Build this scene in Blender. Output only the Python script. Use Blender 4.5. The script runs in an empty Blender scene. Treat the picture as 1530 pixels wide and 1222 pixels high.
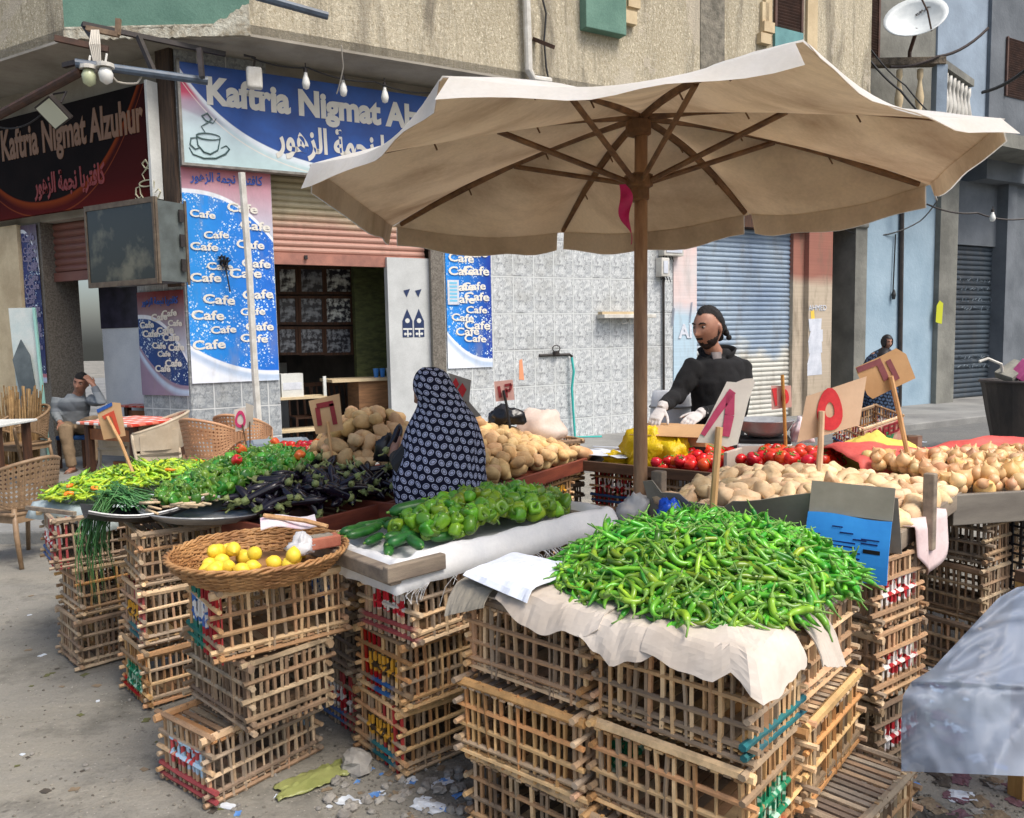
import bpy,bmesh,math,random
from mathutils import Vector,Matrix,Euler,noise as mnoise
sc=bpy.context.scene
COL=sc.collection
R=math.radians
CAMZ,FPX,PITCH,ROLL=1.7,1200.0,R(5.05),R(-1.1)
IMW,IMH=1530,1222
_f=Vector((0,math.cos(PITCH),-math.sin(PITCH)))
_r0=Vector((1,0,0))
_u0=_r0.cross(_f)
_rt=math.cos(ROLL)*_r0+math.sin(ROLL)*_u0
_up=-math.sin(ROLL)*_r0+math.cos(ROLL)*_u0
EYE=Vector((0,0,CAMZ))
cam=bpy.data.cameras.new('camera')
cam.lens=36.0*FPX/IMW
cam.sensor_width=36.0
cam.clip_start=0.05
cam.clip_end=800
camo=bpy.data.objects.new('camera',cam)
COL.objects.link(camo)
mw=Matrix(((_rt.x,_up.x,-_f.x,0),(_rt.y,_up.y,-_f.y,0),(_rt.z,_up.z,-_f.z,CAMZ),(0,0,0,1)))
camo.matrix_world=mw
sc.camera=camo
SUN_EL,SUN_AZ=R(56),R(132)
w=bpy.data.worlds.new('World')
sc.world=w
w.use_nodes=True
nt=w.node_tree
bg=nt.nodes['Background']
sky=nt.nodes.new('ShaderNodeTexSky')
sky.sky_type='NISHITA'
sky.sun_disc=False
sky.sun_elevation=SUN_EL
sky.sun_rotation=SUN_AZ
sky.air_density=1.0
sky.dust_density=4.0
sky.ozone_density=1.0
nt.links.new(sky.outputs[0],bg.inputs[0])
bg.inputs[1].default_value=0.125
sun=bpy.data.lights.new('sun','SUN')
sun.energy=2.0
sun.angle=R(26)
sun.color=(1.0,0.95,0.88)
suno=bpy.data.objects.new('sun',sun)
COL.objects.link(suno)
sd=Vector((math.sin(SUN_AZ)*math.cos(SUN_EL),math.cos(SUN_AZ)*math.cos(SUN_EL),math.sin(SUN_EL)))
suno.rotation_euler=sd.to_track_quat('Z','Y').to_euler()
suno.location=(0,-5,12)
sc.view_settings.view_transform='Standard'
sc.view_settings.look='None'
sc.view_settings.exposure=0.6
sc.view_settings.gamma=1.0
sc.cycles.use_denoising=True
sc.cycles.max_bounces=8
sc.cycles.diffuse_bounces=2
sc.cycles.transparent_max_bounces=12
def ray(px,py):
 return _f+_rt*((px-IMW/2)/FPX)-_up*((py-IMH/2)/FPX)
def G(px,py,z=0.0):
 d=ray(px,py)
 return EYE+d*((z-CAMZ)/d.z)
def D(px,py,y):
 d=ray(px,py)
 return EYE+d*(y/d.y)
class Frame:
 def __init__(s,o,ang):
  s.o=Vector((o[0],o[1],0));s.a=ang
  s.x=Vector((math.cos(ang),math.sin(ang),0));s.y=Vector((-math.sin(ang),math.cos(ang),0))
 def hit(s,px,py,off=0.0):
  d=ray(px,py)
  t=(off-(EYE-s.o).dot(s.y))/d.dot(s.y)
  p=EYE+d*t
  return((p-s.o).dot(s.x),p.z)
 def pt(s,a,off,z):
  return s.o+s.x*a+s.y*off+Vector((0,0,z))
 def depth(s,a,off=0):
  return s.pt(a,off,0).y
def sr(r,g,b):
 def c(v):
  v/=255.0
  return v/12.92 if v<=0.04045 else((v+0.055)/1.055)**2.4
 return(c(r),c(g),c(b),1.0)
def rgba(c):
 return(c[0],c[1],c[2],1.0)
class MB:
 def __init__(s):
  s.v=[];s.f=[];s.m=[];s.c=[];s.uv=[];s.sm=[]
  s.col=(1,1,1);s.mi=0;s.smooth=False
 def add(s,p,uv=(0,0),col=None):
  s.v.append(tuple(p));s.c.append(col or s.col);s.uv.append(uv)
  return len(s.v)-1
 def face(s,ids):
  s.f.append(tuple(ids));s.m.append(s.mi);s.sm.append(s.smooth)
 def box(s,x0,x1,y0,y1,z0,z1,M=None):
  b=len(s.v)
  for z in(z0,z1):
   for(x,y)in((x0,y0),(x1,y0),(x1,y1),(x0,y1)):
    p=Vector((x,y,z))
    if M:p=M@p
    s.add(p,(x,z))
  for q in((3,2,1,0),(4,5,6,7),(0,1,5,4),(1,2,6,5),(2,3,7,6),(3,0,4,7)):
   s.face([b+i for i in q])
 def bar(s,p,q,w,h,up=(0,0,1),tw=0.0):
  p=Vector(p);q=Vector(q);d=(q-p)
  L=d.length
  if L<1e-6:return
  d/=L
  u=Vector(up)
  if abs(d.dot(u))>0.95:u=Vector((0,1,0))if abs(d.y)<.9 else Vector((1,0,0))
  a=d.cross(u).normalized();b=a.cross(d)
  if tw:
   a,b=a*math.cos(tw)+b*math.sin(tw),b*math.cos(tw)-a*math.sin(tw)
  k=len(s.v)
  for o in(p,q):
   for(i,j)in((-1,-1),(1,-1),(1,1),(-1,1)):
    s.add(o+a*(i*w/2)+b*(j*h/2))
  for f in((3,2,1,0),(4,5,6,7),(0,1,5,4),(1,2,6,5),(2,3,7,6),(3,0,4,7)):
   s.face([k+i for i in f])
 def tube(s,pts,r,n=6,cap=True,flat=1.0,tw=0.0,cols=None,closed=False):
  pts=[Vector(p)for p in pts]
  N=len(pts)
  rs=r if isinstance(r,(list,tuple))else[r]*N
  d0=(pts[1]-pts[0]).normalized()
  ref=Vector((0,0,1))if abs(d0.z)<0.9 else Vector((1,0,0))
  a=d0.cross(ref).normalized()
  k=len(s.v);Lc=0
  for i in range(N):
   if closed:
    d=pts[(i+1)%N]-pts[i-1]
   else:
    d=pts[min(i+1,N-1)]-pts[max(i-1,0)]
   d=d.normalized()if d.length>1e-9 else d0
   a=(a-d*a.dot(d))
   a=a.normalized()if a.length>1e-6 else d.orthogonal().normalized()
   b=d.cross(a)
   if i:Lc+=(pts[i]-pts[i-1]).length
   for j in range(n):
    t=2*math.pi*j/n+tw
    s.add(pts[i]+a*(rs[i]*math.cos(t))+b*(rs[i]*flat*math.sin(t)),(j/n,Lc),cols[i]if cols else None)
  M=N if closed else N-1
  for i in range(M):
   i2=(i+1)%N
   for j in range(n):
    s.face((k+i*n+j,k+i*n+(j+1)%n,k+i2*n+(j+1)%n,k+i2*n+j))
  if cap and not closed:
   s.face([k+j for j in range(n)][::-1])
   s.face([k+(N-1)*n+j for j in range(n)])
 def rings(s,rings,cap=True,uvs=None,close=True):
  k=len(s.v);n=len(rings[0])
  for i,rg in enumerate(rings):
   for j,p in enumerate(rg):
    s.add(p,uvs[i][j]if uvs else(j/n,i))
  for i in range(len(rings)-1):
   for j in range(n if close else n-1):
    s.face((k+i*n+j,k+i*n+(j+1)%n,k+(i+1)*n+(j+1)%n,k+(i+1)*n+j))
  if cap:
   s.face([k+j for j in range(n)][::-1])
   s.face([k+(len(rings)-1)*n+j for j in range(n)])
 def lathe(s,prof,n=16,M=None,cap=True):
  rg=[]
  for(r,z)in prof:
   ring=[]
   for j in range(n):
    t=2*math.pi*j/n
    p=Vector((r*math.cos(t),r*math.sin(t),z))
    ring.append(M@p if M else p)
   rg.append(ring)
  s.rings(rg,cap)
 def grid(s,nu,nv,fn,thick=0.0,uvfn=None):
  k=len(s.v)
  P=[[Vector(fn(i/(nu-1),j/(nv-1)))for j in range(nv)]for i in range(nu)]
  for i in range(nu):
   for j in range(nv):
    s.add(P[i][j],uvfn(i/(nu-1),j/(nv-1))if uvfn else(i/(nu-1),j/(nv-1)))
  for i in range(nu-1):
   for j in range(nv-1):
    s.face((k+i*nv+j,k+(i+1)*nv+j,k+(i+1)*nv+j+1,k+i*nv+j+1))
  if thick:
   k2=len(s.v)
   for i in range(nu):
    for j in range(nv):
     a=P[min(i+1,nu-1)][j]-P[max(i-1,0)][j]
     b=P[i][min(j+1,nv-1)]-P[i][max(j-1,0)]
     n_=a.cross(b)
     n_=n_.normalized()if n_.length>1e-9 else Vector((0,0,1))
     s.add(P[i][j]-n_*thick,uvfn(i/(nu-1),j/(nv-1))if uvfn else(i/(nu-1),j/(nv-1)))
   for i in range(nu-1):
    for j in range(nv-1):
     s.face((k2+i*nv+j+1,k2+(i+1)*nv+j+1,k2+(i+1)*nv+j,k2+i*nv+j))
   for i in range(nu-1):
    s.face((k+i*nv,k2+i*nv,k2+(i+1)*nv,k+(i+1)*nv))
    j=nv-1
    s.face((k+(i+1)*nv+j,k2+(i+1)*nv+j,k2+i*nv+j,k+i*nv+j))
   for j in range(nv-1):
    s.face((k+j+1,k2+j+1,k2+j,k+j))
    i=nu-1
    s.face((k+i*nv+j,k2+i*nv+j,k2+i*nv+j+1,k+i*nv+j+1))
 def poly(s,pts,M,t):
  k=len(s.v);n=len(pts)
  for y in(0,t):
   for(x,z)in pts:
    s.add(M@Vector((x,y,z)),(x,z))
  s.face([k+i for i in range(n)])
  s.face([k+n+i for i in range(n)][::-1])
  for i in range(n):
   j=(i+1)%n
   s.face((k+i,k+n+i,k+n+j,k+j))
 def sphere(s,c,r,nu=10,nv=7,M=None):
  c=Vector(c)
  if not isinstance(r,(tuple,list)):r=(r,r,r)
  rg=[]
  for i in range(nv+1):
   t=math.pi*(i+0.02)/(nv+0.04)if i in(0,nv)else math.pi*i/nv
   ring=[]
   for j in range(nu):
    p=2*math.pi*j/nu
    q=Vector((r[0]*math.sin(t)*math.cos(p),r[1]*math.sin(t)*math.sin(p),-r[2]*math.cos(t)))
    ring.append((M@q if M else q)+c)
   rg.append(ring)
  s.rings(rg,True)
 def append_mesh(s,vs,fs,mis,M,cols=None):
  k=len(s.v)
  for i,v in enumerate(vs):
   s.add(M@Vector(v),(0,0),cols[i]if cols else None)
  for f,mi in zip(fs,mis):
   s.mi=mi
   s.face([k+i for i in f])
  s.mi=0
 def mesh(s,name,mats):
  me=bpy.data.meshes.new(name)
  me.from_pydata(s.v,[],s.f)
  for m in(mats if isinstance(mats,(list,tuple))else[mats]):
   me.materials.append(m)
  me.polygons.foreach_set('material_index',s.m)
  me.polygons.foreach_set('use_smooth',s.sm)
  ca=me.color_attributes.new('Col','FLOAT_COLOR','POINT')
  fl=[]
  for c in s.c:fl+=[c[0],c[1],c[2],1.0]
  ca.data.foreach_set('color',fl)
  uvl=me.uv_layers.new(name='UVMap')
  li=[0]*len(me.loops)
  me.loops.foreach_get('vertex_index',li)
  fl=[]
  for i in li:fl+=[s.uv[i][0],s.uv[i][1]]
  uvl.data.foreach_set('uv',fl)
  me.update()
  return me
def mat4(loc=(0,0,0),rot=(0,0,0),sc_=(1,1,1)):
 return Matrix.Translation(loc)@Euler(rot).to_matrix().to_4x4()@Matrix.Diagonal((sc_[0],sc_[1],sc_[2],1))
def link(name,data,parent=None,loc=None,rot=None):
 o=bpy.data.objects.new(name,data)
 COL.objects.link(o)
 if parent:o.parent=parent
 if loc is not None:o.location=loc
 if rot is not None:o.rotation_euler=rot
 return o
def obj(name,mb,mats,parent=None,loc=None,rot=None):
 return link(name,mb.mesh(name,mats),parent,loc,rot)
def tag(o,label,cat,group=None,kind=None):
 if label:o['label']=label
 if cat:o['category']=cat
 if group:o['group']=group
 if kind:o['kind']=kind
 return o
def thing(name,label,cat,loc=(0,0,0),rz=0.0,group=None):
 o=link(name,None,None,loc,(0,0,rz))
 o.empty_display_size=0.1
 return tag(o,label,cat,group)
def struct(o):
 o['kind']='structure'
 return o
def bevel(o,w=0.004,seg=2):
 m=o.modifiers.new('bevel','BEVEL');m.width=w;m.segments=seg;m.limit_method='ANGLE'
 return o
def dup(root,loc,rz,label=None,group=None,name=None):
 r=root.copy();COL.objects.link(r);r.location=loc;r.rotation_euler=(0,0,rz)
 if label:r['label']=label
 if group:r['group']=group
 for ch in list(root.children):
  c=ch.copy();COL.objects.link(c);c.parent=r
  for g in ch.children:
   d=g.copy();COL.objects.link(d);d.parent=c
 return r
def remesh(mb,vox,smooth=2,name='body'):
 me=mb.mesh('tmp',[])
 o=link('tmp',me)
 m=o.modifiers.new('r','REMESH');m.mode='VOXEL';m.voxel_size=vox;m.use_smooth_shade=True
 if smooth:
  m2=o.modifiers.new('s','SMOOTH');m2.iterations=smooth;m2.factor=0.5
 dg=bpy.context.evaluated_depsgraph_get()
 ev=o.evaluated_get(dg)
 out=bpy.data.meshes.new_from_object(ev)
 out.name=name
 bpy.data.objects.remove(o);bpy.data.meshes.remove(me)
 return out
def text_mesh(name,body,size,depth,material,bold=0.0,align='CENTER',shear=0.0):
 c=bpy.data.curves.new(name,'FONT')
 c.body=body;c.size=size;c.extrude=depth;c.offset=bold;c.align_x=align;c.shear=shear
 c.resolution_u=3
 o=link('tmp',c)
 dg=bpy.context.evaluated_depsgraph_get()
 me=bpy.data.meshes.new_from_object(o.evaluated_get(dg))
 bpy.data.objects.remove(o)
 me.name=name
 me.materials.clear();me.materials.append(material)
 return me
def bounds(me):
 xs=[v.co.x for v in me.vertices];ys=[v.co.y for v in me.vertices]
 return min(xs),max(xs),min(ys),max(ys)
_AR={'ا':(0xFE8D,0xFE8E,0,0),'ب':(0xFE8F,0xFE90,0xFE91,0xFE92),'ت':(0xFE95,0xFE96,0xFE97,0xFE98),'ة':(0xFE93,0xFE94,0,0),'ج':(0xFE9D,0xFE9E,0xFE9F,0xFEA0),'ر':(0xFEAD,0xFEAE,0,0),'ز':(0xFEAF,0xFEB0,0,0),'ف':(0xFED1,0xFED2,0xFED3,0xFED4),'ك':(0xFED9,0xFEDA,0xFEDB,0xFEDC),'ل':(0xFEDD,0xFEDE,0xFEDF,0xFEE0),'م':(0xFEE1,0xFEE2,0xFEE3,0xFEE4),'ن':(0xFEE5,0xFEE6,0xFEE7,0xFEE8),'ه':(0xFEE9,0xFEEA,0xFEEB,0xFEEC),'و':(0xFEED,0xFEEE,0,0),'ي':(0xFEF1,0xFEF2,0xFEF3,0xFEF4)}
def arabic(s):
 out=[]
 for i,ch in enumerate(s):
  if ch not in _AR:out.append(ch);continue
  p=i>0 and s[i-1]in _AR and _AR[s[i-1]][2]
  n=i+1<len(s)and s[i+1]in _AR and _AR[ch][2]
  out.append(chr(_AR[ch][3 if p and n else 1 if p else 2 if n else 0]))
 return ''.join(reversed(out))
def nz(p,s=1.0):
 return mnoise.noise(Vector(p)*s)
class NT:
 def __init__(s,name):
  s.m=bpy.data.materials.new(name);s.m.use_nodes=True
  s.t=s.m.node_tree;s.b=s.t.nodes['Principled BSDF'];s.out=s.t.nodes['Material Output']
  s._co={}
 def n(s,typ,**kw):
  x=s.t.nodes.new('ShaderNode'+typ)
  for k,v in kw.items():setattr(x,k,v)
  return x
 def l(s,a,b):s.t.links.new(a,b)
 def put(s,sock,v):
  if hasattr(v,'is_output')or isinstance(v,bpy.types.NodeSocket):s.l(v,sock)
  else:sock.default_value=v
 def co(s,kind='Object'):
  if kind not in s._co:s._co[kind]=s.n('TexCoord').outputs[kind]
  return s._co[kind]
 def mapping(s,vec,scale=(1,1,1),loc=(0,0,0),rot=(0,0,0)):
  x=s.n('Mapping');s.l(vec,x.inputs[0])
  x.inputs['Scale'].default_value=scale;x.inputs['Location'].default_value=loc;x.inputs['Rotation'].default_value=rot
  return x.outputs[0]
 def math(s,op,a,b=0.0,c=None,clamp=False):
  x=s.n('Math',operation=op);x.use_clamp=clamp
  s.put(x.inputs[0],a);s.put(x.inputs[1],b)
  if c is not None:s.put(x.inputs[2],c)
  return x.outputs[0]
 def noise(s,vec,scale,detail=5,rough=0.6,dist=0.0):
  x=s.n('TexNoise');s.l(vec,x.inputs['Vector'])
  x.inputs['Scale'].default_value=scale;x.inputs['Detail'].default_value=detail
  x.inputs['Roughness'].default_value=rough;x.inputs['Distortion'].default_value=dist
  return x.outputs['Fac']
 def vor(s,vec,scale,feature='F1',out='Distance',rnd=1.0):
  x=s.n('TexVoronoi',feature=feature);s.l(vec,x.inputs['Vector']);x.inputs['Scale'].default_value=scale
  x.inputs['Randomness'].default_value=rnd
  return x.outputs[out]
 def sep(s,vec):
  x=s.n('SeparateXYZ');s.l(vec,x.inputs[0]);return x.outputs
 def comb(s,x_,y_,z_):
  x=s.n('CombineXYZ')
  for i,v in enumerate((x_,y_,z_)):s.put(x.inputs[i],v)
  return x.outputs[0]
 def ramp(s,fac,stops,interp='LINEAR'):
  x=s.n('ValToRGB');x.color_ramp.interpolation=interp
  e=x.color_ramp.elements
  while len(e)<len(stops):e.new(0.5)
  for el,(p,c)in zip(e,stops):
   el.position=p;el.color=c if len(c)==4 else(c[0],c[1],c[2],1)
  s.put(x.inputs[0],fac)
  return x.outputs[0]
 def step(s,fac,a,b):
  x=s.n('MapRange');s.put(x.inputs[0],fac)
  x.inputs[1].default_value=a;x.inputs[2].default_value=b
  return x.outputs[0]
 def mix(s,fac,a,b,mode='MIX'):
  x=s.n('Mix',data_type='RGBA',blend_type=mode)
  s.put(x.inputs[0],fac);s.put(x.inputs[6],a);s.put(x.inputs[7],b)
  return x.outputs[2]
 def mul(s,col,fac):
  return s.mix(1.0,col,s.comb(fac,fac,fac),'MULTIPLY')
 def hsv(s,col,h=0.5,sa=1.0,v=1.0):
  x=s.n('HueSaturation');s.put(x.inputs['Hue'],h);s.put(x.inputs['Saturation'],sa);s.put(x.inputs['Value'],v);s.put(x.inputs['Color'],col)
  return x.outputs[0]
 def rand(s):return s.n('ObjectInfo').outputs['Random']
 def attr(s,name='Col'):return s.n('Attribute',attribute_name=name).outputs['Color']
 def base(s,col,rough=0.7,spec=None,metal=0.0):
  s.put(s.b.inputs['Base Color'],col);s.put(s.b.inputs['Roughness'],rough);s.b.inputs['Metallic'].default_value=metal
  if spec is not None:s.b.inputs['Specular IOR Level'].default_value=spec
  return s
 def bump(s,h,strength=0.3,dist=0.01):
  x=s.n('Bump');x.inputs['Strength'].default_value=strength;x.inputs['Distance'].default_value=dist
  s.l(h,x.inputs['Height']);s.l(x.outputs[0],s.b.inputs['Normal'])
  return s
def mat(name,c1,c2=None,scale=6,rough=0.7,bump=0.0,bscale=40,bdist=0.004,vcol=False,orand=0.0,hrand=0.0,stretch=(1,1,1),spec=None,metal=0.0,fine=0.15,fscale=60,trans=0.0,lo=0.35,hi=0.65,coord='Object',rvar=0.0):
 t=NT(name)
 v=t.mapping(t.co(coord),stretch)
 if coord=='Object' and orand:
  off=t.math('MULTIPLY',t.rand(),37.0)
  va=t.n('VectorMath',operation='ADD');t.l(v,va.inputs[0]);t.l(t.comb(off,off,off),va.inputs[1]);v=va.outputs[0]
 col=rgba(c1)
 if c2 is not None:
  col=t.mix(t.step(t.noise(v,scale),lo,hi),rgba(c1),rgba(c2))
 if fine:
  col=t.mul(col,t.math('MULTIPLY_ADD',t.noise(v,fscale,3),fine*2,1-fine))
 if vcol:col=t.mix(1.0,col,t.attr(),'MULTIPLY')
 if orand or hrand:
  r=t.rand()
  col=t.hsv(col,t.math('MULTIPLY_ADD',r,hrand,0.5-hrand/2),1.0,t.math('MULTIPLY_ADD',t.math('FRACT',t.math('MULTIPLY',r,7.13)),orand,1-orand/2))
 rg=rough if not rvar else t.math('MULTIPLY_ADD',t.noise(v,scale*1.7),rvar*2,rough-rvar)
 t.base(col,rg,spec,metal)
 if trans:
  ts=t.n('BsdfTranslucent');t.put(ts.inputs[0],col)
  mx=t.n('MixShader');mx.inputs[0].default_value=trans
  t.l(t.b.outputs[0],mx.inputs[1]);t.l(ts.outputs[0],mx.inputs[2]);t.l(mx.outputs[0],t.out.inputs[0])
 if bump:t.bump(t.noise(v,bscale,6),bump,bdist)
 return t.m
 # materials of the setting
def m_ground():
 t=NT('street_dirt');v=t.co('Object')
 c=t.mix(t.step(t.noise(v,0.55,5),.35,.68),(*sr(152,148,138)[:3],1),(*sr(116,114,107)[:3],1))
 tr=t.noise(t.mapping(v,(0.35,2.2,1),rot=(0,0,.25)),1.0,4)
 c=t.mix(t.math('MULTIPLY',t.step(tr,.5,.66),.6),c,sr(156,150,136))
 c=t.mix(t.math('MULTIPLY',t.step(t.noise(v,2.3,6,.7),.5,.66),.6),c,sr(84,82,76))
 c=t.mix(t.math('MULTIPLY',t.step(t.noise(v,5.5,5,.75,1.5),.6,.7),.5),c,sr(66,62,56))
 s_=t.sep(v);asp=t.math('MULTIPLY',t.step(t.math('ADD',s_[0],t.math('MULTIPLY',t.noise(v,.8,4),2.0)),3.0,5.0),t.step(s_[1],6.0,9.0))
 c=t.mix(t.math('MULTIPLY',asp,.8),c,sr(106,108,108))
 c=t.mul(c,t.math('MULTIPLY_ADD',t.noise(v,90,4,.7),.5,.75))
 sp=t.vor(v,34)
 c=t.mix(t.math('MULTIPLY',t.step(sp,.13,.06),.55),c,sr(196,190,178))
 sp2=t.vor(t.mapping(v,loc=(3.1,1.7,0)),21)
 c=t.mix(t.math('MULTIPLY',t.step(sp2,.1,.05),.7),c,sr(62,60,56))
 t.base(c,.92,.2)
 h=t.math('ADD',t.noise(v,26,8,.7),t.math('MULTIPLY',t.noise(v,3,4),1.5))
 t.bump(h,.6,.03)
 return t.m
def m_plaster():
 t=NT('old_plaster');v=t.co('Object')
 c=t.mix(t.step(t.noise(t.mapping(v,(1,1,.55)),.5,5),.35,.65),sr(206,196,172),sr(182,172,148))
 sp=t.noise(t.mapping(v,(1,1,.5)),30,6,.75)
 c=t.mix(t.math('MULTIPLY',t.step(sp,.5,.36),.7),c,sr(150,134,104))
 c=t.mix(t.math('MULTIPLY',t.step(t.noise(t.mapping(v,(1,1,.6)),42,4,.7),.54,.64),.8),c,sr(236,228,206))
 st=t.noise(t.mapping(v,(1.3,1.3,.2)),1.6,6,.65,1.2)
 c=t.mix(t.math('MULTIPLY',t.step(st,.5,.68),.85),c,sr(124,117,104))
 st2=t.noise(t.mapping(v,(4,4,.22),(7,0,0)),1.4,6,.7,1.0)
 c=t.mix(t.math('MULTIPLY',t.step(st2,.56,.72),.35),c,sr(98,92,82))
 pt=t.noise(v,.7,6,.65,.5)
 c=t.mix(t.math('MULTIPLY',t.step(pt,.6,.615),.7),c,sr(196,186,168))
 c=t.mix(t.math('MULTIPLY',t.step(t.noise(v,.9,5,.7),.62,.66),.55),c,sr(205,196,178))
 t.base(c,.95,.1)
 t.bump(t.noise(v,32,8,.75),.9,.03)
 return t.m
def m_tiles(name,a,b,tw=.36,th=.55,oz=.41,vein=True):
 t=NT(name);v=t.co('Object');s=t.sep(v)
 x,z=s[0],s[2]
 fx=t.math('FRACT',t.math('DIVIDE',t.math('SUBTRACT',x,4.23),tw));fz=t.math('FRACT',t.math('DIVIDE',t.math('SUBTRACT',z,oz),th))
 fv=t.comb(t.math('MULTIPLY',fx,tw),0,t.math('MULTIPLY',fz,th))
 ed=t.math('MINIMUM',t.math('MINIMUM',fx,t.math('SUBTRACT',1,fx)),t.math('MULTIPLY',t.math('MINIMUM',fz,t.math('SUBTRACT',1,fz)),th/tw))
 n1=t.noise(fv,15,5,.75,.8)
 c=t.mix(t.step(n1,.36,.6),a,b)
 n2=t.noise(t.mapping(fv,(1.6,1,1),rot=(0,.6,0)),17,3,.6,1.6)
 c=t.mix(t.math('MULTIPLY',t.step(n2,.55,.64),.75),c,sr(118,122,125))
 hb=t.step(t.math('ABSOLUTE',t.math('SUBTRACT',fz,.36)),.02,.008)
 c=t.mix(t.math('MULTIPLY',hb,.22),c,sr(120,122,120))
 c=t.mix(t.math('MULTIPLY',t.step(t.noise(v,.9,6,.7),.5,.7),.6),c,sr(146,145,136))
 c=t.mix(t.step(ed,.028,.012),c,sr(208,212,210)if vein else sr(206,208,206))
 c=t.mix(t.math('MULTIPLY',t.step(t.math('ABSOLUTE',t.math('SUBTRACT',ed,.04)),.016,.004),.35),c,sr(120,124,126))
 dk=t.math('MULTIPLY',t.step(t.math('ABSOLUTE',t.math('SUBTRACT',fz,.03)),.03,.0),t.step(t.noise(v,3.5,4),.52,.6))
 c=t.mix(t.math('MULTIPLY',dk,.7),c,sr(92,94,92))
 t.base(c,t.math('MULTIPLY_ADD',t.noise(v,2,3),.3,.25),.5)
 t.bump(t.step(ed,.008,.02),.25,.004)
 return t.m
def m_shutter(name,a,b,zsplit=None,c2=None,dirt=.5,rough=.5,wav=.35):
 t=NT(name);v=t.co('Object');z=t.sep(v)[2]
 c=t.mix(t.step(t.noise(t.mapping(v,(.8,1,.5)),1.2,5),.35,.65),a,b)
 if zsplit is not None:
  zz=t.math('MULTIPLY_ADD',t.noise(v,1.1,3),wav,z)
  c=t.mix(t.step(zz,zsplit-.12,zsplit+.12),c2,c)
 c=t.mix(t.math('MULTIPLY',t.step(t.noise(t.mapping(v,(1,1,.25)),5,6,.7),.5,.75),dirt),c,sr(112,100,84))
 c=t.mul(c,t.math('MULTIPLY_ADD',t.noise(t.mapping(v,(.2,1,14)),3,3),.4,.8))
 t.base(c,rough,.4)
 return t.m
MT={}
MT['ground']=m_ground()
MT['plaster']=m_plaster()
MT['tiles']=m_tiles('patterned_wall_tile',sr(218,221,220),sr(168,173,176))
MT['tiles_grey']=m_tiles('grey_wall_tile',sr(186,190,190),sr(140,146,150),.33,.4,.1,False)
MT['pave']=mat('pavement_concrete',sr(142,142,138),sr(112,112,110),1.2,.9,.5,30,.01,fine=.25)
MT['soffit']=mat('soffit_plaster',sr(172,166,154),sr(140,134,122),1.5,.9,.3,15,.01)
MT['green_paint']=mat('green_wall_paint',sr(104,140,124),sr(84,120,106),2.0,.8,.4,30,.01,fine=.3)
MT['granite']=mat('granite_jamb',sr(128,122,112),sr(84,78,70),45,.5,0,fine=.3)
MT['wall_white']=mat('interior_white_paint',sr(220,222,218),sr(198,200,196),3,.7)
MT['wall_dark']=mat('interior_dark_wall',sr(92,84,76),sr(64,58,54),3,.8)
MT['brick_green']=mat('olive_brick_panel',sr(96,104,62),sr(66,72,42),8,.8,.5,20,.02,stretch=(1,1,3))
MT['shutter_cafe']=m_shutter('cafe_shutter_paint',sr(178,166,136),sr(160,148,118),3.46,sr(184,142,126),.45)
MT['shutter_pink']=m_shutter('left_shutter_paint',sr(128,84,72),sr(100,66,58),None,None,.5)
MT['shutter_blue']=m_shutter('blue_white_shutter_paint',sr(124,142,164),sr(156,172,186),2.2,sr(198,197,188),.5,wav=1.6)
MT['shutter_dark']=m_shutter('dark_shutter_paint',sr(70,82,92),sr(54,62,70),None,None,.3)
MT['shutter_rail']=mat('shutter_bottom_rail',sr(178,122,104),sr(140,96,84),4,.6)
MT['pink_wall']=m_shutter('pink_white_plaster',sr(226,196,190),sr(206,206,206),2.3,sr(176,200,214),.35,.85)
MT['red_pillar']=m_shutter('worn_red_plaster',sr(160,108,92),sr(146,98,86),2.85,sr(186,172,152),.8,.9)
MT['blue_wall']=mat('pale_blue_plaster',sr(158,180,194),sr(132,156,172),1.2,.9,.4,12,.02,fine=.2,lo=.3,hi=.7)
MT['grey_wall']=mat('grey_cement',sr(134,134,126),sr(104,104,98),1.6,.95,.5,14,.02,fine=.2)
MT['dark_wall']=mat('dark_grey_cement',sr(112,118,124),sr(90,96,102),1.2,.95,.4,14,.02)
MT['grey_blue']=mat('grey_blue_paint',sr(150,166,182),sr(128,142,156),1.0,.9,.3,14,.02)
MT['timber_dark']=mat('dark_timber',sr(92,60,40),sr(58,38,26),5,.7,.3,50,.003,stretch=(6,6,.5))
MT['steel_dark']=mat('dark_painted_steel',sr(60,52,48),sr(40,36,34),8,.55,fine=.2)
MT['steel_blue']=mat('blue_grey_steel_pipe',sr(84,100,118),sr(66,76,88),8,.5,fine=.2)
MT['steel_brown']=mat('brown_rusty_pipe',sr(84,58,44),sr(58,42,34),8,.7,fine=.25)
MT['white_pvc']=mat('white_pipe_plastic',sr(214,212,204),sr(184,180,170),6,.5)
MT['cable']=mat('black_cable_rubber',sr(30,30,32),None,rough=.6,fine=0)
MT['cable_pale']=mat('pale_cable',sr(190,184,172),None,rough=.6,fine=0)
MT['glass_bulb']=mat('frosted_bulb_glass',sr(226,226,220),None,rough=.25,fine=0)
MT['teal']=mat('teal_hose',sr(52,176,168),None,rough=.4,fine=0)
MT['wood_shutter']=mat('brown_louvre_wood',sr(98,70,58),sr(74,54,46),6,.7)
MT['cream']=mat('cream_plaster',sr(214,196,160),sr(190,170,136),3,.9,.3,20,.01)
MT['black']=mat('matt_black',sr(24,24,26),None,rough=.6,fine=0)
MT['paper']=mat('old_white_paper',sr(214,218,226),sr(190,196,206),5,.8)
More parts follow.
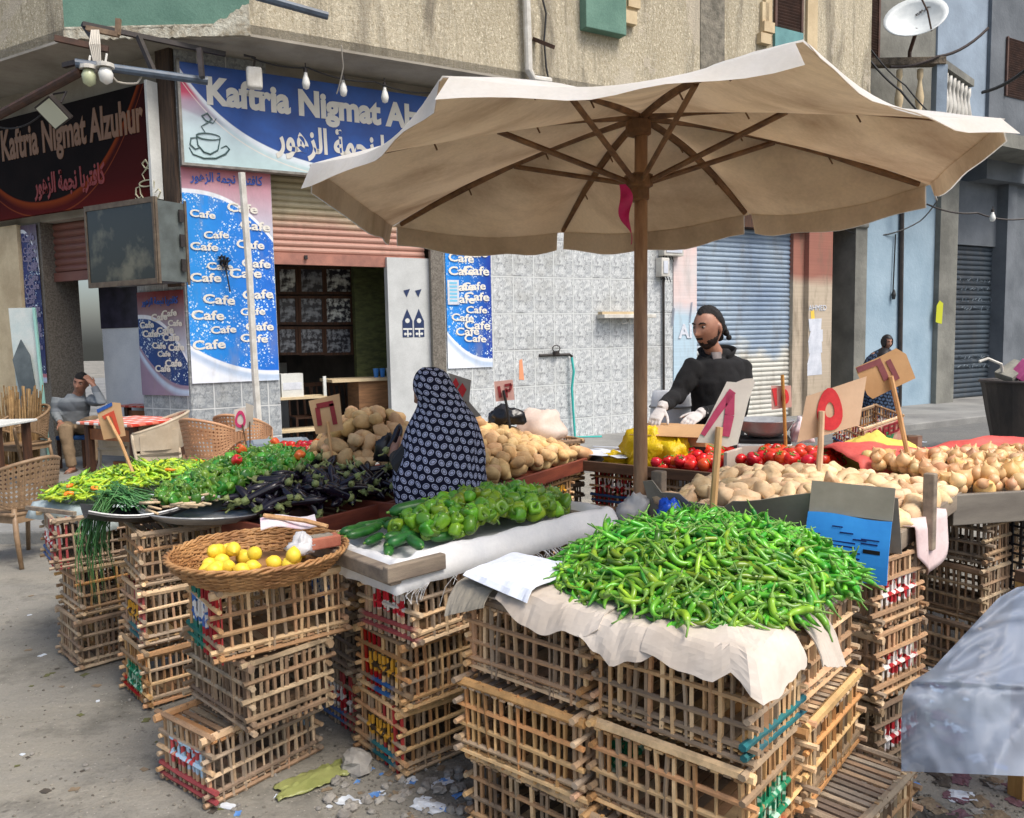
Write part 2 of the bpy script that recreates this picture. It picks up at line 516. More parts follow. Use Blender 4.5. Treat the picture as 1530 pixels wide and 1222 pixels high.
# ground, pavements
FR=Frame((-3.92,9.8),R(30))
FL=Frame((-3.92,9.8),R(-29))
mb=MB()
def ground_pt(u,v):
 return(-60+120*u,-8+100*v,0)
mb.grid(25,25,ground_pt)
struct(obj('street_ground',mb,MT['ground']))
mb=MB()
k0=FR.pt(.4,-2.9,0)
pts=[(-30,6.85),(-2.2,6.85),(k0.x+.6,k0.y+.1)]
for a in(2,6,12,20,30):
 p=FR.pt(a,-2.1 if a>3 else-2.6,0);pts.append((p.x,p.y))
pts+=[(26,40),(-30,40)]
b=len(mb.v)
for z in(0.0,.12):
 for(x,y)in pts:mb.add((x,y,z))
n=len(pts)
mb.face([b+n+i for i in range(n)])
for i in range(n):
 j=(i+1)%n
 mb.face((b+i,b+j,b+n+j,b+n+i))
pv=obj('cafe_pavement',mb,MT['pave']);struct(pv)
bevel(pv,.025,3)
PZ=.12
# cafe building
bld=thing('corner_building','old beige corner building with tiled cafe front, roller shutters and overhanging plastered upper floor','building',(-3.92,9.8,0),R(30))
LROT=(0,0,R(-59))
def rb(mb,s0,s1,o0,o1,z0,z1):mb.box(s0,s1,o0,o1,z0,z1)
def part(name,mb,m,par=bld,left=False,lab=None):
 o=obj(name,mb,m,par,rot=LROT if left else None)
 if lab:o['label']=lab
 return o
mb=MB();rb(mb,0.012,1.08,0.0,.75,0,5.2);part('pillar',mb,MT['tiles_grey'])
mb=MB();rb(mb,3.25,3.45,-.01,.06,0,3.85);part('pillar',mb,MT['granite'],lab='narrow grey granite jamb')
mb=MB();rb(mb,3.45,7.7,.0,.4,0,5.2);part('tiled_wall',mb,MT['tiles'])
mb=MB();rb(mb,1.08,3.45,.02,.4,3.85,5.2);part('wall',mb,MT['soffit'])
mb=MB();rb(mb,7.7,8.22,-.02,.4,0,5.2);part('pillar',mb,MT['pink_wall'],lab='pink and white pillar beside blue shutter')
mb=MB();rb(mb,8.22,10.7,.02,.4,3.58,5.2);part('wall',mb,MT['timber_dark'])
mb=MB();rb(mb,10.7,11.0,.06,.5,0,5.2);part('pillar',mb,MT['red_pillar'])
mb=MB();rb(mb,11.0,11.66,-.05,.5,0,5.2);part('pillar',mb,MT['red_pillar'],lab='worn red and cream pillar with torn notices')
mb=MB();mb.box(8.2,10.98,-.06,.0,3.58,3.72);part('lintel',mb,MT['timber_dark'])
def shutter_mb(s0,s1,z0,z1,off,pitch,amp,sag=0.0):
 mb=MB();n=max(2,int((z1-z0)/pitch));rings=[]
 mb.smooth=False
 prof=[]
 for i in range(n):
  z=z0+(z1-z0)*i/n;h=(z1-z0)/n
  prof+=[(off,z),(off-amp*.8,z+h*.25),(off-amp,z+h*.5),(off-amp*.8,z+h*.75)]
 prof.append((off,z1))
 k=len(mb.v)
 for(o,z)in prof:
  f=(z1-z)/(z1-z0)
  mb.add((s0,o,z+sag*f),(s0,z));mb.add((s1,o,z-sag*.2*f),(s1,z))
 for i in range(len(prof)-1):
  mb.face((k+2*i,k+2*i+1,k+2*i+3,k+2*i+2))
 mb.box(s0,s1,off+.012,off+.03,z0,z1)
 return mb
sh=part('roller_shutter',shutter_mb(1.09,3.24,2.86,3.85,.2,.082,.028),MT['shutter_cafe'],lab='half raised beige and pink roller shutter')
mb=MB();mb.box(1.09,3.24,.14,.22,2.71,2.86);part('bottom_rail',mb,MT['shutter_rail'],sh)
mb=MB();mb.box(1.5,1.54,.1,.14,2.78,2.83);part('bolt',mb,MT['black'],sh)
sh=part('roller_shutter',shutter_mb(8.22,10.7,0.12,3.58,.16,.085,.03),MT['shutter_blue'],lab='closed blue and white roller shutter')
mb=MB();mb.box(-.89,0,0,.6,0,3.4);part('pillar',mb,MT['tiles_grey'],left=True,lab='pillar face on the shaded side of the corner')
mb=MB();mb.box(-12,0,.03,.5,3.4,5.2);part('wall',mb,MT['soffit'],left=True)
mb=MB();mb.box(-3.3,-2.85,.0,.5,0,3.4);part('pillar',mb,MT['granite'],left=True)
mb=MB();mb.box(-4.4,-3.3,-.06,.5,0,3.4);part('pillar',mb,MT['cream'],left=True,lab='cream plaster pillar by leaning poster')
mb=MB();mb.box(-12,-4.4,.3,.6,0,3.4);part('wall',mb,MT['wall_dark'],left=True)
sh=part('roller_shutter',shutter_mb(-2.85,-.9,2.72,3.4,.2,.085,.028),MT['shutter_pink'],left=True,lab='half raised dull red roller shutter')
mb=MB();mb.box(-2.85,-.9,.15,.22,2.6,2.72);o=part('bottom_rail',mb,MT['shutter_pink'],sh)
mb=MB()
mb.box(.75,3.6,3.6,3.8,PZ,3.9)
mb.box(3.6,3.8,.5,3.8,PZ,3.9)
mb.box(-.3,3.8,.4,3.8,3.86,3.98)
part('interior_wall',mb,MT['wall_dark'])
mb=MB();mb.box(.75,3.58,3.52,3.6,PZ,1.35);part('wainscot',mb,MT['wall_white'])
a=FR.hit(530,450,1.2)[0];b_=FR.hit(583,450,1.2)[0]
mb=MB();mb.box(a,b_+.3,1.2,1.32,PZ,3.3);part('brick_panel',mb,MT['brick_green'])
a=FR.hit(581,480,.08)[0]
mb=MB();mb.box(a,3.44,.08,.2,PZ,2.84);iw=part('inner_wall',mb,mat('dull_white_panel',sr(196,199,198),sr(176,179,178),2.5,.7))
mb=MB();mb.box(-2.75,-1.9,.75,.87,PZ,3.3);M_iw=mat('bright_white_wall',sr(240,243,243),sr(224,228,230),3,.6);part('inner_wall',mb,M_iw,left=True)
mb=MB();mb.box(-1.9,-.5,1.3,1.42,PZ,3.3);part('inner_wall',mb,M_iw,left=True)
mb=MB();mb.box(-2.75,-1.9,.735,.748,1.95,2.75);o=part('poster_strip',mb,mat('dark_photo_posters',sr(60,56,74),sr(26,24,36),5,.4),left=True)
mb=MB();mb.box(-1.88,-.5,1.285,1.298,1.75,2.6);o=part('picture_panel',mb,mat('dark_framed_picture',sr(54,50,36),sr(24,24,20),4,.4),left=True)
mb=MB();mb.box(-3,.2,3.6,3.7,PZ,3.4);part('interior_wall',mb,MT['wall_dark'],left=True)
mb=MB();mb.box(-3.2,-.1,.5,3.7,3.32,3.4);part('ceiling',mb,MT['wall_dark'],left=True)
OV=-.8;ZS=5.2;ZT=11.0
pR=FR.pt(.73,OV,0);pL=FL.pt(-.8,OV,0)
def loc(p):return((Vector((p.x,p.y,0))-FR.o).dot(FR.x),(Vector((p.x,p.y,0))-FR.o).dot(FR.y))
lL=loc(pL);lLend=loc(FL.pt(-14,OV,0));lLin=loc(FL.pt(-14,.3,0))
mb=MB();mb.box(.73,11.66,OV,OV+.4,ZS,ZT);part('upper_wall',mb,MT['plaster'])
mb=MB();mb.box(-14,-.8,OV,OV+.4,ZS,ZT);part('upper_wall',mb,MT['plaster'],left=True)
mb=MB()
def wallseg(mb,p,q,z0,z1,th=.3):
 p=Vector((*p,0));q=Vector((*q,0));d=(q-p).normalized();n_=Vector((-d.y,d.x,0))*th
 k=len(mb.v)
 for z in(z0,z1):
  for c in(p,q,q+n_,p+n_):mb.add((c.x,c.y,z))
 for f in((3,2,1,0),(4,5,6,7),(0,1,5,4),(1,2,6,5),(2,3,7,6),(3,0,4,7)):mb.face([k+i for i in f])
wallseg(mb,lL,(.73,OV),ZS+.12,ZT);part('balcony_front',mb,MT['green_paint'],lab='green painted chamfered corner front')
mb=MB();rnd=random.Random(3)
P0=Vector((*lL,0));P1=Vector((.73,OV,0));dv=P1-P0
for side in range(2):
 dn=dv.normalized();Mw=Matrix.Translation(P0+Vector((0,0,ZS)))@Matrix.Rotation(math.atan2(dn.y,dn.x),4,'Z');LL=dv.length
 tp=[(LL*i/60,.07+.16*max(0,nz((i*.17,2,1)))+.05*nz((i*.9,4,2))+(.25*max(0,(i-48)/12)))for i in range(61)]
 bt=[(LL*i/60,-.02-.04*abs(nz((i*.4,7,1))))for i in range(60,-1,-1)]
 mb.poly(tp+bt,Mw@Matrix.Translation((0,-.03,0)),.03)
 mb.box(-.0,LL,.0,.2,-.02,.12,Mw)
 break
part('broken_plaster_edge',mb,mat('flaking_plaster',sr(206,204,188),sr(150,140,120),9,.95,.8,30,.02))
mb=MB();k=len(mb.v)
poly=[lLin,lLend,lL,(.73,OV),(11.66,OV),(11.66,.45),(0,.45)]
for z in(ZS-.03,ZS+.1):
 for(x,y)in poly:mb.add((x,y,z))
mb.face([k+i for i in range(7)][::-1]);mb.face([k+7+i for i in range(7)])
for i in range(7):mb.face((k+i,k+(i+1)%7,k+7+(i+1)%7,k+7+i))
part('soffit',mb,MT['soffit'])
mb=MB();mb.box(11.2,11.64,.5,6,0,ZT);part('end_wall',mb,MT['grey_wall'])
def up(px,py):return FR.hit(px,py,OV)
a,z=up(866,30);b_,z2=up(926,50);z1=up(870,40)[1]
mb=MB();mb.box(a,b_,OV-.16,OV,z1-.06,z1+1.2);o=part('shutter_box',mb,MT['green_paint'],lab='green box under upper window');bevel(o,.01)
for(px,py)in((941,8),(936,32)):
 a,z=up(px,py);mb=MB();mb.box(a-.1,a+.12,OV-.1,OV,z-.06,z+.12);mb.box(a-.06,a+.16,OV-.06,OV,z+.12,z+.4);part('bracket',mb,MT['cream'])
for(px,py)in((1143,45),(1138,62)):
 a,z=up(px,py);mb=MB();mb.box(a-.12,a+.12,OV-.1,OV,z-.06,z+.1);mb.box(a-.05,a+.1,OV-.06,OV,z+.1,z+.6);part('bracket',mb,MT['cream'])
def louvre(s0,s1,z0,z1,off,m):
 mb=MB();n=int((z1-z0)/.05)
 mb.box(s0,s0+.05,off-.04,off,z0,z1);mb.box(s1-.05,s1,off-.04,off,z0,z1)
 mb.box(s0+.05,s1-.05,off-.008,off,z0,z1)
 for i in range(n):
  z=z0+.05*i
  mb.bar((s0+.05,off-.02,z+.025),(s1-.05,off-.02,z+.025),.035,.006,(0,.8,.6))
 return mb
a,z=up(1155,35);b_,zb=up(1197,52)
part('window_shutter',louvre(a,b_,z-.05,z+1.5,OV-.01,None),MT['wood_shutter'])
mb=MB();mb.box(a,b_,OV-.05,OV,z-1.2,z-.06);part('window_box',mb,mat('teal_panel',sr(110,160,160),sr(90,136,138),4,.7))
a,_=up(1203,50);mb=MB();mb.box(a,a+.25,OV-.05,OV,ZS,ZT);part('pilaster',mb,MT['cream'])
mb=MB();mb.box(-.25,-.0,-.05,-.0,2.4,5.17);part('timber_strip',mb,mat('dark_rotten_timber',sr(84,66,52),sr(52,42,36),6,.9,.5,40,.01,stretch=(6,6,.6)),left=True)
a,_=up(1046,50);b_,_=up(1082,50);mb=MB();mb.box(a,b_,OV-.012,OV,ZS,ZT);part('dark_strip',mb,mat('darker_plaster',sr(140,134,120),sr(100,96,86),9,.95,.8,30,.02))  # plaster strip set darker than the wall behind it
s0,z0=FR.hit(891,473);s1,_=FR.hit(968,474)
t=thing('wall_shelf','short white shelf on the tiled wall behind the umbrella pole','shelf',FR.pt(s0,-.0,z0),R(30))
mb=MB();mb.box(0,s1-s0,-.22,0,-.03,.03);o=obj('board',mb,MT['white_pvc'],t);bevel(o,.006)
mb=MB();mb.box(.0,s1-s0-.25,-.16,-.04,.032,.075);obj('plank',mb,MT['cream'],t)
for x in(.45,.6):
 mb=MB();mb.tube([(x,-.03,-.03),(x,-.1,-.12),(x+.08,-.12,-.1)],.012,6);obj('bracket',mb,MT['white_pvc'],t)
s0,z0=FR.hit(805,531);s1,z1=FR.hit(850,531)
t=thing('water_tap','black pipe tap on the tiled wall feeding the teal hose','tap',FR.pt(s0,0,z0),R(30))
mb=MB();mb.tube([(0,-.02,0),(s1-s0,-.02,0),(s1-s0,-.08,-.03)],.022,8);obj('pipe',mb,MT['steel_dark'],t)
mb=MB();mb.lathe([(0,-.03),(.05,-.03),(.05,.03),(0,.03)],10,mat4(((s1-s0)*.52,-.05,.03)));mb.tube([((s1-s0)*.52+.07*math.cos(q*.7),-.05,.1+.05*math.sin(q*.7))for q in range(9)],.008,5,closed=True);obj('valve',mb,MT['steel_dark'],t)
mb=MB();mb.tube([FR.pt(s1,-.08,z1-.03),FR.pt(s1+.02,-.1,z1-.25),FR.pt(s1+.0,-.07,.9),FR.pt(s1+.05,-.07,.13),FR.pt(s1+.4,-.3,.13)],.02,7)
tag(obj('garden_hose',mb,MT['teal']),'thin teal hose hanging down the tiled wall from tap','hose')
for(px0,py0,px1,py1,nm)in((983,340,1012,384,'tall'),(979,386,991,414,'small')):
 s0,z1=FR.hit(px0,py0);s1,z0=FR.hit(px1,py1)
 t=thing('meter_box',nm+(' white electric meter box fixed high on the tiled wall' if nm=='tall' else ' white electric fuse box fixed below the meter box'),'electric box',FR.pt(s0,0,z0),R(30))
 mb=MB();mb.box(0,s1-s0,-.16,0,0,z1-z0);o=obj('case',mb,MT['white_pvc'],t);bevel(o,.01)
 mb=MB();mb.box(.04,s1-s0-.04,-.172,-.16,.05,z1-z0-.05);obj('lid',mb,MT['paper'],t)
 mb=MB()
 for q in range(4):mb.tube([(.05+q*.06,-.08,0),(.04+q*.07,-.1,-.06-.03*(q%2)),(.09+q*.05,-.08,-.02)],.008,5)
 obj('wires',mb,MT['cable'],t)
s0,z0=FR.hit(989,412)
mb=MB();mb.tube([FR.pt(s0,-.04,z0),FR.pt(s0,-.04,.12)],.022,7)
tag(obj('conduit_pipe',mb,MT['steel_dark']),'thin dark conduit running down the tiled wall below the fuse box','pipe')
pp=[(785,-40),(788,40),(790,105),(797,118),(822,122)]
mb=MB();mb.tube([FR.pt(FR.hit(x,y,OV-.1)[0],OV-.1,FR.hit(x,y,OV-.1)[1])for x,y in pp],.055,10);mb.smooth=True
tag(obj('drain_pipe',mb,MT['white_pvc']),'white drain pipe running down the beige upper wall to an elbow','pipe')
mb=MB();mb.tube([FR.pt(FR.hit(x,y,OV-.05)[0],OV-.05,FR.hit(x,y,OV-.05)[1])for x,y in[(806,-20),(816,20),(813,60),(816,100),(821,125)]],.014,5)
tag(obj('wall_cable',mb,MT['cable']),'black cable hanging beside the white drain pipe','cable')
mb=MB();a=FR.hit(801,56,OV-.06);b_=FR.hit(824,72,OV-.3);mb.bar(FR.pt(a[0],OV,a[1]),FR.pt(b_[0],OV-.35,b_[1]),.05,.05)
tag(obj('iron_hook',mb,MT['steel_brown']),'rusty iron bar sticking out of the upper wall beside drain pipe','bar')
# neighbouring building
nb=thing('neighbour_building','blue grey building past the red pillar with recessed dark doorway and dark shutter','building',FR.pt(11.66,0,0),R(30))
def rs(px,py,off=0):
 h=FR.hit(px,py,off);return(h[0]-11.66,h[1])
sA=rs(1292,500)[0];sB=rs(1393,500)[0];sC=rs(1419,500)[0];sD=rs(1503,500)[0]
mb=MB();mb.box(sA,sB,.0,.5,0,6.0);part('blue_wall',mb,MT['blue_wall'],nb)
mb=MB();mb.box(sB,sC,-.12,.5,0,5.0);part('pillar',mb,MT['grey_wall'],nb)
mb=MB();mb.box(sC,sD,.3,.5,3.6,5.0);mb.box(sD,sD+.35,.05,.5,0,5.0);part('wall',mb,MT['dark_wall'],nb)
mb=MB();mb.box(sD+.35,sD+12,.1,.5,0,11);part('wall',mb,MT['dark_wall'],nb)
part('roller_shutter',shutter_mb(sC,sD,.12,3.6,.4,.11,.035),MT['shutter_dark'],nb)
mb=MB();mb.box(0.02,sA+.3,2.2,2.4,0,6);part('doorway_back',mb,MT['wall_dark'],nb)
mb=MB();mb.box(sA-.35,sA,-.02,2.2,0,4.1);part('jamb',mb,MT['grey_wall'],nb)
mb=MB();mb.box(-.1,sA,-.08,.3,3.72,4.1);o=part('lintel',mb,MT['grey_wall'],nb);bevel(o,.05,3)
for x in(.35,.75):
 mb=MB();mb.box(x,x+.22,.9,1.0,PZ,3.7);part('door_leaf',mb,MT['dark_wall'],nb)
for i in range(4):
 mb=MB();pts=[]
 for q in range(9):
  t=q/8
  pts.append((.25+i*.62+.7*t,.2-.9*t,4.12+1.25*math.sin(t*math.pi/2)))
 k=len(mb.v)
 for p in pts:
  mb.add((p[0],p[1],p[2]));mb.add((p[0]+.09,p[1],p[2]));mb.add((p[0]+.09,p[1]+.5,5.45));mb.add((p[0],p[1]+.5,5.45))
 for q in range(8):
  for(u,v)in((0,1),(1,2),(2,3),(3,0)):
   mb.face((k+q*4+u,k+q*4+v,k+q*4+4+v,k+q*4+4+u))
 mb.face((k,k+3,k+2,k+1));mb.face([k+32+j for j in range(4)])
 part('bracket_rib',mb,MT['cream']if i<3 else MT['grey_wall'],nb)
mb=MB();mb.box(0.0,sD+.35,-.95,.05,5.42,5.7);part('floor_slab',mb,MT['grey_wall'],nb)
x1=rs(1400,60)[0];x2=rs(1474,60)[0]
mb=MB();mb.box(-.02,x1,.02,.5,6.0,12);part('upper_wall',mb,MT['grey_wall'],nb)
mb=MB();mb.box(x1,x2,-.02,.5,5.7,12);part('upper_wall',mb,MT['grey_blue'],nb)
mb=MB();mb.box(x2,sD+1.4,-.1,.5,5.0,12);part('upper_wall',mb,MT['dark_wall'],nb)
a=rs(1265,10);b_=rs(1312,90)
part('window_shutter',louvre(a[0],b_[0],b_[1]-.1,b_[1]+2.2,.0,None),MT['wood_shutter'],nb)
mb=MB();mb.box(a[0]-.12,a[0],-.06,.02,b_[1]-.1,b_[1]+2.2);part('window_frame',mb,MT['blue_wall'],nb)
a=rs(1503,55,-.1);b_=rs(1530,150,-.1)
part('window_shutter',louvre(a[0],b_[0]+.3,b_[1],a[1],-.11,None),MT['wood_shutter'],nb)
by=15.7
def bp(px,py,y=by):return D(px,py,y)
bl=bp(1262,92);br=bp(1406,92)
zr=bp(1340,94).z;zb=zr-1.0
bal=thing('balcony','concrete balcony with turned balusters below the satellite dish','balcony',(bl.x,by,zb))
W_=br.x-bl.x
mb=MB();mb.box(-.3,W_+.1,-.1,1.6,-.18,0);o=obj('slab',mb,MT['grey_wall'],bal);bevel(o,.02)
mb=MB();mb.box(-.3,W_+.06,-.09,.12,zr-zb-.06,zr-zb+.08);o=obj('rail',mb,mat('weathered_rail',sr(120,108,92),sr(84,76,66),12,.95,.9,30,.03),bal);bevel(o,.015)
sv=Vector((math.cos(R(45)),math.sin(R(45)),0));Ls=1.9
mb=MB();c0=Vector((W_,.05,zr-zb));mb.bar(c0+sv*.1,c0+sv*Ls,.16,.14);obj('rail',mb,MT['grey_wall'],bal)
mb=MB();mb.box(W_-.1,W_+.1,-.06,.14,0,zr-zb-.06);o=obj('post',mb,MT['grey_blue'],bal)
prof=[(.035,0),(.06,0),(.06,.06),(.035,.1),(.075,.28),(.08,.36),(.04,.6),(.035,.68),(.055,.74),(.055,.88),(.035,.89)]
for px in(1297,1345,1376):
 mb=MB();mb.smooth=True;mb.lathe(prof,10,mat4((bp(px,92).x-bl.x,.02,0)));obj('baluster',mb,MT['cream'],bal)
for q in range(7):
 mb=MB();mb.smooth=True;p=c0+sv*(.35+q*.24);mb.lathe(prof,10,mat4((p.x,p.y,0)));obj('baluster',mb,MT['white_pvc'],bal)
dc=bp(1366,38,15.55)
dish=thing('satellite_dish','pale satellite dish standing on the balcony rail of the neighbouring building','satellite dish',(dc.x,15.6,zr+.1))
Mx=Matrix.Translation((0,-.05,dc.z-zr-.1))@Matrix.Rotation(R(-27),4,'Y')@Matrix.Rotation(R(52),4,'X')@Matrix.Scale(.92,4)
mb=MB();mb.smooth=True
rg=[]
for i in range(7):
 r_=.62*i/6+.001
 rg.append([Mx@Vector((r_*1.0*math.cos(2*math.pi*j/28),r_*.86*math.sin(2*math.pi*j/28),.22*(r_/.62)**2))for j in range(28)])
for i in range(6,-1,-1):
 r_=.62*i/6+.001
 rg.append([Mx@Vector((r_*1.0*math.cos(2*math.pi*j/28),r_*.86*math.sin(2*math.pi*j/28),.22*(r_/.62)**2-.015))for j in range(28)])
mb.rings(rg,True)
obj('reflector',mb,mat('dish_paint',sr(206,212,212),sr(180,188,190),3,.5),dish)
mb=MB();mb.tube([Mx@Vector((0,-.5,.15)),Mx@Vector((.0,-.3,.5)),Mx@Vector((0,.0,.72))],.016,6);obj('arm',mb,MT['steel_brown'],dish)
mb=MB();mb.lathe([(.05,0),(.06,.1),(.03,.14)],8,Matrix.Translation(Mx@Vector((0,0,.68))));obj('receiver',mb,mat('orange_cap',sr(224,140,60),None),dish)
mb=MB();mb.tube([Mx@Vector((0,-.1,0)),(.0,.1,.1),(.0,.1,0)],.035,7);obj('mast',mb,MT['steel_brown'],dish)
me=text_mesh('dish_mark','ERA',.17,.003,MT['steel_dark']);o=link('marking',me,dish);o.matrix_local=Mx@Matrix.Translation((.28,.12,.10))@Euler((R(-12),R(-16),R(-10))).to_matrix().to_4x4()
def cable(name,pts,r,m,label):
 mb=MB();P=[]
 for i in range(len(pts)-1):
  a=Vector(pts[i]);b=Vector(pts[i+1])
  for q in range(7 if i<len(pts)-2 else 8):
   t=q/7;P.append(a.lerp(b,t)-Vector((0,0,(a-b).length*.06*4*t*(1-t))))
 mb.tube(P,r,5)
 return tag(obj(name,mb,m),label,'cable')
wz=[D(1215,-15,15.2),D(1285,70,15.0),D(1345,135,15.2),D(1430,210,16.0)]
cable('overhead_cable',wz,.02,MT['cable'],'thick black cable bundle sagging in front of the upper louvred window')
cable('overhead_cable',[p+Vector((.12,.05,.1))for p in wz],.014,MT['cable'],'thinner black cable sagging just behind the thick bundle')
cable('overhead_cable',[D(1330,100,15.4),D(1400,85,15.6),D(1476,42,16.4)],.03,mat('rope',sr(70,60,56),sr(40,36,36),30,.9),'dark twisted rope rising from the balcony rail to the pale wall')
cable('overhead_cable',[D(1468,138,16.8),D(1540,98,15.5)],.035,MT['cable'],'thick dark rod rising from balcony end out of view')
cable('overhead_cable',[D(1385,305,16.6),D(1460,318,16.9),D(1535,326,17.2)],.018,MT['steel_dark'],'thin grey pipe strung above the dark roller shutter')
cable('overhead_cable',[D(1240,330,15.6),D(1310,352,16.4),D(1375,330,16.6),D(1400,300,16.6)],.014,MT['cable'],'thin black cable looping below the curved balcony ribs')
mb=MB();a=FR.hit(1348,300,-.05);b_=FR.hit(1344,605,-.05);mb.tube([FR.pt(a[0],-.05,a[1]),FR.pt(b_[0],-.05,.12)],.045,7)
tag(obj('wall_pipe',mb,MT['steel_dark']),'dark pipe running down the pale blue wall','pipe')
mb=MB();a=FR.hit(1338,350,-.04);b_=FR.hit(1334,440,-.04);mb.tube([FR.pt(a[0],-.04,a[1]),FR.pt(b_[0],-.04,b_[1])],.014,5);mb.box(-.0,.0,0,0,0,0);p=FR.pt(b_[0],-.06,b_[1]);mb.lathe([(.03,-.1),(.05,0),(.02,.1)],6,Matrix.Translation(p))
tag(obj('hanging_wire',mb,MT['cable']),'short black wire hanging on the pale blue wall beside the pipe','wire')
def bulb(px,py,y,label,r=.06,reach=.18):
 p=D(px,py,y)
 t=thing('light_bulb',label,'bulb',p)
 mb=MB();mb.smooth=True;mb.lathe([(.004,-.1),(r*.7,-.085),(r,-.03),(r*.8,.02),(r*.45,.07),(r*.4,.1)],10);obj('glass',mb,MT['glass_bulb'],t)
 mb=MB();mb.lathe([(r*.45,.1),(r*.5,.1),(r*.5,.15),(.01,.16)],8);mb.tube([(0,0,.15),(0,.0,.15+reach)],.008,5);obj('holder',mb,MT['steel_dark'],t)
bulb(1190,329,14.2,'white bulb hanging under the umbrella edge before the red pillar',.09,.3)
bulb(1483,324,16.8,'pale lamp hanging from the pipe above the dark shutter',.06,.06)
bulb(1356,307,16.3,'bluish bulb below the far umbrella corner',.07,.12)
# cafe signs and printed banners
def m_sign_main():
 t=NT('printed_sign_blue');s=t.sep(t.co('Object'));x,z=s[0],s[2]
 zc=t.math('MULTIPLY_ADD',t.math('POWER',2.718,t.math('MULTIPLY',x,-1.35)),1.12,t.math('MULTIPLY_ADD',x,.018,-.04))
 d=t.math('SUBTRACT',z,zc)
 blue=t.mix(t.step(t.noise(t.co(),2.5,3),.3,.7),sr(22,84,168),sr(16,62,134))
 low=t.ramp(z,[(0.0,sr(176,206,204)),(.42,sr(186,206,214)),(.52,sr(158,168,182)),(.72,sr(176,150,170)),(.82,sr(198,60,96)),(1.0,sr(196,50,84))])
 d2=t.math('SUBTRACT',z,t.math('MULTIPLY_ADD',x,-.33,.62))
 low=t.mix(t.math('MULTIPLY',t.step(d2,.02,-.02),.45),low,sr(206,226,230))
 c=t.mix(t.step(d,.0,.012),low,blue)
 band=t.math('MULTIPLY',t.step(d,-.085,-.03),t.step(d,.012,.0))
 c=t.mix(band,c,sr(232,240,246))
 ln=t.step(t.math('ABSOLUTE',t.math('ADD',d,.12)),.012,.004)
 c=t.mix(t.math('MULTIPLY',ln,.7),c,sr(236,226,214))
 c=t.mul(c,t.math('MULTIPLY_ADD',t.noise(t.co(),9,5),.3,.82))
 t.base(c,.42,.5)
 return t.m
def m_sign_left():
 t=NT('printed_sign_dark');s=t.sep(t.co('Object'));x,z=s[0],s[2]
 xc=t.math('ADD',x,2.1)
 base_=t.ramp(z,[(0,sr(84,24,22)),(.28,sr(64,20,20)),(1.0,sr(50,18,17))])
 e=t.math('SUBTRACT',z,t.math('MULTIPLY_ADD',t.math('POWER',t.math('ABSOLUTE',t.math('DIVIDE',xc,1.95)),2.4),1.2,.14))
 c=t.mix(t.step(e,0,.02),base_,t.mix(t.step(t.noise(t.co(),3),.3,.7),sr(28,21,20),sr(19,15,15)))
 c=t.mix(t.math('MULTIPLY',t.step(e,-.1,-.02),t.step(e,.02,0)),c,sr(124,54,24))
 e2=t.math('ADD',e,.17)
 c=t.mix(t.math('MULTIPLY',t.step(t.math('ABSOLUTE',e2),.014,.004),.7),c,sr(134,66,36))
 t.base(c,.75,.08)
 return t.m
def m_banner(name,W_,H_,blue,blue2,low=(232,238,246),band=.34,hdr=.26,hdrc=(196,120,132),side=1):
 t=NT(name);s=t.sep(t.co('Object'));x,z=s[0],s[2]
 v=t.co('Object')
 c=t.mix(t.step(x,W_*.15,W_*.95),blue,blue2)
 cl=t.step(t.noise(t.mapping(v,(1.5,1,1.1)),3.4,2,.5),.45,.56)
 dots=t.step(t.vor(t.mapping(v,(1,.0,1)),27),.34,.24)
 dots2=t.step(t.vor(t.mapping(v,(1,.0,1),(.3,0,.7)),46),.24,.16)
 dd=t.math('MULTIPLY',t.math('MAXIMUM',dots,dots2),cl)
 c=t.mix(dd,c,sr(220,240,250))
 xx=t.math('DIVIDE',x,W_)
 cur=t.math('MULTIPLY_ADD',t.math('POWER',t.math('SUBTRACT',1,xx)if side>0 else xx,2.2),band,.12)
 d=t.math('SUBTRACT',z,cur)
 c=t.mix(t.step(d,.012,-.0),c,sr(*low))
 c=t.mix(t.math('MULTIPLY',t.step(d,-.16,-.09),t.step(d,-.03,-.06)),c,sr(186,204,226))
 d3=t.math('SUBTRACT',H_-hdr,t.math('MULTIPLY',t.math('POWER',xx,2.6),.55))
 dz=t.math('SUBTRACT',z,d3)
 hd=t.mix(t.step(z,H_-.8,H_-.05),sr(196,206,220),sr(*hdrc))
 c=t.mix(t.step(dz,-.01,.0),c,hd)
 c=t.mix(t.math('MULTIPLY',t.step(dz,-.055,-.045),t.step(dz,.005,-.005)),c,sr(236,240,246))
 c=t.mul(c,t.math('MULTIPLY_ADD',t.noise(v,6,5),.3,.82))
 c=t.mix(t.math('MULTIPLY',t.step(t.noise(t.mapping(v,(1,1,.35)),3.2,6,.7),.54,.72),.35),c,sr(150,144,132))
 t.base(c,.45,.4);t.bump(t.noise(t.mapping(v,(1,1,.3)),4,3,.5,.8),.5,.03)
 return t.m
M_letter=mat('white_sign_letters',sr(226,222,210),None,rough=.5,fine=.1)
M_letter_blue=mat('blue_sign_letters',sr(40,84,170),None,rough=.5,fine=.1)
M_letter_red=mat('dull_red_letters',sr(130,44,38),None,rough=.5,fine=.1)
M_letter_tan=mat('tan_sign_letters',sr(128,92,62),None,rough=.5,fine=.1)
M_line=mat('dark_print_line',sr(70,96,96),None,rough=.5,fine=0)
STAND=Matrix.Rotation(math.pi/2,4,'X')
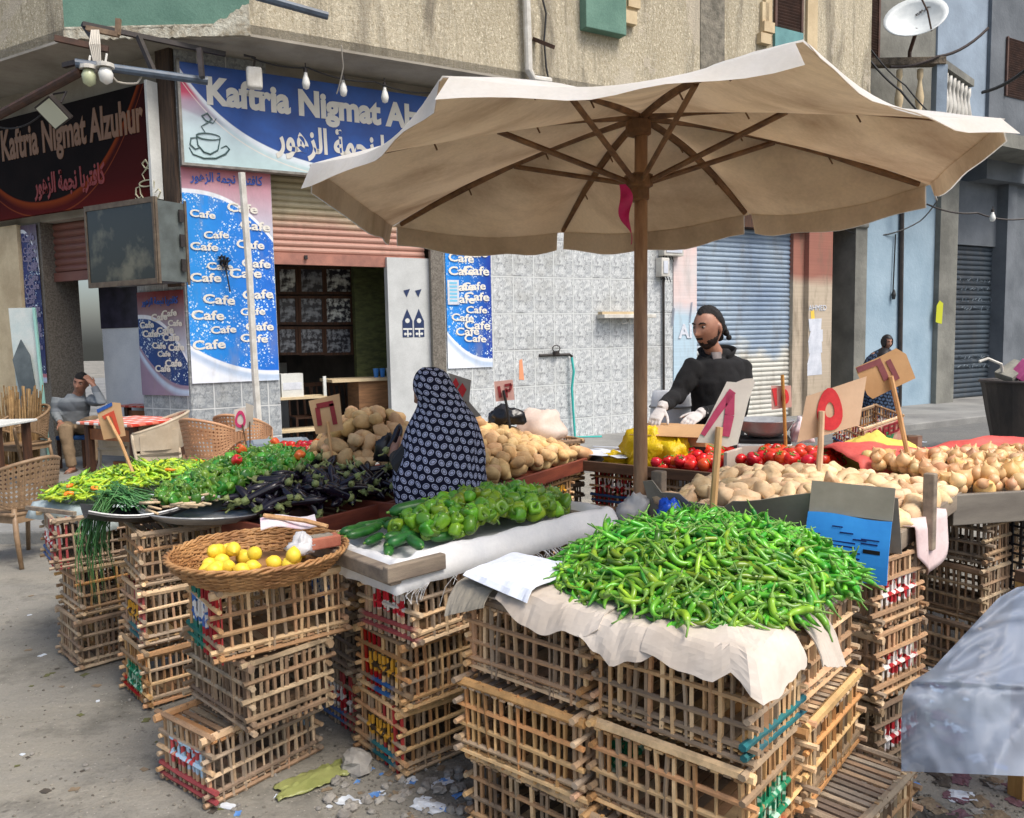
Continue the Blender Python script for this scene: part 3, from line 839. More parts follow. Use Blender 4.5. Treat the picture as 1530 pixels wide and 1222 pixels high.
def put_text(parent,name,body,x,z,width=None,size=None,m=M_letter,y=-.004,bold=.0,align='LEFT',depth=.003,hscale=1.0):
 me=text_mesh(name,body,size or 1.0,depth,m,bold,align)
 x0,x1,y0,y1=bounds(me)
 k=1.0
 if width:k=width/(x1-x0)
 o=link(name,me,parent)
 dx=x-(x0*k if align=='LEFT' else 0)
 o.matrix_local=Matrix.Translation((dx,y,z))@STAND@Matrix.Diagonal((k,k*hscale,1,1))
 return o
def cup(parent,x,z,k,m,y=-.012):
 mb=MB()
 def st(pts,r=.007):
  mb.tube([(x+k*a,y,z+k*b)for a,b in pts],[r*(.5+math.sin(math.pi*(i+.5)/len(pts)))for i in range(len(pts))],5)
 st([(.22*math.cos(t*.42)-.0,.3+.06*math.sin(t*.42))for t in range(16)])
 st([(-.22,.3),(-.2,.12),(-.1,0),(.02,-.03),(.16,.06),(.22,.3)])
 st([(-.22,.26),(-.32,.24),(-.34,.12),(-.25,.04),(-.16,.08)])
 st([(-.36,.06),(-.3,-.06),(-.1,-.12),(.12,-.1),(.3,.0),(.38,.1),(.32,.16),(.22,.1)])
 st([(-.05,.36),(-.12,.48),(.0,.56),(.08,.64),(.0,.74),(-.1,.68),(-.04,.6),(.1,.56),(.16,.66)])
 return obj('cup_emblem',mb,m,parent)
o0=FR.pt(.05,-.02,3.84)
sg=thing('shop_sign','long blue shop sign with white lettering over the street front of the cafe','sign',o0,R(30))
mb=MB();mb.box(0,5.6,-.1,0,0,1.16);o=obj('panel',mb,m_sign_main(),sg)
mb=MB();mb.box(-.03,0,-.12,.0,-.03,1.19);mb.box(0,5.6,-.12,0,-.03,0);obj('frame',mb,mat('sign_frame_alu',sr(150,146,138),sr(110,106,98),9,.5),sg)
def sgl(px,py):h=FR.hit(px,py,-.12);return h[0]-.05,h[1]-3.84
xK,zK=sgl(309,147);xA,zA=sgl(580,190)
me_w=text_mesh('w','Kaftria Nigmat ',1,.001,M_letter,.02,'LEFT');x0,x1,_,_=bounds(me_w);bpy.data.meshes.remove(me_w)
full=text_mesh('w','Kaftria Nigmat Alzuhur',1,.001,M_letter,.02,'LEFT');fx0,fx1,_,_=bounds(full);bpy.data.meshes.remove(full)
ww=(xA-xK)*(fx1-fx0)/(x1-x0+.28)
put_text(sg,'lettering','Kaftria Nigmat Alzuhur',xK,(zK+zA)/2-.01,ww,None,M_letter,-.104,.046,hscale=1.15)
xa,za=sgl(412,222)
put_text(sg,'arabic_lettering',arabic('كافتريا نجمة الزهور'),xa,za-.0,2.1,None,M_letter,-.104,.035,hscale=1.5)
cx,cz=sgl(312,215)
cup(sg,cx,cz-.1,.62,M_line,-.106)
o0=FL.pt(-.26,-.12,3.46)
sl=thing('shop_sign','dark brown and red shop sign with tan lettering on the shaded side of the corner','sign',o0,R(-29))
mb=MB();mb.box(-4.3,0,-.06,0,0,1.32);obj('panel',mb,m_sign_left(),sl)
mb=MB();mb.box(0,.04,-.09,.06,-.02,1.34);obj('frame',mb,MT['wall_white'],sl)
def sll(px,py):h=FL.hit(px,py,-.18);return h[0]+.26,h[1]-3.46
xr,zr_=sll(215,190)
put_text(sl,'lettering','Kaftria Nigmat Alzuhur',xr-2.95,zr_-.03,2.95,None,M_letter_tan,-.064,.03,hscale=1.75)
xr,zr_=sll(158,270);xl,_=sll(52,285)
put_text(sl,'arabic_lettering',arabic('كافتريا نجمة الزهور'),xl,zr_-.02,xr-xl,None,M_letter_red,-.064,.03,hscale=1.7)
cx,cz=sll(220,272);cup(sl,cx,cz-.2,.62,mat('pale_line',sr(196,190,160),None,fine=0),-.066)
def scatter_cafe(parent,W_,z0,z1,size,seed,m=M_letter,cols=2,dz=.2,y=-.005,skip=None):
 rnd=random.Random(seed)
 src=text_mesh('w','Cafe',size,.0012,m,.004,'CENTER')
 src.transform(Matrix.Diagonal((1.35 if W_>.5 else 1,1,1,1)))
 n=int((z1-z0)/dz)
 for i in range(n):
  for j in range(cols):
   x=W_*(j+.5)/cols+rnd.uniform(-.06,.06)+(.08 if i%2 else-.06)
   z=z0+dz*(i+.5)+rnd.uniform(-.04,.04)+j*.06
   if skip and skip(x,z):continue
   mg=size*(1.45 if W_>.5 else 1.08);x=min(max(x,mg),W_-mg)
   o=link('word',src,parent);o.matrix_local=Matrix.Translation((x,y,z))@STAND@Matrix.Rotation(rnd.uniform(-.06,.06),4,'Z')@Matrix.Scale(rnd.uniform(.78,1.05),4)
def banner(label,fr,s0,s1,z0,z1,ang,m,seed,size,cols,dz,hdr_txt=None,hdr_m=None,skip=None,tz0=.3,tz1=.3,off=-.014,lm=M_letter):
 t=thing('printed_banner',label,'banner',fr.pt(s0,off,z0),ang)
 mb=MB();mb.grid(9,17,lambda u,v:((s1-s0)*u,-.004*math.sin(u*9+v*5)-.004,(z1-z0)*v),-.004)
 obj('sheet',mb,m,t)
 scatter_cafe(t,s1-s0,tz0,z1-z0-tz1,size,seed,lm,cols,dz,-.016,skip)
 if hdr_txt:
  put_text(t,'arabic_lettering',hdr_txt,.1,z1-z0-.16,s1-s0-.2,None,hdr_m,-.016,.02,hscale=1.3)
 return t
t=banner('tall blue cafe banner with white bubbles on the corner pillar facing the street',FR,.02,1.07,1.22,3.82,R(30),m_banner('banner_print_tall',1.05,2.6,sr(34,142,226),sr(20,106,206)),5,.15,2,.2,arabic('كافتريا نجمة الزهور'),M_letter_blue,lambda x,z:z<.12+.45*(1-x/1.05)**2.2)
banner('narrow blue cafe banner beside the tiled wall with a small white notice',FR,3.47,4.2,1.28,3.5,R(30),m_banner('banner_print_narrow',.73,2.22,sr(30,136,224),sr(16,62,160),band=.4,side=1,hdr=-.9),8,.17,2,.2,None,None,lambda x,z:z<.15+.4*(1-x/.73)**2.2,.2,.0)
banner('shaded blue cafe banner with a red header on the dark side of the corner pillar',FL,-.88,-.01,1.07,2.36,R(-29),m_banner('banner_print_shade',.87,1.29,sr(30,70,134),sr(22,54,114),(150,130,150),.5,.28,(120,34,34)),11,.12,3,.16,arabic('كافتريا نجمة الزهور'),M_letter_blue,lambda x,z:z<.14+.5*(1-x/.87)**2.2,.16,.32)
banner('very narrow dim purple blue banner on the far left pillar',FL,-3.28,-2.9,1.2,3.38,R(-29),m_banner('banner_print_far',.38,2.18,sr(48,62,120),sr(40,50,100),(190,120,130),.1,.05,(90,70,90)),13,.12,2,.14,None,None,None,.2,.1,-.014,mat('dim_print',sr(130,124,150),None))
a=FR.hit(668,418,-.03);b_=FR.hit(686,455,-.03)
t=thing('paper_notice','small white and pale blue notice stuck on the narrow blue banner','notice',FR.pt(a[0],-.034,b_[1]),R(30))
mb=MB();mb.box(0,b_[0]-a[0],-.003,0,0,a[1]-b_[1]);obj('sheet',mb,MT['paper'],t)
mb=MB()
for i in range(6):mb.box(.03,b_[0]-a[0]-.03,-.005,-.003,.04+i*.05,.07+i*.05)
obj('printed_lines',mb,mat('pale_blue_ink',sr(120,190,220),None,fine=0),t)
a=FR.hit(597,438,.08);b_=FR.hit(637,520,.08)
t=thing('lantern_poster','two dark blue lantern stickers on the white inner wall','poster',FR.pt(a[0],.077,b_[1]),R(30))
W2=b_[0]-a[0];H2=a[1]-b_[1];mi_=mat('navy_sticker',sr(24,44,84),None,rough=.5,fine=.1)
for i in range(2):
 mb=MB();c=W2*(.27+.46*i);q=W2*.2
 Mi=Matrix.Identity(4)
 mb.poly([(c-q,.16),(c+q,.16),(c+q,.5*H2),(c,.72*H2),(c-q,.5*H2)],Mi,-.003)
 mb.poly([(c-q*.6,H2*1.05),(c+q*.7,H2*1.08),(c,H2*.93)],Mi,-.003)
 o=obj('lantern',mb,mi_,t)
 mb=MB()
 for(u,v,r_)in((0,.44,.035),(-.5,.2,.02),(0,.2,.02),(.5,.2,.02)):mb.lathe([(r_,0),(r_,.004),(.001,.004)],8,Matrix.Translation((c+u*q,-.0,v*H2+.05))@Matrix.Rotation(math.pi/2,4,'X')@Matrix.Translation((0,0,.0)))
 mb.box(c-q*.9,c+q*.9,-.005,-.003,.34*H2,.37*H2);mb.box(c-.01,c+.01,-.005,-.003,.16,.34*H2)
 obj('cut_out',mb,MT['wall_white'],o)
me=text_mesh('w',arabic('نور')+' '+arabic('نجمة'),.16,.001,mi_,.004,'LEFT');bpy.data.meshes.remove(me)
a=FR.hit(1207,478,-.06);b_=FR.hit(1229,560,-.06)
t=thing('torn_notice','torn white paper notices pasted on the red and cream pillar','notice',FR.pt(a[0],-.052,b_[1]),R(30))
mb=MB();rnd=random.Random(4);W2=b_[0]-a[0];H2=a[1]-b_[1]
for i in range(5):
 z=H2*i/5;mb.poly([(rnd.uniform(0,.06),z),(W2-rnd.uniform(0,.08),z+.01),(W2-rnd.uniform(0,.06),z+H2/5+.03),(rnd.uniform(0,.1),z+H2/5+.02)],Matrix.Translation((0,-.002*i,0)),-.002)
obj('sheets',mb,MT['paper'],t)
mb=MB();mb.poly([(.1,H2),(.2,H2+.02),(.17,H2+.2),(.08,H2+.16)],Matrix.Translation((0,-.002,0)),-.002);obj('yellow_strip',mb,mat('yellow_strip',sr(228,196,80),None),t)
a=FR.hit(1210,475,-.06);t2=put_text(t,'scrawl','AHMED',0.02,H2+.18,.5,None,MT['paper'],-.006,.0)
a=FR.hit(1003,505,-.03);b_=FR.hit(1032,498,-.03)
t=thing('wall_scrawl','white painted scrawl on the pink and white pillar','graffiti',FR.pt(a[0],-.028,a[1]),R(30))
put_text(t,'letters','AI',.16,0,.3,None,MT['paper'],-.002,.03)
mb=MB();mb.tube([(.05,-.004,.5),(.02,-.004,.2)],.03,5,flat=.1);mb.tube([(.45,-.004,.6),(.4,-.004,.25)],.03,5,flat=.1);obj('strokes',mb,MT['paper'],t)
a=FR.hit(1425,470,.35);t=thing('shutter_scrawl','faint pale writing across the dark roller shutter','graffiti',FR.pt(a[0],.352,2.2),R(30))
for i,(z,s_)in enumerate(((.55,'LLOYUM NAW'),(.2,'YAI MA OB'),(-.15,'MUHUBIVO'))):
 me=None
mb=MB();rnd=random.Random(9)
for row,z in enumerate((.62,.42,.18,-.02,-1.15,-1.35)):
 x=.15+rnd.uniform(0,.1)
 for q in range(11):
  mb.tube([(x,-.004,z+rnd.uniform(-.05,.05)),(x+rnd.uniform(.03,.09),-.004,z+rnd.uniform(-.06,.06)),(x+.1,-.004,z+rnd.uniform(-.05,.05))],.012,4,flat=.15);x+=rnd.uniform(.1,.13)
obj('strokes',mb,mat('faint_chalk',sr(128,140,150),None,fine=.2),t)
a=FR.hit(1404,460,-.14);t=thing('paint_patch','yellow paint patch on the grey pillar beside the dark shutter','paint mark',FR.pt(a[0],-.122,a[1]),R(30))
mb=MB();mb.poly([(-.1,-.3),(.12,-.34),(.15,.1),(.02,.16),(-.08,.05)],Matrix.Identity(4),-.002);obj('patch',mb,mat('yellow_paint',sr(186,190,40),None),t)
a=FR.hit(779,552,-.01);t=thing('paint_patch','short orange brush stroke on the white tiles left of the tap','paint mark',FR.pt(a[0],-.003,a[1]),R(30))
mb=MB();mb.poly([(-.04,-.15),(.05,-.16),(.02,.16),(-.03,.14)],Matrix.Identity(4),-.002);obj('stroke',mb,mat('orange_paint',sr(226,150,110),None),t)
# under the overhang: pipes, lamps, glass box
fr_=thing('awning_frame','welded pipe frame of an old awning hanging under the corner overhang','frame',D(200,100,9.0))
fo=fr_.location.copy()
def fp(px,py,y=9.0):return D(px,py,y)-fo
mb=MB();mb.tube([fp(112,94,8.7),fp(310,121,9.3)],.045,10);mb.smooth=True;obj('pipe',mb,MT['steel_blue'],fr_)
mb=MB();mb.tube([fp(122,106,8.75),fp(-20,182,9.6)],.05,10);mb.smooth=True;obj('pipe',mb,MT['steel_brown'],fr_)
mb=MB();mb.bar(fp(124,36,9.1),fp(337,81,9.7),.05,.05);obj('bar',mb,MT['steel_dark'],fr_)
for(a,b_)in(((207,55),(229,106)),((298,73),(302,116)),((125,36),(140,58)),((95,98),(120,92))):
 mb=MB();mb.bar(fp(*a,9.2),fp(*b_,9.1),.05,.05);obj('strut',mb,MT['steel_dark'],fr_)
mb=MB();mb.bar(fp(82,57,8.8),fp(162,74,8.95),.05,.06);obj('bar',mb,MT['steel_brown'],fr_)
mb=MB();mb.bar(fp(130,42,9),fp(177,52,9),.06,.05);mb.bar(fp(177,28,9),fp(176,52,9),.05,.04);obj('bar',mb,mat('worn_timber',sr(150,128,104),sr(110,90,72),9,.8),fr_)
mb=MB();rnd=random.Random(2)
for q in range(6):mb.tube([fp(137+q*2,45,8.95),fp(134+q*3,66,8.85),fp(140+q*2,92,8.85)],.009,5)
obj('loose_wires',mb,MT['cable_pale'],fr_)
cable('overhead_cable',[D(152,90,8.8),D(175,122,8.9),D(205,124,9.0),D(216,104,9.05)],.01,MT['cable_pale'],'pale wires looping below the blue grey pipe')
cable('overhead_cable',[D(0,190,9.6),D(40,186,9.4),D(72,160,9.3)],.01,MT['cable'],'thin dark wire leading to the square floodlight')
cable('overhead_cable',[D(510,68,9.6),D(513,100,9.8),D(503,140,10.0)],.008,MT['cable_pale'],'thin pale wire dangling in front of the blue sign')
cable('overhead_cable',[D(375,86,9.7),D(460,101,10.0),D(560,122,10.4),D(650,138,10.9)],.01,MT['cable'],'dark wire strung under the overhang with bare bulbs')
mb=MB();mb.tube([D(382,-6,8.9),D(490,24,9.2)],.045,8);tag(obj('iron_pipe',mb,MT['steel_blue']),'blue grey pipe crossing the upper corner wall','pipe')
for i,(px,py)in enumerate(((133,113),(158,110))):
 p=D(px,py,8.75)
 t=thing('bulb_holder',('greenish glass' if i==0 else 'ribbed white')+' lamp hanging from the blue grey pipe','lamp',p)
 mb=MB();mb.smooth=True;mb.lathe([(.01,-.11),(.06,-.08),(.075,0),(.05,.06),(.02,.07)],12);obj('shade',mb,MT['glass_bulb']if i else mat('green_glass',sr(190,196,160),None,rough=.2),t)
 mb=MB();mb.lathe([(.03,.07),(.09,.06),(.09,.1),(.03,.12)],12);mb.tube([(0,0,.1),(0,.05,.22)],.01,5);obj('socket',mb,MT['white_pvc'],t)
p=D(80,168,9.25)
t=thing('floodlight','square floodlight fixed under the brown pipe','floodlight',p,R(-20))
mb=MB();Mf=Euler((R(38),R(-24),0)).to_matrix().to_4x4();mb.box(-.13,.13,-.03,.05,-.15,.15,Mf);o=obj('housing',mb,MT['steel_dark'],t);bevel(o,.01)
mb=MB();mb.box(-.11,.11,-.036,-.03,-.13,.13,Mf);obj('lens',mb,mat('floodlight_glass',sr(196,200,180),None,rough=.3,fine=0),t)
mb=MB();mb.tube([(-.1,.02,.1),(-.1,.1,.24),(.1,.1,.24),(.1,.02,.1)],.012,5);obj('bracket',mb,MT['steel_dark'],t)
p=D(380,116,9.75)
t=thing('floodlight','white hooded lamp hanging in front of the word on the blue sign','lamp',p,R(20))
mb=MB();mb.box(-.09,.09,-.05,.06,-.13,.12);o=obj('housing',mb,MT['white_pvc'],t);bevel(o,.03,3)
mb=MB();mb.tube([(0,0,.12),(.02,.06,.25),(-.1,.1,.28)],.014,5);obj('bracket',mb,MT['steel_dark'],t)
bulb(457,121,10.0,'first bare bulb under the overhang, above the end of the first sign word',.05,.06)
bulb(513,132,10.25,'middle bare bulb under the overhang, above the second sign word',.05,.06)
bulb(575,142,10.5,'bare bulb under the overhang closest to the umbrella',.05,.06)
gx=FL.pt(.3,-.6,2.42)
t=thing('glass_case','dark glass fronted case hung over the cafe corner below the signs','case',FL.pt(-.95,-.6,2.42),R(-29))
mb=MB();mb.box(0,1.25,.02,.42,0,.9);o=obj('case',mb,mat('grey_painted_case',sr(96,104,102),sr(76,82,80),5,.5),t)
def m_case_glass():
 t_=NT('mottled_dark_glass');v=t_.co()
 c=t_.mix(t_.math('MULTIPLY',t_.step(t_.noise(v,2.2,4,.6),.5,.66),.45),sr(46,50,50),sr(150,146,124))  # pale noise patches mixed into the dark glass colour
 t_.base(c,.12,.5);return t_.m
mb=MB();mb.box(.03,1.22,.0,.02,.03,.87);obj('glass',mb,m_case_glass(),t)
mb=MB()
for(a,b_,c,d_)in((0,1.25,-.03,.03),(0,1.25,.87,.93)):mb.box(a,b_,-.012,.02,c,d_)
for(a,b_)in((0,.03),(1.22,1.25)):mb.box(a,b_,-.012,.02,.03,.87)
mb.box(1.25,1.27,.0,.03,-.03,.93);mb.box(1.25,1.27,.39,.42,-.03,.93)
obj('frame',mb,mat('case_frame',sr(112,100,84),sr(84,72,60),9,.6),t)
for z in(.12,.4,.68):
 mb=MB();mb.box(1.27,1.29,.3,.36,z,z+.14);obj('hinge',mb,MT['steel_dark'],t)
mb=MB();pts=[D(361,258,9.55),D(372,400,9.55),D(381,560,9.55),D(387,640,9.55),D(378,662,9.5)]
mb.tube(pts,.042,8);mb.smooth=True
tag(obj('white_pole',mb,MT['white_pvc']),'leaning white pole in front of the tall blue banner','pole')
mb=MB();c=FR.pt(FR.hit(335,392,-.05)[0],-.06,FR.hit(335,392,-.05)[1]);rnd=random.Random(6)
for q in range(7):
 mb.tube([c+Vector((rnd.uniform(-.07,.07),rnd.uniform(-.04,.03),rnd.uniform(-.09,.09)))for _ in range(5)],.009,5)
mb.tube([c,c+Vector((.04,-.02,-.2)),c+Vector((.06,-.02,-.36))],.01,5)
tag(obj('wire_knot',mb,MT['cable']),'tangled knot of wires stuck on the tall blue banner','wires')
k=0
names=['man in a pale shirt','person in a dark suit','pale landscape','dim standing figures','dim group','pale blurred group','dim figures','dim seated row','dim bottles']
fx=[(420,462),(464,482+22),(488,525)]
fm=MT['timber_dark']
for r_ in range(3):
 for c_ in range(3):
  px0=(417,449,487)[c_];px1=(442,482,524)[c_];py0=(402,446,492)[r_];py1=(436,481,526)[r_]
  a=FR.hit(px0,py0,1.6);b_=FR.hit(px1,py1,1.6)
  t=thing('picture_frame','dark framed photograph of '+names[k]+', '+('top','middle','bottom')[r_]+' row, '+('nearest the tall banner','centre of its row','nearest the olive panel')[c_],'picture',FR.pt(a[0],1.6,b_[1]),R(30),'framed photographs inside the cafe')
  W2,H2=(b_[0]-a[0])*1.0,a[1]-b_[1]
  mb=MB();mb.box(0,W2,0,.03,0,H2);obj('photo',mb,mat('photo_print',sr(226,232,230)if k in(2,5,0)else sr(150,156,164),sr(40,40,50),7+k,.35,lo=.42,hi=.55),t)
  mb=MB()
  for(q0,q1,q2,q3)in((-.04,W2+.04,-.04,0),(-.04,W2+.04,H2,H2+.04),(-.04,0,0,H2),(W2,W2+.04,0,H2)):mb.box(q0,q1,-.02,.03,q2,q3)
  obj('frame',mb,fm,t);k+=1
  # cafe furniture
M_beige=mat('beige_plastic',sr(196,182,158),sr(176,160,136),4,.45,fine=.08)
M_wick=mat('brown_plastic_weave',sr(150,124,96),sr(124,100,74),14,.5,fine=.2)
M_orange=mat('orange_brown_plastic',sr(196,150,112),sr(170,124,90),6,.45,fine=.12)
def chair(label,loc,rz,m,lattice=True,group=None,zt=.84):
 t=thing('plastic_chair',label,'chair',loc,rz,group)
 def hs(a,r=.27):
  return Vector((r*1.0*math.sin(a),r*.95*math.cos(a),0))
 A=R(128)
 def top(u):a=abs(u);return zt-(zt-.64)*min(1,a**1.6*1.05)
 def bot(u):a=abs(u);return .46+(.12*min(1,max(0,(a-.45)/.35))if lattice else 0)+(0.0)
 mb=MB();nu,nv=(34,9)if lattice else(26,6)
 def P(u,v):
  uu=u*2-1;p=hs(uu*A,.25+.035*v*(1-abs(uu)))
  if abs(uu)>.7:p=p+Vector((0,-.12*(abs(uu)-.7)/.3,0))
  p.z=bot(uu)+(top(uu)-bot(uu))*v;p.y+=.05*v*(1-abs(uu));return p
 if lattice:
  for i in range(nu):
   for j in range(nv):
    q=[P((i+a)/nu,(j+b)/nv)for a,b in((0,0),(1,0),(1,1),(0,1))]
    c=sum(q,Vector())/4;k=len(mb.v)
    for p in q:mb.add(p)
    for e in range(4):mb.add(c+((q[e]+q[(e+1)%4])/2-c)*.72)
    for e in range(4):mb.face((k+e,k+(e+1)%4,k+4+e));mb.face((k+(e+1)%4,k+4+(e+1)%4,k+4+e))
 else:
  mb.grid(nu,nv,P)
 o=obj('backrest',mb,m,t);md=o.modifiers.new('s','SOLIDIFY');md.thickness=.012
 mb=MB();mb.smooth=True
 mb.tube([P(i/24,1)for i in range(25)],.017,7)
 if lattice:mb.tube([P(i/24,0)for i in range(25)],.013,6)
 obj('rim',mb,m,t)
 mb=MB();mb.smooth=True
 mb.grid(9,9,lambda u,v:((u-.5)*.44,(v-.5)*.44-.02,.43-.02*math.cos((u-.5)*3)*math.cos((v-.5)*3)),.03)
 obj('seat',mb,m,t)
 for sx in(-1,1):
  mb=MB();e=P(0 if sx<0 else 1,1)
  pts=[(sx*.22,-.25,0),(sx*.215,-.225,.25),(e.x,e.y,.56),(e.x,e.y,e.z)]
  mb.smooth=True
  mb.tube(pts,[.017,.019,.02,.018],7);obj('leg',mb,m,t)
  mb=MB();mb.smooth=True;mb.tube([(sx*.22,.26,0),(sx*.2,.2,.25),(sx*.19,.18,.46)],[.017,.02,.02],7);obj('leg',mb,m,t)
  mb=MB();mb.bar((sx*.21,-.21,.38),(sx*.19,.18,.38),.02,.07);obj('apron',mb,m,t)
 mb=MB();mb.bar((-.21,-.22,.38),(.21,-.22,.38),.02,.07);mb.bar((-.2,.19,.38),(.2,.19,.38),.02,.07);obj('apron',mb,m,t)
 if not lattice:
  for sx in(-1,1):
   mb=MB();mb.grid(2,6,lambda u,v:((sx*(.22+.02*u)),-.2+.38*v,.42+(.2+.06*v)*u),.012);obj('side_panel',mb,m,t)
 return t
def gp(px,py,z=0):p=G(px,py,z);return Vector((p.x,p.y,z))
c=gp(25,838);chair('brown woven plastic chair standing on the street edge',(-3.95,6.35,0),R(-112),M_wick)
chair('brown woven plastic chair behind the street edge, against the leaning poster',(D(38,690,9.75).x,9.75,PZ),R(-20),M_wick,zt=.86)
chair('solid beige plastic armchair between the checked table and the pillar',(D(236,690,8.7).x,8.75,PZ),R(-62),M_beige,False)
chair('solid beige plastic armchair half hidden by the price card on its stick',(D(150,690,8.6).x,9.2,PZ),R(70),M_beige,False,zt=.74)
chair('orange brown woven chair at the foot of the tall banner',(D(318,690,8.2).x,8.2,PZ),R(158),M_orange,True)
chair('orange brown woven chair behind the white ringed price card',(D(362,690,8.55).x,8.6,PZ),R(170),M_orange,True)
def m_check():
 t=NT('red_white_checked_cloth');s=t.sep(t.co('Object'))
 a=t.step(t.math('FRACT',t.math('MULTIPLY',s[0],6.2)),.48,.52);b=t.step(t.math('FRACT',t.math('MULTIPLY',t.math('ADD',s[1],t.math('MULTIPLY',s[2],.6)),6.2)),.48,.52)
 f=t.math('MULTIPLY_ADD',b,.45,t.math('MULTIPLY',a,.55))
 c=t.ramp(f,[(0,sr(232,228,222)),(.5,sr(222,120,96)),(1,sr(196,62,44))])
 t.base(c,.6);return t.m
def table(label,loc,rz,sx,sy,h,cloth):
 t=thing('cafe_table',label,'table',loc,rz)
 mb=MB();mb.box(-sx/2,sx/2,-sy/2,sy/2,h-.03,h);o=obj('table_top',mb,cloth,t);bevel(o,.008)
 for x in(-1,1):
  for y in(-1,1):
   mb=MB();mb.box(x*(sx/2-.09)-.035,x*(sx/2-.09)+.035,y*(sy/2-.09)-.035,y*(sy/2-.09)+.035,0,h-.03);obj('leg',mb,MT['timber_dark'],t)
 mb=MB();mb.box(-sx/2+.09,sx/2-.09,-sy/2+.075,-sy/2+.105,h-.2,h-.08);mb.box(-sx/2+.09,sx/2-.09,-.02,.02,.2,.26);obj('rail',mb,mat('orange_brown_timber',sr(166,104,58),sr(120,72,40),6,.6),t)
M_chk=m_check()
q=D(200,628,8.95)
table('cafe table with red and white checked top beside the beige armchair',(q.x,8.95,PZ),R(-29),.95,.75,.75,M_chk)
q=D(190,600,10.9);table('second checked cafe table in the shade behind the seated man',(q.x+.2,11.3,PZ),R(-29),.8,.6,.75,M_chk)
q=D(-18,625,9.0);table('pale cafe table cut off by the edge of the view',(q.x,9.0,PZ),R(0),.7,.7,.75,MT['wall_white'])
a=D(8,460,10.2);b_=D(48,460,10.2);c=D(52,612,10.2)
t=thing('poster_board','tall pale board with a grey painted figure leaning by the far left pillar','board',(a.x,10.2,PZ))
Hh=a.z-PZ;Wd=b_.x-a.x
mb=MB();mb.grid(4,8,lambda u,v:(Wd*u+(1-v)*.1,.06*v,Hh*v),.02);obj('board',mb,mat('pale_poster',sr(206,212,208),sr(176,196,196),3,.6),t)
mb=MB();Mq=Matrix.Translation((.06,-.03,Hh*.35));mb.poly([(.05,-.55),(.2,-.6),(.27,.25),(.22,.75),(.12,.95),(.0,.7),(.06,.3)],Mq,.02);obj('painted_figure',mb,mat('grey_figure',sr(96,106,110),sr(70,80,84),5,.6),t)
mb=MB();mb.bar((Wd+.1,-.02,0),(Wd,.04,Hh),.03,.03);obj('edge_strip',mb,mat('pale_teal_strip',sr(150,200,190),None),t)
rnd=random.Random(12)
q=D(22,600,9.9)
t=thing('stick_bundle','upright bundle of thin canes standing behind the brown woven chair','canes',(q.x,9.95,PZ))
M_cane=mat('dry_cane',sr(190,160,116),sr(140,112,76),9,.8,vcol=True)
mb=MB()
for i in range(90):
 x=rnd.uniform(-.22,.2);y=rnd.uniform(-.1,.1);cc=rnd.uniform(.55,1.1);mb.col=(cc,cc*.95,cc*.88)
 mb.tube([(x*.8,y,0),(x*1.15+rnd.uniform(-.05,.12),y+rnd.uniform(-.05,.05),rnd.uniform(.75,1.12))],rnd.uniform(.006,.011),5)
obj('canes',mb,M_cane,t);
q=D(560,600,12.2)
t=thing('wooden_counter','small wooden counter with a pale top inside the cafe opening','counter',FR.pt(FR.hit(562,600,.9)[0],.9,PZ),R(30))
mb=MB();mb.box(-.35,.5,-.25,.25,0,1.0);obj('body',mb,mat('counter_timber',sr(150,110,74),sr(116,82,54),4,.6,stretch=(1,1,7)),t)
mb=MB();mb.box(-.75,.55,-.3,.3,1.0,1.04);obj('top',mb,MT['cream'],t)
p=FR.pt(FR.hit(576,551,.85)[0],.85,PZ+1.04)
t=thing('cup_stack','stacked blue and clear cups on the wooden counter','cups',p,R(30))
for i in range(4):
 mb=MB();mb.lathe([(.03,0),(.045,.13),(.041,.13),(.027,.01)],9,Matrix.Translation((-.15+i*.1,0,0)));obj('cup',mb,mat('blue_cup',sr(70,140,220),None,rough=.3)if i<2 else MT['glass_bulb'],t)
t=thing('snack_box','red and white carton standing behind the blue cups','box',p+Vector((.12,.12,.0)),R(30))
mb=MB();mb.box(-.1,.1,-.05,.05,0,.3);obj('carton',mb,mat('red_white_print',sr(220,90,70),sr(232,226,214),14,.5,lo=.48,hi=.52),t)
p=FR.pt(FR.hit(545,575,1.2)[0],1.25,PZ)
t=thing('shelf_rack','white shelf rack with a box just inside the cafe opening','shelf',FR.pt(1.15,.5,PZ),R(30))
for z in(.35,.8):
 mb=MB();mb.box(0,.7,0,.4,z,z+.03);obj('shelf',mb,MT['cream'],t)
for x in(.02,.66):
 mb=MB();mb.box(x,x+.04,.02,.06,0,1.1);obj('upright',mb,MT['wall_white'],t)
t=thing('white_box','white carton standing on the shelf rack','box',FR.pt(1.25,.7,PZ+.83),R(30));mb=MB();mb.box(0,.3,-.1,.1,0,.32);obj('carton',mb,MT['wall_white'],t);mb=MB();mb.box(.02,.28,-.104,-.1,.1,.2);obj('tape',mb,MT['paper'],t)
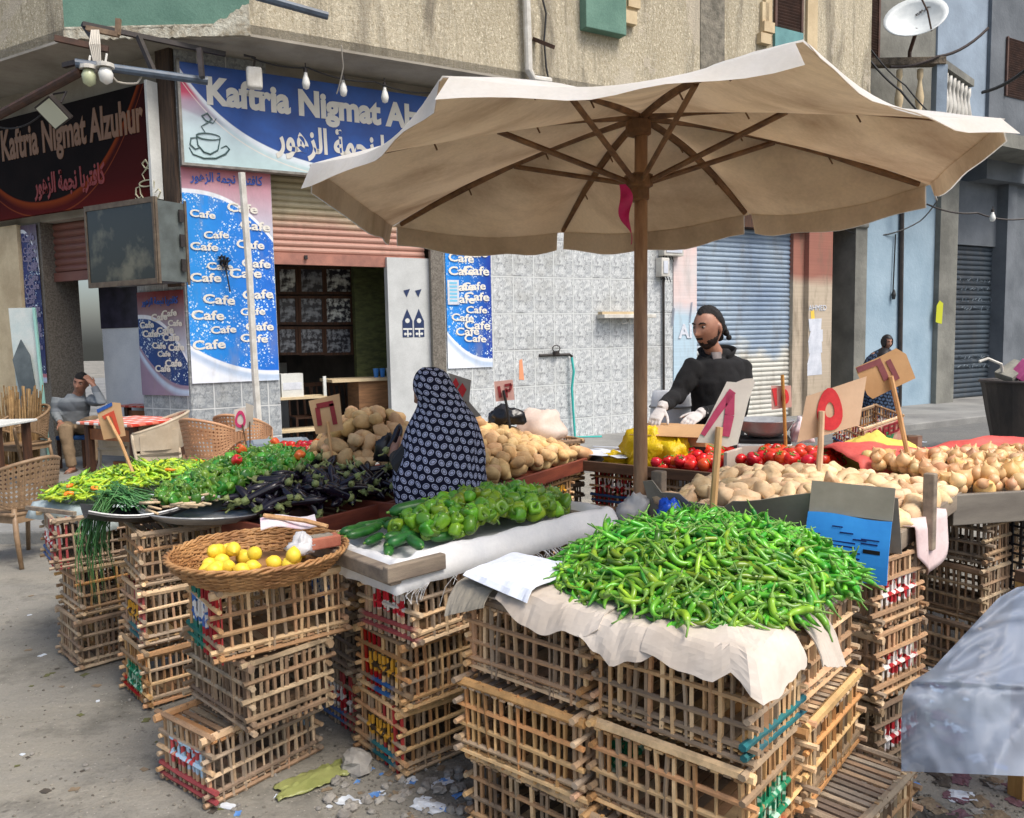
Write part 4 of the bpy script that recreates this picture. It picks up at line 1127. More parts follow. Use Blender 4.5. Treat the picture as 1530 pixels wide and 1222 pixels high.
for i,(px,lab)in enumerate(((455,'dark wooden chair near the shelf rack in the cafe gloom'),(480,'dark wooden chair in the middle of the cafe gloom'),(520,'dark wooden chair next to the counter in the cafe gloom'))):
 t=thing('wooden_chair',lab,'chair',FR.pt(FR.hit(px,590,1.7)[0],1.7,PZ),R(30+i*15))
 mb=MB();mb.box(-.2,.2,-.2,.2,.43,.46);obj('seat',mb,MT['timber_dark'],t)
 mb=MB()
 for x in(-.18,-.06,.06,.18):mb.bar((x,.19,.46),(x,.24,.92),.025,.02)
 mb.bar((-.2,.24,.92),(.2,.24,.92),.03,.06);obj('backrest',mb,MT['timber_dark'],t)
 for x in(-.18,.18):
  for y in(-.18,.18):mb=MB();mb.box(x-.018,x+.018,y-.018,y+.018,0,.43);obj('leg',mb,MT['timber_dark'],t)
  # palm rib crates
M_crate={}
def m_crate(name,grime,inks=(),rail=None):
 t=NT(name);v=t.co('Object');s=t.sep(v)
 c=t.attr()
 c=t.mul(c,t.math('MULTIPLY_ADD',t.noise(t.mapping(v,(1,1,1)),45,5,.7),.7,.64))
 c=t.mix(t.math('MULTIPLY',t.step(t.noise(v,7,4,.7),.48,.68),grime),c,sr(98,86,72))
 r=t.rand()
 c=t.hsv(c,0.5,t.math('MULTIPLY_ADD',r,.3,.82),t.math('MULTIPLY_ADD',t.math('FRACT',t.math('MULTIPLY',r,5.3)),.3,.85))
 for(ax,a0,a1,z0,z1,pc,ic,seed)in inks:
  a=s[ax]
  m=t.math('MULTIPLY',t.math('MULTIPLY',t.step(a,a0-.004,a0+.004),t.step(a,a1+.004,a1-.004)),t.math('MULTIPLY',t.step(s[2],z0-.003,z0+.003),t.step(s[2],z1+.003,z1-.003)))
  m=t.math('MULTIPLY',m,t.step(t.noise(v,60,3),.3,.42))
  vv=t.comb(t.math('ADD',a,seed),t.math('MULTIPLY',s[2],1.1),seed)
  ink=t.step(t.noise(vv,26,1,.3,.4),.5,.53)
  c=t.mix(m,c,t.mix(ink,sr(*pc),sr(*ic)))
 t.base(c,.75,.25)
 t.bump(t.noise(t.mapping(v,(1,1,1)),120,4),.35,.003)
 return t.m
WHITE=(228,224,216)
M_crate['plain']=m_crate('split_palm_rib',.3)
M_crate['grey']=m_crate('weathered_palm_rib',.75)
M_crate['red']=m_crate('palm_rib_red_stencil',.25,[(1,-.11,.09,.1,.19,(206,40,56),WHITE,1.3)])
M_crate['yellow']=m_crate('palm_rib_yellow_stencil',.3,[(1,-.1,.1,.1,.19,(214,158,52),(70,56,40),2.7)])
M_crate['blue']=m_crate('palm_rib_pale_blue_stencil',.4,[(1,-.12,.1,.1,.2,(176,206,226),(196,80,80),4.1)])
M_crate['green']=m_crate('palm_rib_green_stencil',.35,[(1,-.11,.11,.05,.17,(30,120,84),(170,206,180),5.9)])
M_crate['bluewhite']=m_crate('palm_rib_blue_white_stencil',.25,[(1,-.05,.13,.1,.2,(66,110,176),WHITE,7.7)])
M_crate['redwhite']=m_crate('palm_rib_red_white_stencil',.3,[(1,-.12,.12,.09,.19,(232,226,220),(180,40,48),3.3)])
CL,CW,CH=.51,.35,.272
WOOD=[sr(224,188,140),sr(212,174,126),sr(196,156,110),sr(230,196,150),sr(182,140,98),sr(208,158,114),sr(172,134,96),sr(176,154,128),sr(150,128,104)]
GREYW=[sr(168,146,120),sr(150,128,104),sr(178,158,130),sr(134,112,92),sr(160,132,106)]
RED=sr(168,48,50);GRN=sr(44,120,104);BLU=sr(60,96,150);TEAL=sr(40,110,116)
def crate_parts(seed,pal,endpaint=None,endrail=None,siderail=None):
 rnd=random.Random(seed)
 def wc(dark=1.0):
  c=rnd.choice(pal);k=rnd.uniform(.92,1.2)*dark
  return(c[0]*k,c[1]*k,c[2]*k)
 L2,W2=CL/2,CW/2
 def jit(p,a=.003):return Vector(p)+Vector((rnd.uniform(-a,a),rnd.uniform(-a,a),rnd.uniform(-a,a)))
 def rail(mb,p,q,w,h,paint=None):
  p=jit(p);q=jit(q);m=(p+q)/2+Vector((rnd.uniform(-.004,.004),rnd.uniform(-.004,.004),rnd.uniform(-.005,.005)))
  c=wc()
  n=9;d=(q-p);pts=[];cols=[]
  for i in range(n):
   t=i/(n-1)
   pts.append(p*(1-t)**2+m*2*t*(1-t)+q*t*t);k=rnd.uniform(.9,1.1)
   cc=(c[0]*k,c[1]*k,c[2]*k)
   if paint and(paint[1]<=t<=paint[2]):cc=tuple(x*rnd.uniform(.85,1.1)for x in paint[0][:3])
   cols.append(cc)
  rr=[w*rnd.uniform(.9,1.1)for _ in range(n)]
  mb.tube(pts,rr,6,True,h/w,rnd.uniform(0,1),cols)
 def stick(mb,p,q,w,paint=None):
  c=wc(.95)
  if paint and rnd.random()<.85:c=tuple(x*rnd.uniform(.8,1.1)for x in paint[:3])
  p=jit(p,.004);q=jit(q,.004)
  mb.tube([p,(p+q)/2+Vector((rnd.uniform(-.003,.003),rnd.uniform(-.003,.003),0)),q],[w*rnd.uniform(.85,1.15)for _ in range(3)],4,True,rnd.uniform(.6,.95),rnd.uniform(-.5,.5)+.785,[c]*3)
 parts=[]
 zl=[.018,.05,.112,.18,.258];zs=[.03,.066,.13,.198,.268]
 for sy in(-1,1):
  mb=MB()
  for i,z in enumerate(zl):
   w=.0115 if i in(0,1)else .0135 if i==4 else .0105
   rail(mb,(-L2-.012+rnd.uniform(-.012,.008),sy*(W2-.012),z),(L2+.012+rnd.uniform(-.008,.012),sy*(W2-.012),z),w,w*(.85 if i<4 else 1.2),siderail if i==0 else None)
  n=rnd.randint(15,16)
  for k in range(n):
   x=-L2+.03+(CL-.06)*k/(n-1)+rnd.uniform(-.006,.006)
   if rnd.random()<.035:continue
   stick(mb,(x+rnd.gauss(0,.005),sy*(W2-.013),.004),(x+rnd.uniform(-.006,.006),sy*(W2-.014),CH),(.0088 if rnd.random()<.9 else .006),endpaint[0]if endpaint and k<2 and rnd.random()<.4 else None)
  parts.append(('long_side',mb))
 for sx in(-1,1):
  mb=MB()
  for i,z in enumerate(zs):
   w=.0115 if i in(0,1,4)else .0105
   pt=None
   if sx<0 and endrail and i in(0,1):pt=endrail
   rail(mb,(sx*(L2-.012),-W2-.014+rnd.uniform(-.012,.008),z),(sx*(L2-.012),W2+.014+rnd.uniform(-.008,.012),z),w,w*.9,pt)
  n=rnd.randint(10,11)
  for k in range(n):
   y=-W2+.025+(CW-.05)*k/(n-1)+rnd.uniform(-.005,.005)
   p=None
   if sx<0 and endpaint:p=endpaint[0]if y<0 else endpaint[1]
   stick(mb,(sx*(L2-.013),y,.004),(sx*(L2-.014),y+rnd.uniform(-.005,.005),CH+.003),.009,p)
  parts.append(('short_side',mb))
 mb=MB()
 for k in range(15):
  x=-L2+.025+(CL-.05)*k/14
  c=wc(.7);mb.col=c
  mb.bar(jit((x,-W2+.005,.034)),jit((x,W2-.005,.034)),.03,.006)
 parts.append(('base',mb))
 mb=MB()
 for k in range(14):
  x=-L2+.03+(CL-.06)*k/13
  mb.col=wc(.85);mb.bar(jit((x,-W2+.0,.245)),jit((x,W2-.0,.245)),.022,.007)
 for y in(-.1,0,.1):
  mb.col=wc(.9);mb.bar(jit((-L2+.02,y,.236)),jit((L2-.02,y,.236)),.015,.007)
 parts.append(('lid',mb))
 return parts
VAR={}
def crate_variant(key,seed,pal,m,**kw):
 VAR[key]=[(n,mb.mesh('crate_'+n,M_crate[m]))for n,mb in crate_parts(seed,pal,**kw)]
crate_variant('a',1,WOOD,'plain');crate_variant('b',2,WOOD,'plain');crate_variant('c',3,WOOD+GREYW,'plain');crate_variant('d',4,GREYW,'grey');crate_variant('e',5,GREYW,'grey')
crate_variant('red',6,WOOD,'red',endrail=(RED,0.1,.95));crate_variant('yellow',7,WOOD,'yellow',endpaint=(None,RED),endrail=(BLU,.35,.65))
crate_variant('yellow2',8,WOOD,'yellow',endpaint=(RED,None),endrail=(TEAL,.2,.7));crate_variant('blue',9,WOOD+GREYW,'blue',endrail=(RED,0,1))
crate_variant('green',10,WOOD,'green',endrail=(RED,.3,.9));crate_variant('bw',11,WOOD,'bluewhite',endpaint=(RED,GRN),endrail=(GRN,.5,1))
crate_variant('teal',12,WOOD,'plain',endrail=(TEAL,.0,1));crate_variant('rw',13,WOOD,'redwhite',endpaint=(RED,RED),endrail=(BLU,0,1))
crate_variant('rw2',14,GREYW,'redwhite',endpaint=(RED,None),endrail=(BLU,.3,1));crate_variant('f',15,WOOD,'plain');crate_variant('g',16,WOOD+GREYW,'grey')
def crate(label,var,corner,z,yaw,along=True,end='left',lid=False,tilt=0.0,sc_=1.0):
 """corner = the corner nearest the street; yaw = direction of the face that shows to its right; along: that face is the long one"""
 u=Vector((math.cos(yaw),math.sin(yaw),0));v=Vector((-u.y,u.x,0))
 lx,ly=(CL,CW)if along else(CW,CL)
 c=Vector((corner[0],corner[1],0))+u*lx/2*sc_+v*ly/2*sc_
 rz=yaw if along else yaw-math.pi/2
 if end=='flip':rz+=math.pi
 t=thing('palm_crate',label,'crate',(c.x,c.y,z),rz,'palm rib crates stacked under the stall')
 t.rotation_euler=(tilt,tilt*.6,rz)
 t.scale=(sc_,sc_,sc_)
 for n,me in VAR[var]:
  if n=='lid' and not lid:continue
  link(n,me,t)
 return t
H3=.28
def P2(c,u=0,v=0,yaw=0):
 return(c[0]+math.cos(yaw)*u-math.sin(yaw)*v,c[1]+math.sin(yaw)*u+math.cos(yaw)*v)
crate('bottom crate of the stack under the lemon basket, grey with a pale blue end panel','blue',(-1.13,2.80),0.0,R(52),lid=True)
crate('middle crate of the stack under the lemon basket, turned across the others','e',(-.965,2.78),.28,R(46),along=False,lid=True)
crate('top crate of the stack under the lemon basket with green, blue and red painted end','bw',(-1.06,2.76),.555,R(38))
crate('bottom crate of the stack under the scallions with a green stencilled end','green',(-1.73,3.61),0.0,R(42))
crate('middle crate of the stack under the scallions, with pale yellow painted rails','yellow2',(-1.745,3.65),.28,R(40))
crate('top crate of the stack under the scallions, dark blue and red along its bottom rail','c',(-1.75,3.66),.56,R(36),lid=True)
crate('grey bottom crate of the leftmost stack, white string tied on it','d',(-2.29,4.07),0.0,R(44))
crate('middle crate of the leftmost stack, slightly reddish end','c',(-2.27,4.08),.28,R(44))
crate('top crate of the leftmost stack, shoved outwards with a red painted end','rw2',(-2.36,4.03),.55,R(38),lid=True)
crate('bottom crate under the sack of round green peppers with a yellow stencil','yellow2',(-.45,2.97),0.0,R(40))
crate('middle crate under the sack of green peppers with a yellow stencil and blue red rail','yellow',(-.42,2.94),.28,R(42))
crate('top crate under the sack of round green peppers with a red and white stencil','red',(-.37,2.88),.56,R(46),lid=True)
o1=P2((-.42,2.94),.55,.0,R(42))
for i,(v_,l)in enumerate((('a','bottom'),('c','middle'),('b','top'))):
 crate(l+' crate of the second stack under the pepper sack, towards the umbrella pole',v_,(o1[0]+.01*i,o1[1]+.02-.01*i),H3*i,R(42),lid=(i==2))
o1=P2((-.45,2.97),0.02,.39,R(40))
for i,(v_,l)in enumerate((('rw2','bottom'),('d','middle'),('g','top'))):
 crate(l+' crate of the dark stack in the gap between lemon basket and pepper sack',v_,(o1[0]-.02*(i%2),o1[1]+.02),H3*i,R(42-3*i),lid=(i==2))
o1=P2((-.45,2.97),0.58,.39,R(40))
for i,(v_,l)in enumerate((('d','bottom'),('e','middle'),('g','top'))):
 crate(l+' crate behind the dark stack, below the far side of the pepper sack',v_,o1,H3*i,R(42),lid=(i==2))
E2=(.60,2.0);YE=R(49)
E1=P2(E2,0,.525,YE)
for i,(v_,l)in enumerate((('g','bottom'),('b','middle'),('a','top'))):
 crate(l+' crate of the front column under the chillies, beside the peppers',v_,P2(E1,.0 if i!=1 else-.03,.0 if i!=1 else .0,YE),H3*i,YE+R((0,1,-1)[i]),along=False,end='flip',lid=True)
for i,(v_,l)in enumerate((('f','bottom'),('green','green stencilled middle'),('teal','top'))):
 crate(l+' crate of the front column under the chillies, nearest the blue sheet',v_,P2(E2,(-.02,.0,.01)[i],0,YE),H3*i,YE+R((2,0,-1)[i]),along=False,end='flip',lid=True)
E3=P2(E2,.375,.05,YE)
for i,(v_,l)in enumerate((('c','bottom'),('f','middle'),('b','top'))):
 crate(l+' crate of the column below the right end of the chillies',v_,P2(E3,(0,.0,.0)[i],(-.2,-.07,-.02)[i],R(48)),H3*i,R((44,50,48)[i]),lid=True)
E5=P2(E1,.39,.02,YE)
for i,(v_,l)in enumerate((('d','bottom'),('e','middle'),('g','top'))):
 crate(l+' crate of the column hidden behind the front of the chilli heap',v_,E5,H3*i,YE,along=False,lid=(i==2))
E6=P2(E1,.77,.02,YE)
for i,(v_,l)in enumerate((('e','bottom'),('d','middle'),('c','top'))):
 crate(l+' crate of the rearmost column under the chilli heap',v_,E6,H3*i,YE,along=False,lid=(i==2))
E4=(1.37,2.92)
for i,(v_,l)in enumerate((('rw2','bottom crate'),('rw','middle crate with red and white stencil'),('rw','top crate with faded red stencil'))):
 crate(l+' of the stack below the pale potato tray',v_,P2(E4,.0,.0+.012*i,R(36)),H3*i,R(36),along=False,end='left',lid=(i==2))
E7=(1.6,3.6)
for i,l in enumerate(('bottom','middle','top')):
 crate(l+' crate standing far back below the pale potato tray','deg'[i],E7,H3*i,R(38),lid=(i==2))
F0=(2.22,3.72)
for i,(v_,l)in enumerate((('g','bottom'),('e','middle'),('d','top'))):
 crate(l+' dark crate of the stack below the onion tray',v_,P2(F0,.02*i,.0,R(34)),H3*i,R(34),along=False,lid=(i==2))
T0=P2((.47,5.43),.0,0,0);YT=R(-38)
tv=Vector((math.cos(YT),math.sin(YT),0));tn=Vector((-tv.y,tv.x,0))
def tt(a,b,z=0):p=Vector((.45,5.49,0))+tv*a+tn*b;return Vector((p.x,p.y,z))
def tcrate(label,v_,a,z,along,b=.08):
 lx,ly=(CL,CW)if along else(CW,CL)
 c=tt(a+lx/2,b+ly/2,z)
 t=thing('palm_crate',label,'crate',c,YT if along else YT+math.pi/2,'palm rib crates stacked under the stall')
 for n,me in VAR[v_]:
  if n!='lid':link(n,me,t)
for i,l in enumerate(('bottom','middle','top')):
 tcrate(l+' red white and blue painted crate under the tomato table, left of the pole',('c','rw','rw')[i],.06,H3*i-.02,False)
 tcrate(l+' plain crate under the tomato table, right of the umbrella pole',('a','f','b')[i],.52,H3*i-.02,True)
 tcrate(l+' crate under the tomato table, hidden behind the pale potatoes',('g','c','a')[i],1.08,H3*i-.02,True)
YP=R(58)
pv_=Vector((math.cos(YP),math.sin(YP),0));pn_=Vector((-pv_.y,pv_.x,0))
def pt_(a,b,z=0):p=Vector((-.16,4.46,0))+pv_*a+pn_*b;return Vector((p.x,p.y,z))
for j,(a,nm)in enumerate(((-.45,'behind the woman'),(.1,'beside the woman'),(.66,'with a yellow stencil near the corner'))):
 for i,l in enumerate(('bottom','middle','top')):
  c=pt_(a+CL/2,.1+CW/2,H3*i-.02)
  t=thing('palm_crate',l+' crate under the potato table, '+nm,'crate',c,YP-math.pi/2*(j==2),'palm rib crates stacked under the stall')
  for n,me in VAR[('d','e','g')[i]if j<2 else('yellow','yellow2','yellow')[i]]:
   if n!='lid':link(n,me,t)
YG=R(53)
gv=Vector((math.cos(YG),math.sin(YG),0));gn=Vector((-gv.y,gv.x,0))
def gt(a,b,z=0):p=Vector((-1.04,3.72,0))+gv*a+gn*b;return Vector((p.x,p.y,z))
for j,(a,b_,nm)in enumerate(((-.1,.12,'front end of the eggplant tray'),(.48,.12,'back end of the eggplant tray'),(-.1,.52,'heap of dark green peppers'),(.48,.52,'far side of the dark green peppers'),(-.32,1.26,'yellow green chilli heap'),(.24,1.3,'far side of the yellow green chilli heap'))):
 for i,l in enumerate(('bottom','middle','top')):
  if j>3 and i==0:pass
  c=gt(a+CL/2,b_+CW/2,(H3*i if j>1 else H3*i*.93))
  t=thing('palm_crate',l+' crate under the '+nm,'crate',c,YG,'palm rib crates stacked under the stall')
  for n,me in VAR['degca'[(i+j)%5]]:
   if n!='lid' or(i==2 and j>1):link(n,me,t)
   # trays, sheets and sacks
M_tray=mat('red_brown_tray_timber',sr(136,72,52),sr(104,52,40),4,.5,.2,60,.003,stretch=(1,1,6))
M_tray2=mat('dark_brown_tray_timber',sr(104,78,58),sr(76,56,42),4,.6,.2,60,.003,stretch=(1,1,6))
M_grey_timber=mat('grey_weathered_board',sr(150,136,118),sr(114,102,90),3,.8,.4,60,.004,stretch=(1,6,6))
M_card=mat('pale_cardboard',sr(206,196,184),sr(178,165,150),3,.85,.15,12,.006,fine=.06)
M_card_b=mat('brown_cardboard',sr(196,156,112),sr(176,136,94),3,.85,.15,12,.006,fine=.06)
M_card_g=mat('grey_cardboard',sr(160,152,138),sr(136,130,116),3,.85,.2,10,.008,fine=.06)
M_sackw=mat('white_woven_sack',sr(232,232,230),sr(212,214,216),4,.65,.5,160,.002,fine=.08)
M_sackg=mat('grey_woven_sack',sr(150,150,146),sr(122,122,120),14,.8,.6,120,.004,fine=.25)
M_cloth_p=mat('pale_pink_cloth',sr(226,206,204),sr(204,178,176),4,.8,.3,12,.01)
M_red_tarp=mat('coral_red_sheet',sr(226,104,92),sr(206,80,72),3,.6,.5,14,.02)
M_yel_cloth=mat('yellow_cloth',sr(236,220,110),sr(214,190,72),4,.75,.4,14,.02)
M_steel=mat('steel_tray',sr(176,178,178),sr(140,142,144),5,.42,metal=.35)
M_yel_bag=mat('yellow_plastic_bag',sr(246,216,22),sr(232,190,10),5,.35,.6,22,.02,fine=.05,trans=.25)
def board(name,label,a,b_,w,h,m,z=None,cat='board'):
 a=Vector(a);b_=Vector(b_);t=link(name,None,None,(a+b_)/2)
 return t
def tray(name,label,cat,org,ang,L,W,zb,edge,m,front=True,th=.022,back=.05):
 t=thing(name,label,cat,(org[0],org[1],zb),ang)
 mb=MB();mb.box(0,L,0,W,0,.02);obj('bottom',mb,m,t)
 for nm,bx in(('front_board',(-.01,L+.01,-th,0,-.02,edge)),('back_board',(-.01,L+.01,W,W+th,-.02,edge)),('side_board',(-th-.002,-.002,-.01,W+.01,-.022,edge-.003)),('side_board',(L+.002,L+th+.002,-.01,W+.01,-.022,edge-.003))):
  mb=MB();mb.box(*bx);o=obj(nm,mb,m,t);bevel(o,.004)
 return t
eg_o=gt(-.08,-.0)
tray('wooden_tray','red brown wooden tray heaped with eggplants','tray',(eg_o.x,eg_o.y),YG,1.05,.56,.775,.075,M_tray)
po=pt_(-.55,0)
tray('wooden_tray','long red brown wooden tray under the potatoes behind the woman','tray',(po.x,po.y),YP,1.78,1.12,.8,.065,M_tray)
to=tt(-.04,0)
tray('wooden_tray','long dark brown wooden table top under the tomatoes and yellow bags','table',(to.x,to.y),YT,1.9,.72,.805,.05,M_tray2)
def frame_fn(o,ang):
 c,s=math.cos(ang),math.sin(ang)
 return lambda u,v,z=0.0:Vector((o[0]+c*u-s*v,o[1]+s*u+c*v,z))
HEAPS=[]
def heap(name,label,cat,group,F,zb,hf,inside,step,meshes,r,seed,maxn=290,tilt=.35,under=True,sizes=(.85,1.12),yaw=None,zj=.5,extra_mats=None,heap_label=None,drop=.8,keep=None):
 rnd=random.Random(seed);pts=[]
 us=[p for p in inside[0]];u0,u1,v0,v1=us
 j=0;v=v0
 while v<=v1:
  u=u0+(step/2 if j%2 else 0)
  while u<=u1:
   a=u+rnd.uniform(-.35,.35)*step;b_=v+rnd.uniform(-.35,.35)*step
   if inside[1](a,b_):pts.append((a,b_))
   u+=step
  v+=step*.866;j+=1
 def place(a,b_,dz,k):
  e=.02
  hx=(hf(a+e,b_)-hf(a-e,b_))/(2*e);hy=(hf(a,b_+e)-hf(a,b_-e))/(2*e)
  p=F(a,b_,zb+hf(a,b_)+dz)
  c0=F(0,0);ex=(F(1,0)-c0);ey=(F(0,1)-c0)
  n=(Vector((0,0,1))-ex*hx-ey*hy).normalized()
  q=n.to_track_quat('Z','Y').to_matrix().to_4x4()
  y=rnd.uniform(0,2*math.pi)if yaw is None else yaw+rnd.gauss(0,.6)
  Mx=Matrix.Translation(p)@q@Euler((rnd.gauss(0,tilt),rnd.gauss(0,tilt),y)).to_matrix().to_4x4()
  s=rnd.uniform(*sizes)
  return Mx@Matrix.Diagonal((s,s,s,1))
 items=[(place(a,b_,r*rnd.uniform(-zj,zj)+r*.3,0))for a,b_ in pts]
 items.sort(key=lambda M:(M.translation-EYE).length)
 indiv=items[:maxn];rest=items[maxn:]
 for Mx in indiv:
  me=rnd.choice(meshes)
  o=link(name,me);o.matrix_world=Mx;tag(o,label,cat,group)
 mb=MB();n=0
 data=[([v.co.copy()for v in me.vertices],[tuple(p.vertices)for p in me.polygons],[p.material_index for p in me.polygons],[tuple(d.color[:3])for d in me.color_attributes['Col'].data])for me in meshes]
 mb.smooth=True
 def put(Mx):
  vs,fs,ms,cs=rnd.choice(data);k=rnd.uniform(.75,1.15)
  mb.append_mesh(vs,fs,ms,Mx,[(c[0]*k,c[1]*k,c[2]*k)for c in cs])
 for Mx in rest:put(Mx)
 if under:
  for a,b_ in pts:
   put(place(a+step*.4,b_+step*.3,-drop*r,1))
 if mb.v:
  o=link(name+'_heap',mb.mesh(name+'_heap',list(meshes[0].materials)))
  tag(o,heap_label or('rest of the heap: '+label),cat,None,'stuff')
 return indiv
def ell(cu,cv,ru,rv,p=2.0):
 return((cu-ru,cu+ru,cv-rv,cv+rv),lambda a,b_:abs((a-cu)/ru)**p+abs((b_-cv)/rv)**p<=1)
def dome(cu,cv,ru,rv,h,p=2.0,e=1.0):
 return lambda a,b_:h*max(0.0,1-(abs((a-cu)/ru)**p+abs((b_-cv)/rv)**p))**e
def veg_mat(name,c1,c2,rough=.35,scale=9,orand=.3,hrand=.02,fine=.1,bump=0,bscale=40,spec=.5,lo=.35,hi=.65):
 return mat(name,c1,c2,scale,rough,bump,bscale,.002,True,orand,hrand,spec=spec,fine=fine,lo=lo,hi=hi)
M_stem=veg_mat('green_stalk',sr(120,160,70),sr(90,130,50),.6)
def mk(fn,n,mats,name):
 out=[]
 for i in range(n):
  mb=MB();mb.smooth=True
  fn(mb,random.Random(i*7+3),i)
  me=mb.mesh(name,mats);out.append(me)
 return out
def curved(L,bend,n,tw=0.0):
 pts=[]
 x=y=z=0.0;a=-bend/2
 for i in range(n):
  pts.append(Vector((x,y,z)))
  x+=L/(n-1)*math.cos(a);y+=L/(n-1)*math.sin(a);z+=L/(n-1)*tw*math.sin(i)
  a+=bend/(n-1)
 c=sum(pts,Vector())/n
 return[p-c for p in pts]
def f_chilli(mb,rnd,i,L0=.104,r0=.0084):
 L=L0*rnd.uniform(.75,1.25);r=r0*rnd.uniform(.85,1.2)
 P=curved(L,rnd.uniform(-2.2,2.2)if i%3 else rnd.choice((-3.3,3.3)),9,rnd.uniform(-.3,.3))
 k=rnd.uniform(.85,1.12);yb=rnd.uniform(.75,1.25);mb.col=(k*yb,k,k*.9)
 rs=[r*.75,r,r*1.02,r*.98,r*.92,r*.84,r*.7,r*.46,r*.1]
 mb.tube(P,rs,7)
 d=(P[0]-P[1]).normalized();mb.mi=1;mb.col=(1,1,1)
 s0=P[0];mb.tube([s0-d*.002,s0+d*.004,s0+d*.016,s0+d*.034+Vector((0,.008,.004))],[r*.95,r*.7,r*.28,r*.25],5);mb.mi=0
M_chilli=veg_mat('green_chilli_skin',sr(130,178,52),sr(66,124,40),.28,14,.75,.07)
M_chilli_y=veg_mat('yellow_green_chilli_skin',sr(184,210,64),sr(136,180,46),.3,14,.3,.05)
chillies=mk(f_chilli,9,[M_chilli,M_stem],'chilli')
ychillies=mk(lambda mb,r,i:f_chilli(mb,r,i,.12,.0085),7,[M_chilli_y,M_stem],'long_pepper')
def f_pepper(mb,rnd,i,R0=.031,H0=.064):
 r0=R0*rnd.uniform(.85,1.15);h=H0*rnd.uniform(.85,1.2);lob=rnd.choice((3,4,4));ph=rnd.uniform(0,6)
 k=rnd.uniform(.8,1.15);mb.col=(k*rnd.uniform(.85,1.3),k,k)
 prof=[(.12,.80),(.42,.93),(.72,.98),(.95,.86),(1.0,.66),(.96,.45),(.86,.25),(.66,.09),(.4,.02),(.1,.05)]
 ph_=[(p[0]*r0,(p[1]-.5)*h)for p in prof];rg=[]
 bx=rnd.uniform(-.01,.01)
 for(r_,z)in ph_:
  ring=[]
  for j in range(16):
   t=2*math.pi*j/16
   rr=r_*(1+.13*math.cos(lob*t+ph)*(r_/r0))
   ring.append((rr*math.cos(t)+bx*z/h,rr*math.sin(t),z))
  rg.append(ring)
 mb.rings(rg[::-1])
 mb.mi=1;mb.col=(1,1,1)
 zt=(.80-.5)*h
 mb.tube([(0,0,zt-.002),(0,0,zt+.006),(.004,0,zt+.02),(.012,.004,zt+.03)],[.011,.006,.0042,.0045],6);mb.mi=0
M_pepper=veg_mat('bright_green_pepper_skin',sr(132,182,48),sr(78,142,42),.2,6,.5,.06)
M_pepper_d=veg_mat('dark_green_pepper_skin',sr(98,158,52),sr(50,110,38),.25,6,.7,.07)
M_pepper_r=veg_mat('red_pepper_skin',sr(214,66,40),sr(220,120,50),.25,6,.2,.03)
peppers=mk(f_pepper,7,[M_pepper,M_stem],'green_pepper')
dpeppers=mk(lambda mb,r,i:f_pepper(mb,r,i,.025,.054),7,[M_pepper_d,M_stem],'dark_pepper')
rpeppers=mk(lambda mb,r,i:f_pepper(mb,r,i,.03,.06),2,[M_pepper_r,M_stem],'red_pepper')
def f_cuc(mb,rnd,i):
 P=curved(.15*rnd.uniform(.85,1.15),rnd.uniform(-.5,.5),10);r=.023*rnd.uniform(.9,1.15)
 mb.tube(P,[r*.35,r*.8,r*.98,r,r,r,r,r*.95,r*.75,r*.3],10)
 mb.mi=1;mb.tube([P[0],P[0]+Vector((-.012,0,0))],[.006,.005],5);mb.mi=0
M_cuc=veg_mat('dark_green_courgette_skin',sr(48,112,44),sr(30,84,36),.35,30,.3,.02)
cucs=mk(f_cuc,4,[M_cuc,M_stem],'courgette')
def f_egg(mb,rnd,i):
 L=.185*rnd.uniform(.85,1.15);P=curved(L,rnd.uniform(-1.2,1.2),10);r=.0215*rnd.uniform(.85,1.15)
 mb.tube(P,[r*.55,r*.72,r*.8,r*.86,r*.93,r,r*1.04,r*.98,r*.75,r*.2],10)
 mb.mi=1;d=(P[0]-P[1]).normalized()
 mb.tube([P[1]-d*.002,P[0]-d*.0,P[0]+d*.006],[r*.82,r*.72,r*.3],8)
 for q in range(4):
  t=q*1.57;s_=Vector((0,math.cos(t),math.sin(t)))
  mb.tube([P[0]+s_*r*.6,P[1]+s_*r*.8,P[1]-d*.006+s_*r*.95],[.005,.004,.001],4,flat=.4)
 mb.tube([P[0],P[0]+d*.02,P[0]+d*.04+Vector((0,.01,.006))],[.006,.0045,.005],6);mb.mi=0
M_eggp=veg_mat('black_purple_eggplant_skin',sr(30,22,36),sr(19,15,24),.18,5,.4,.02,.05)
eggs=mk(f_egg,7,[M_eggp,veg_mat('pale_green_calyx',sr(156,164,104),sr(112,126,72),.6)],'eggplant')
def lumpy(mb,rnd,rx,ry,rz,amp,nu=14,nv=9,off=None):
 sd=Vector((rnd.uniform(-50,50),rnd.uniform(-50,50),rnd.uniform(-50,50)));rg=[]
 for i in range(nv+1):
  t=math.pi*(i if 0<i<nv else(i+.05 if i==0 else i-.05))/nv;ring=[]
  for j in range(nu):
   p=2*math.pi*j/nu
   d=Vector((math.sin(t)*math.cos(p),math.sin(t)*math.sin(p),-math.cos(t)))
   f=1+amp*mnoise.noise(d*1.3+sd)+amp*.4*mnoise.noise(d*3+sd)
   q=Vector((d.x*rx*f,d.y*ry*f,d.z*rz*f))
   if off:q=off(q)
   ring.append(q)
  rg.append(ring)
 mb.rings(rg)
def f_pot(mb,rnd,i):
 k=rnd.uniform(.85,1.1);mb.col=(k,k,k*rnd.uniform(.9,1.05))
 lumpy(mb,rnd,.060*rnd.uniform(.8,1.25),.042*rnd.uniform(.9,1.1),.036*rnd.uniform(.9,1.1),.22)
M_pot=veg_mat('dusty_potato_skin',sr(222,188,140),sr(196,156,110),.8,14,.25,.02,.18,.25,90,.2)
pots=mk(f_pot,9,[M_pot],'potato')
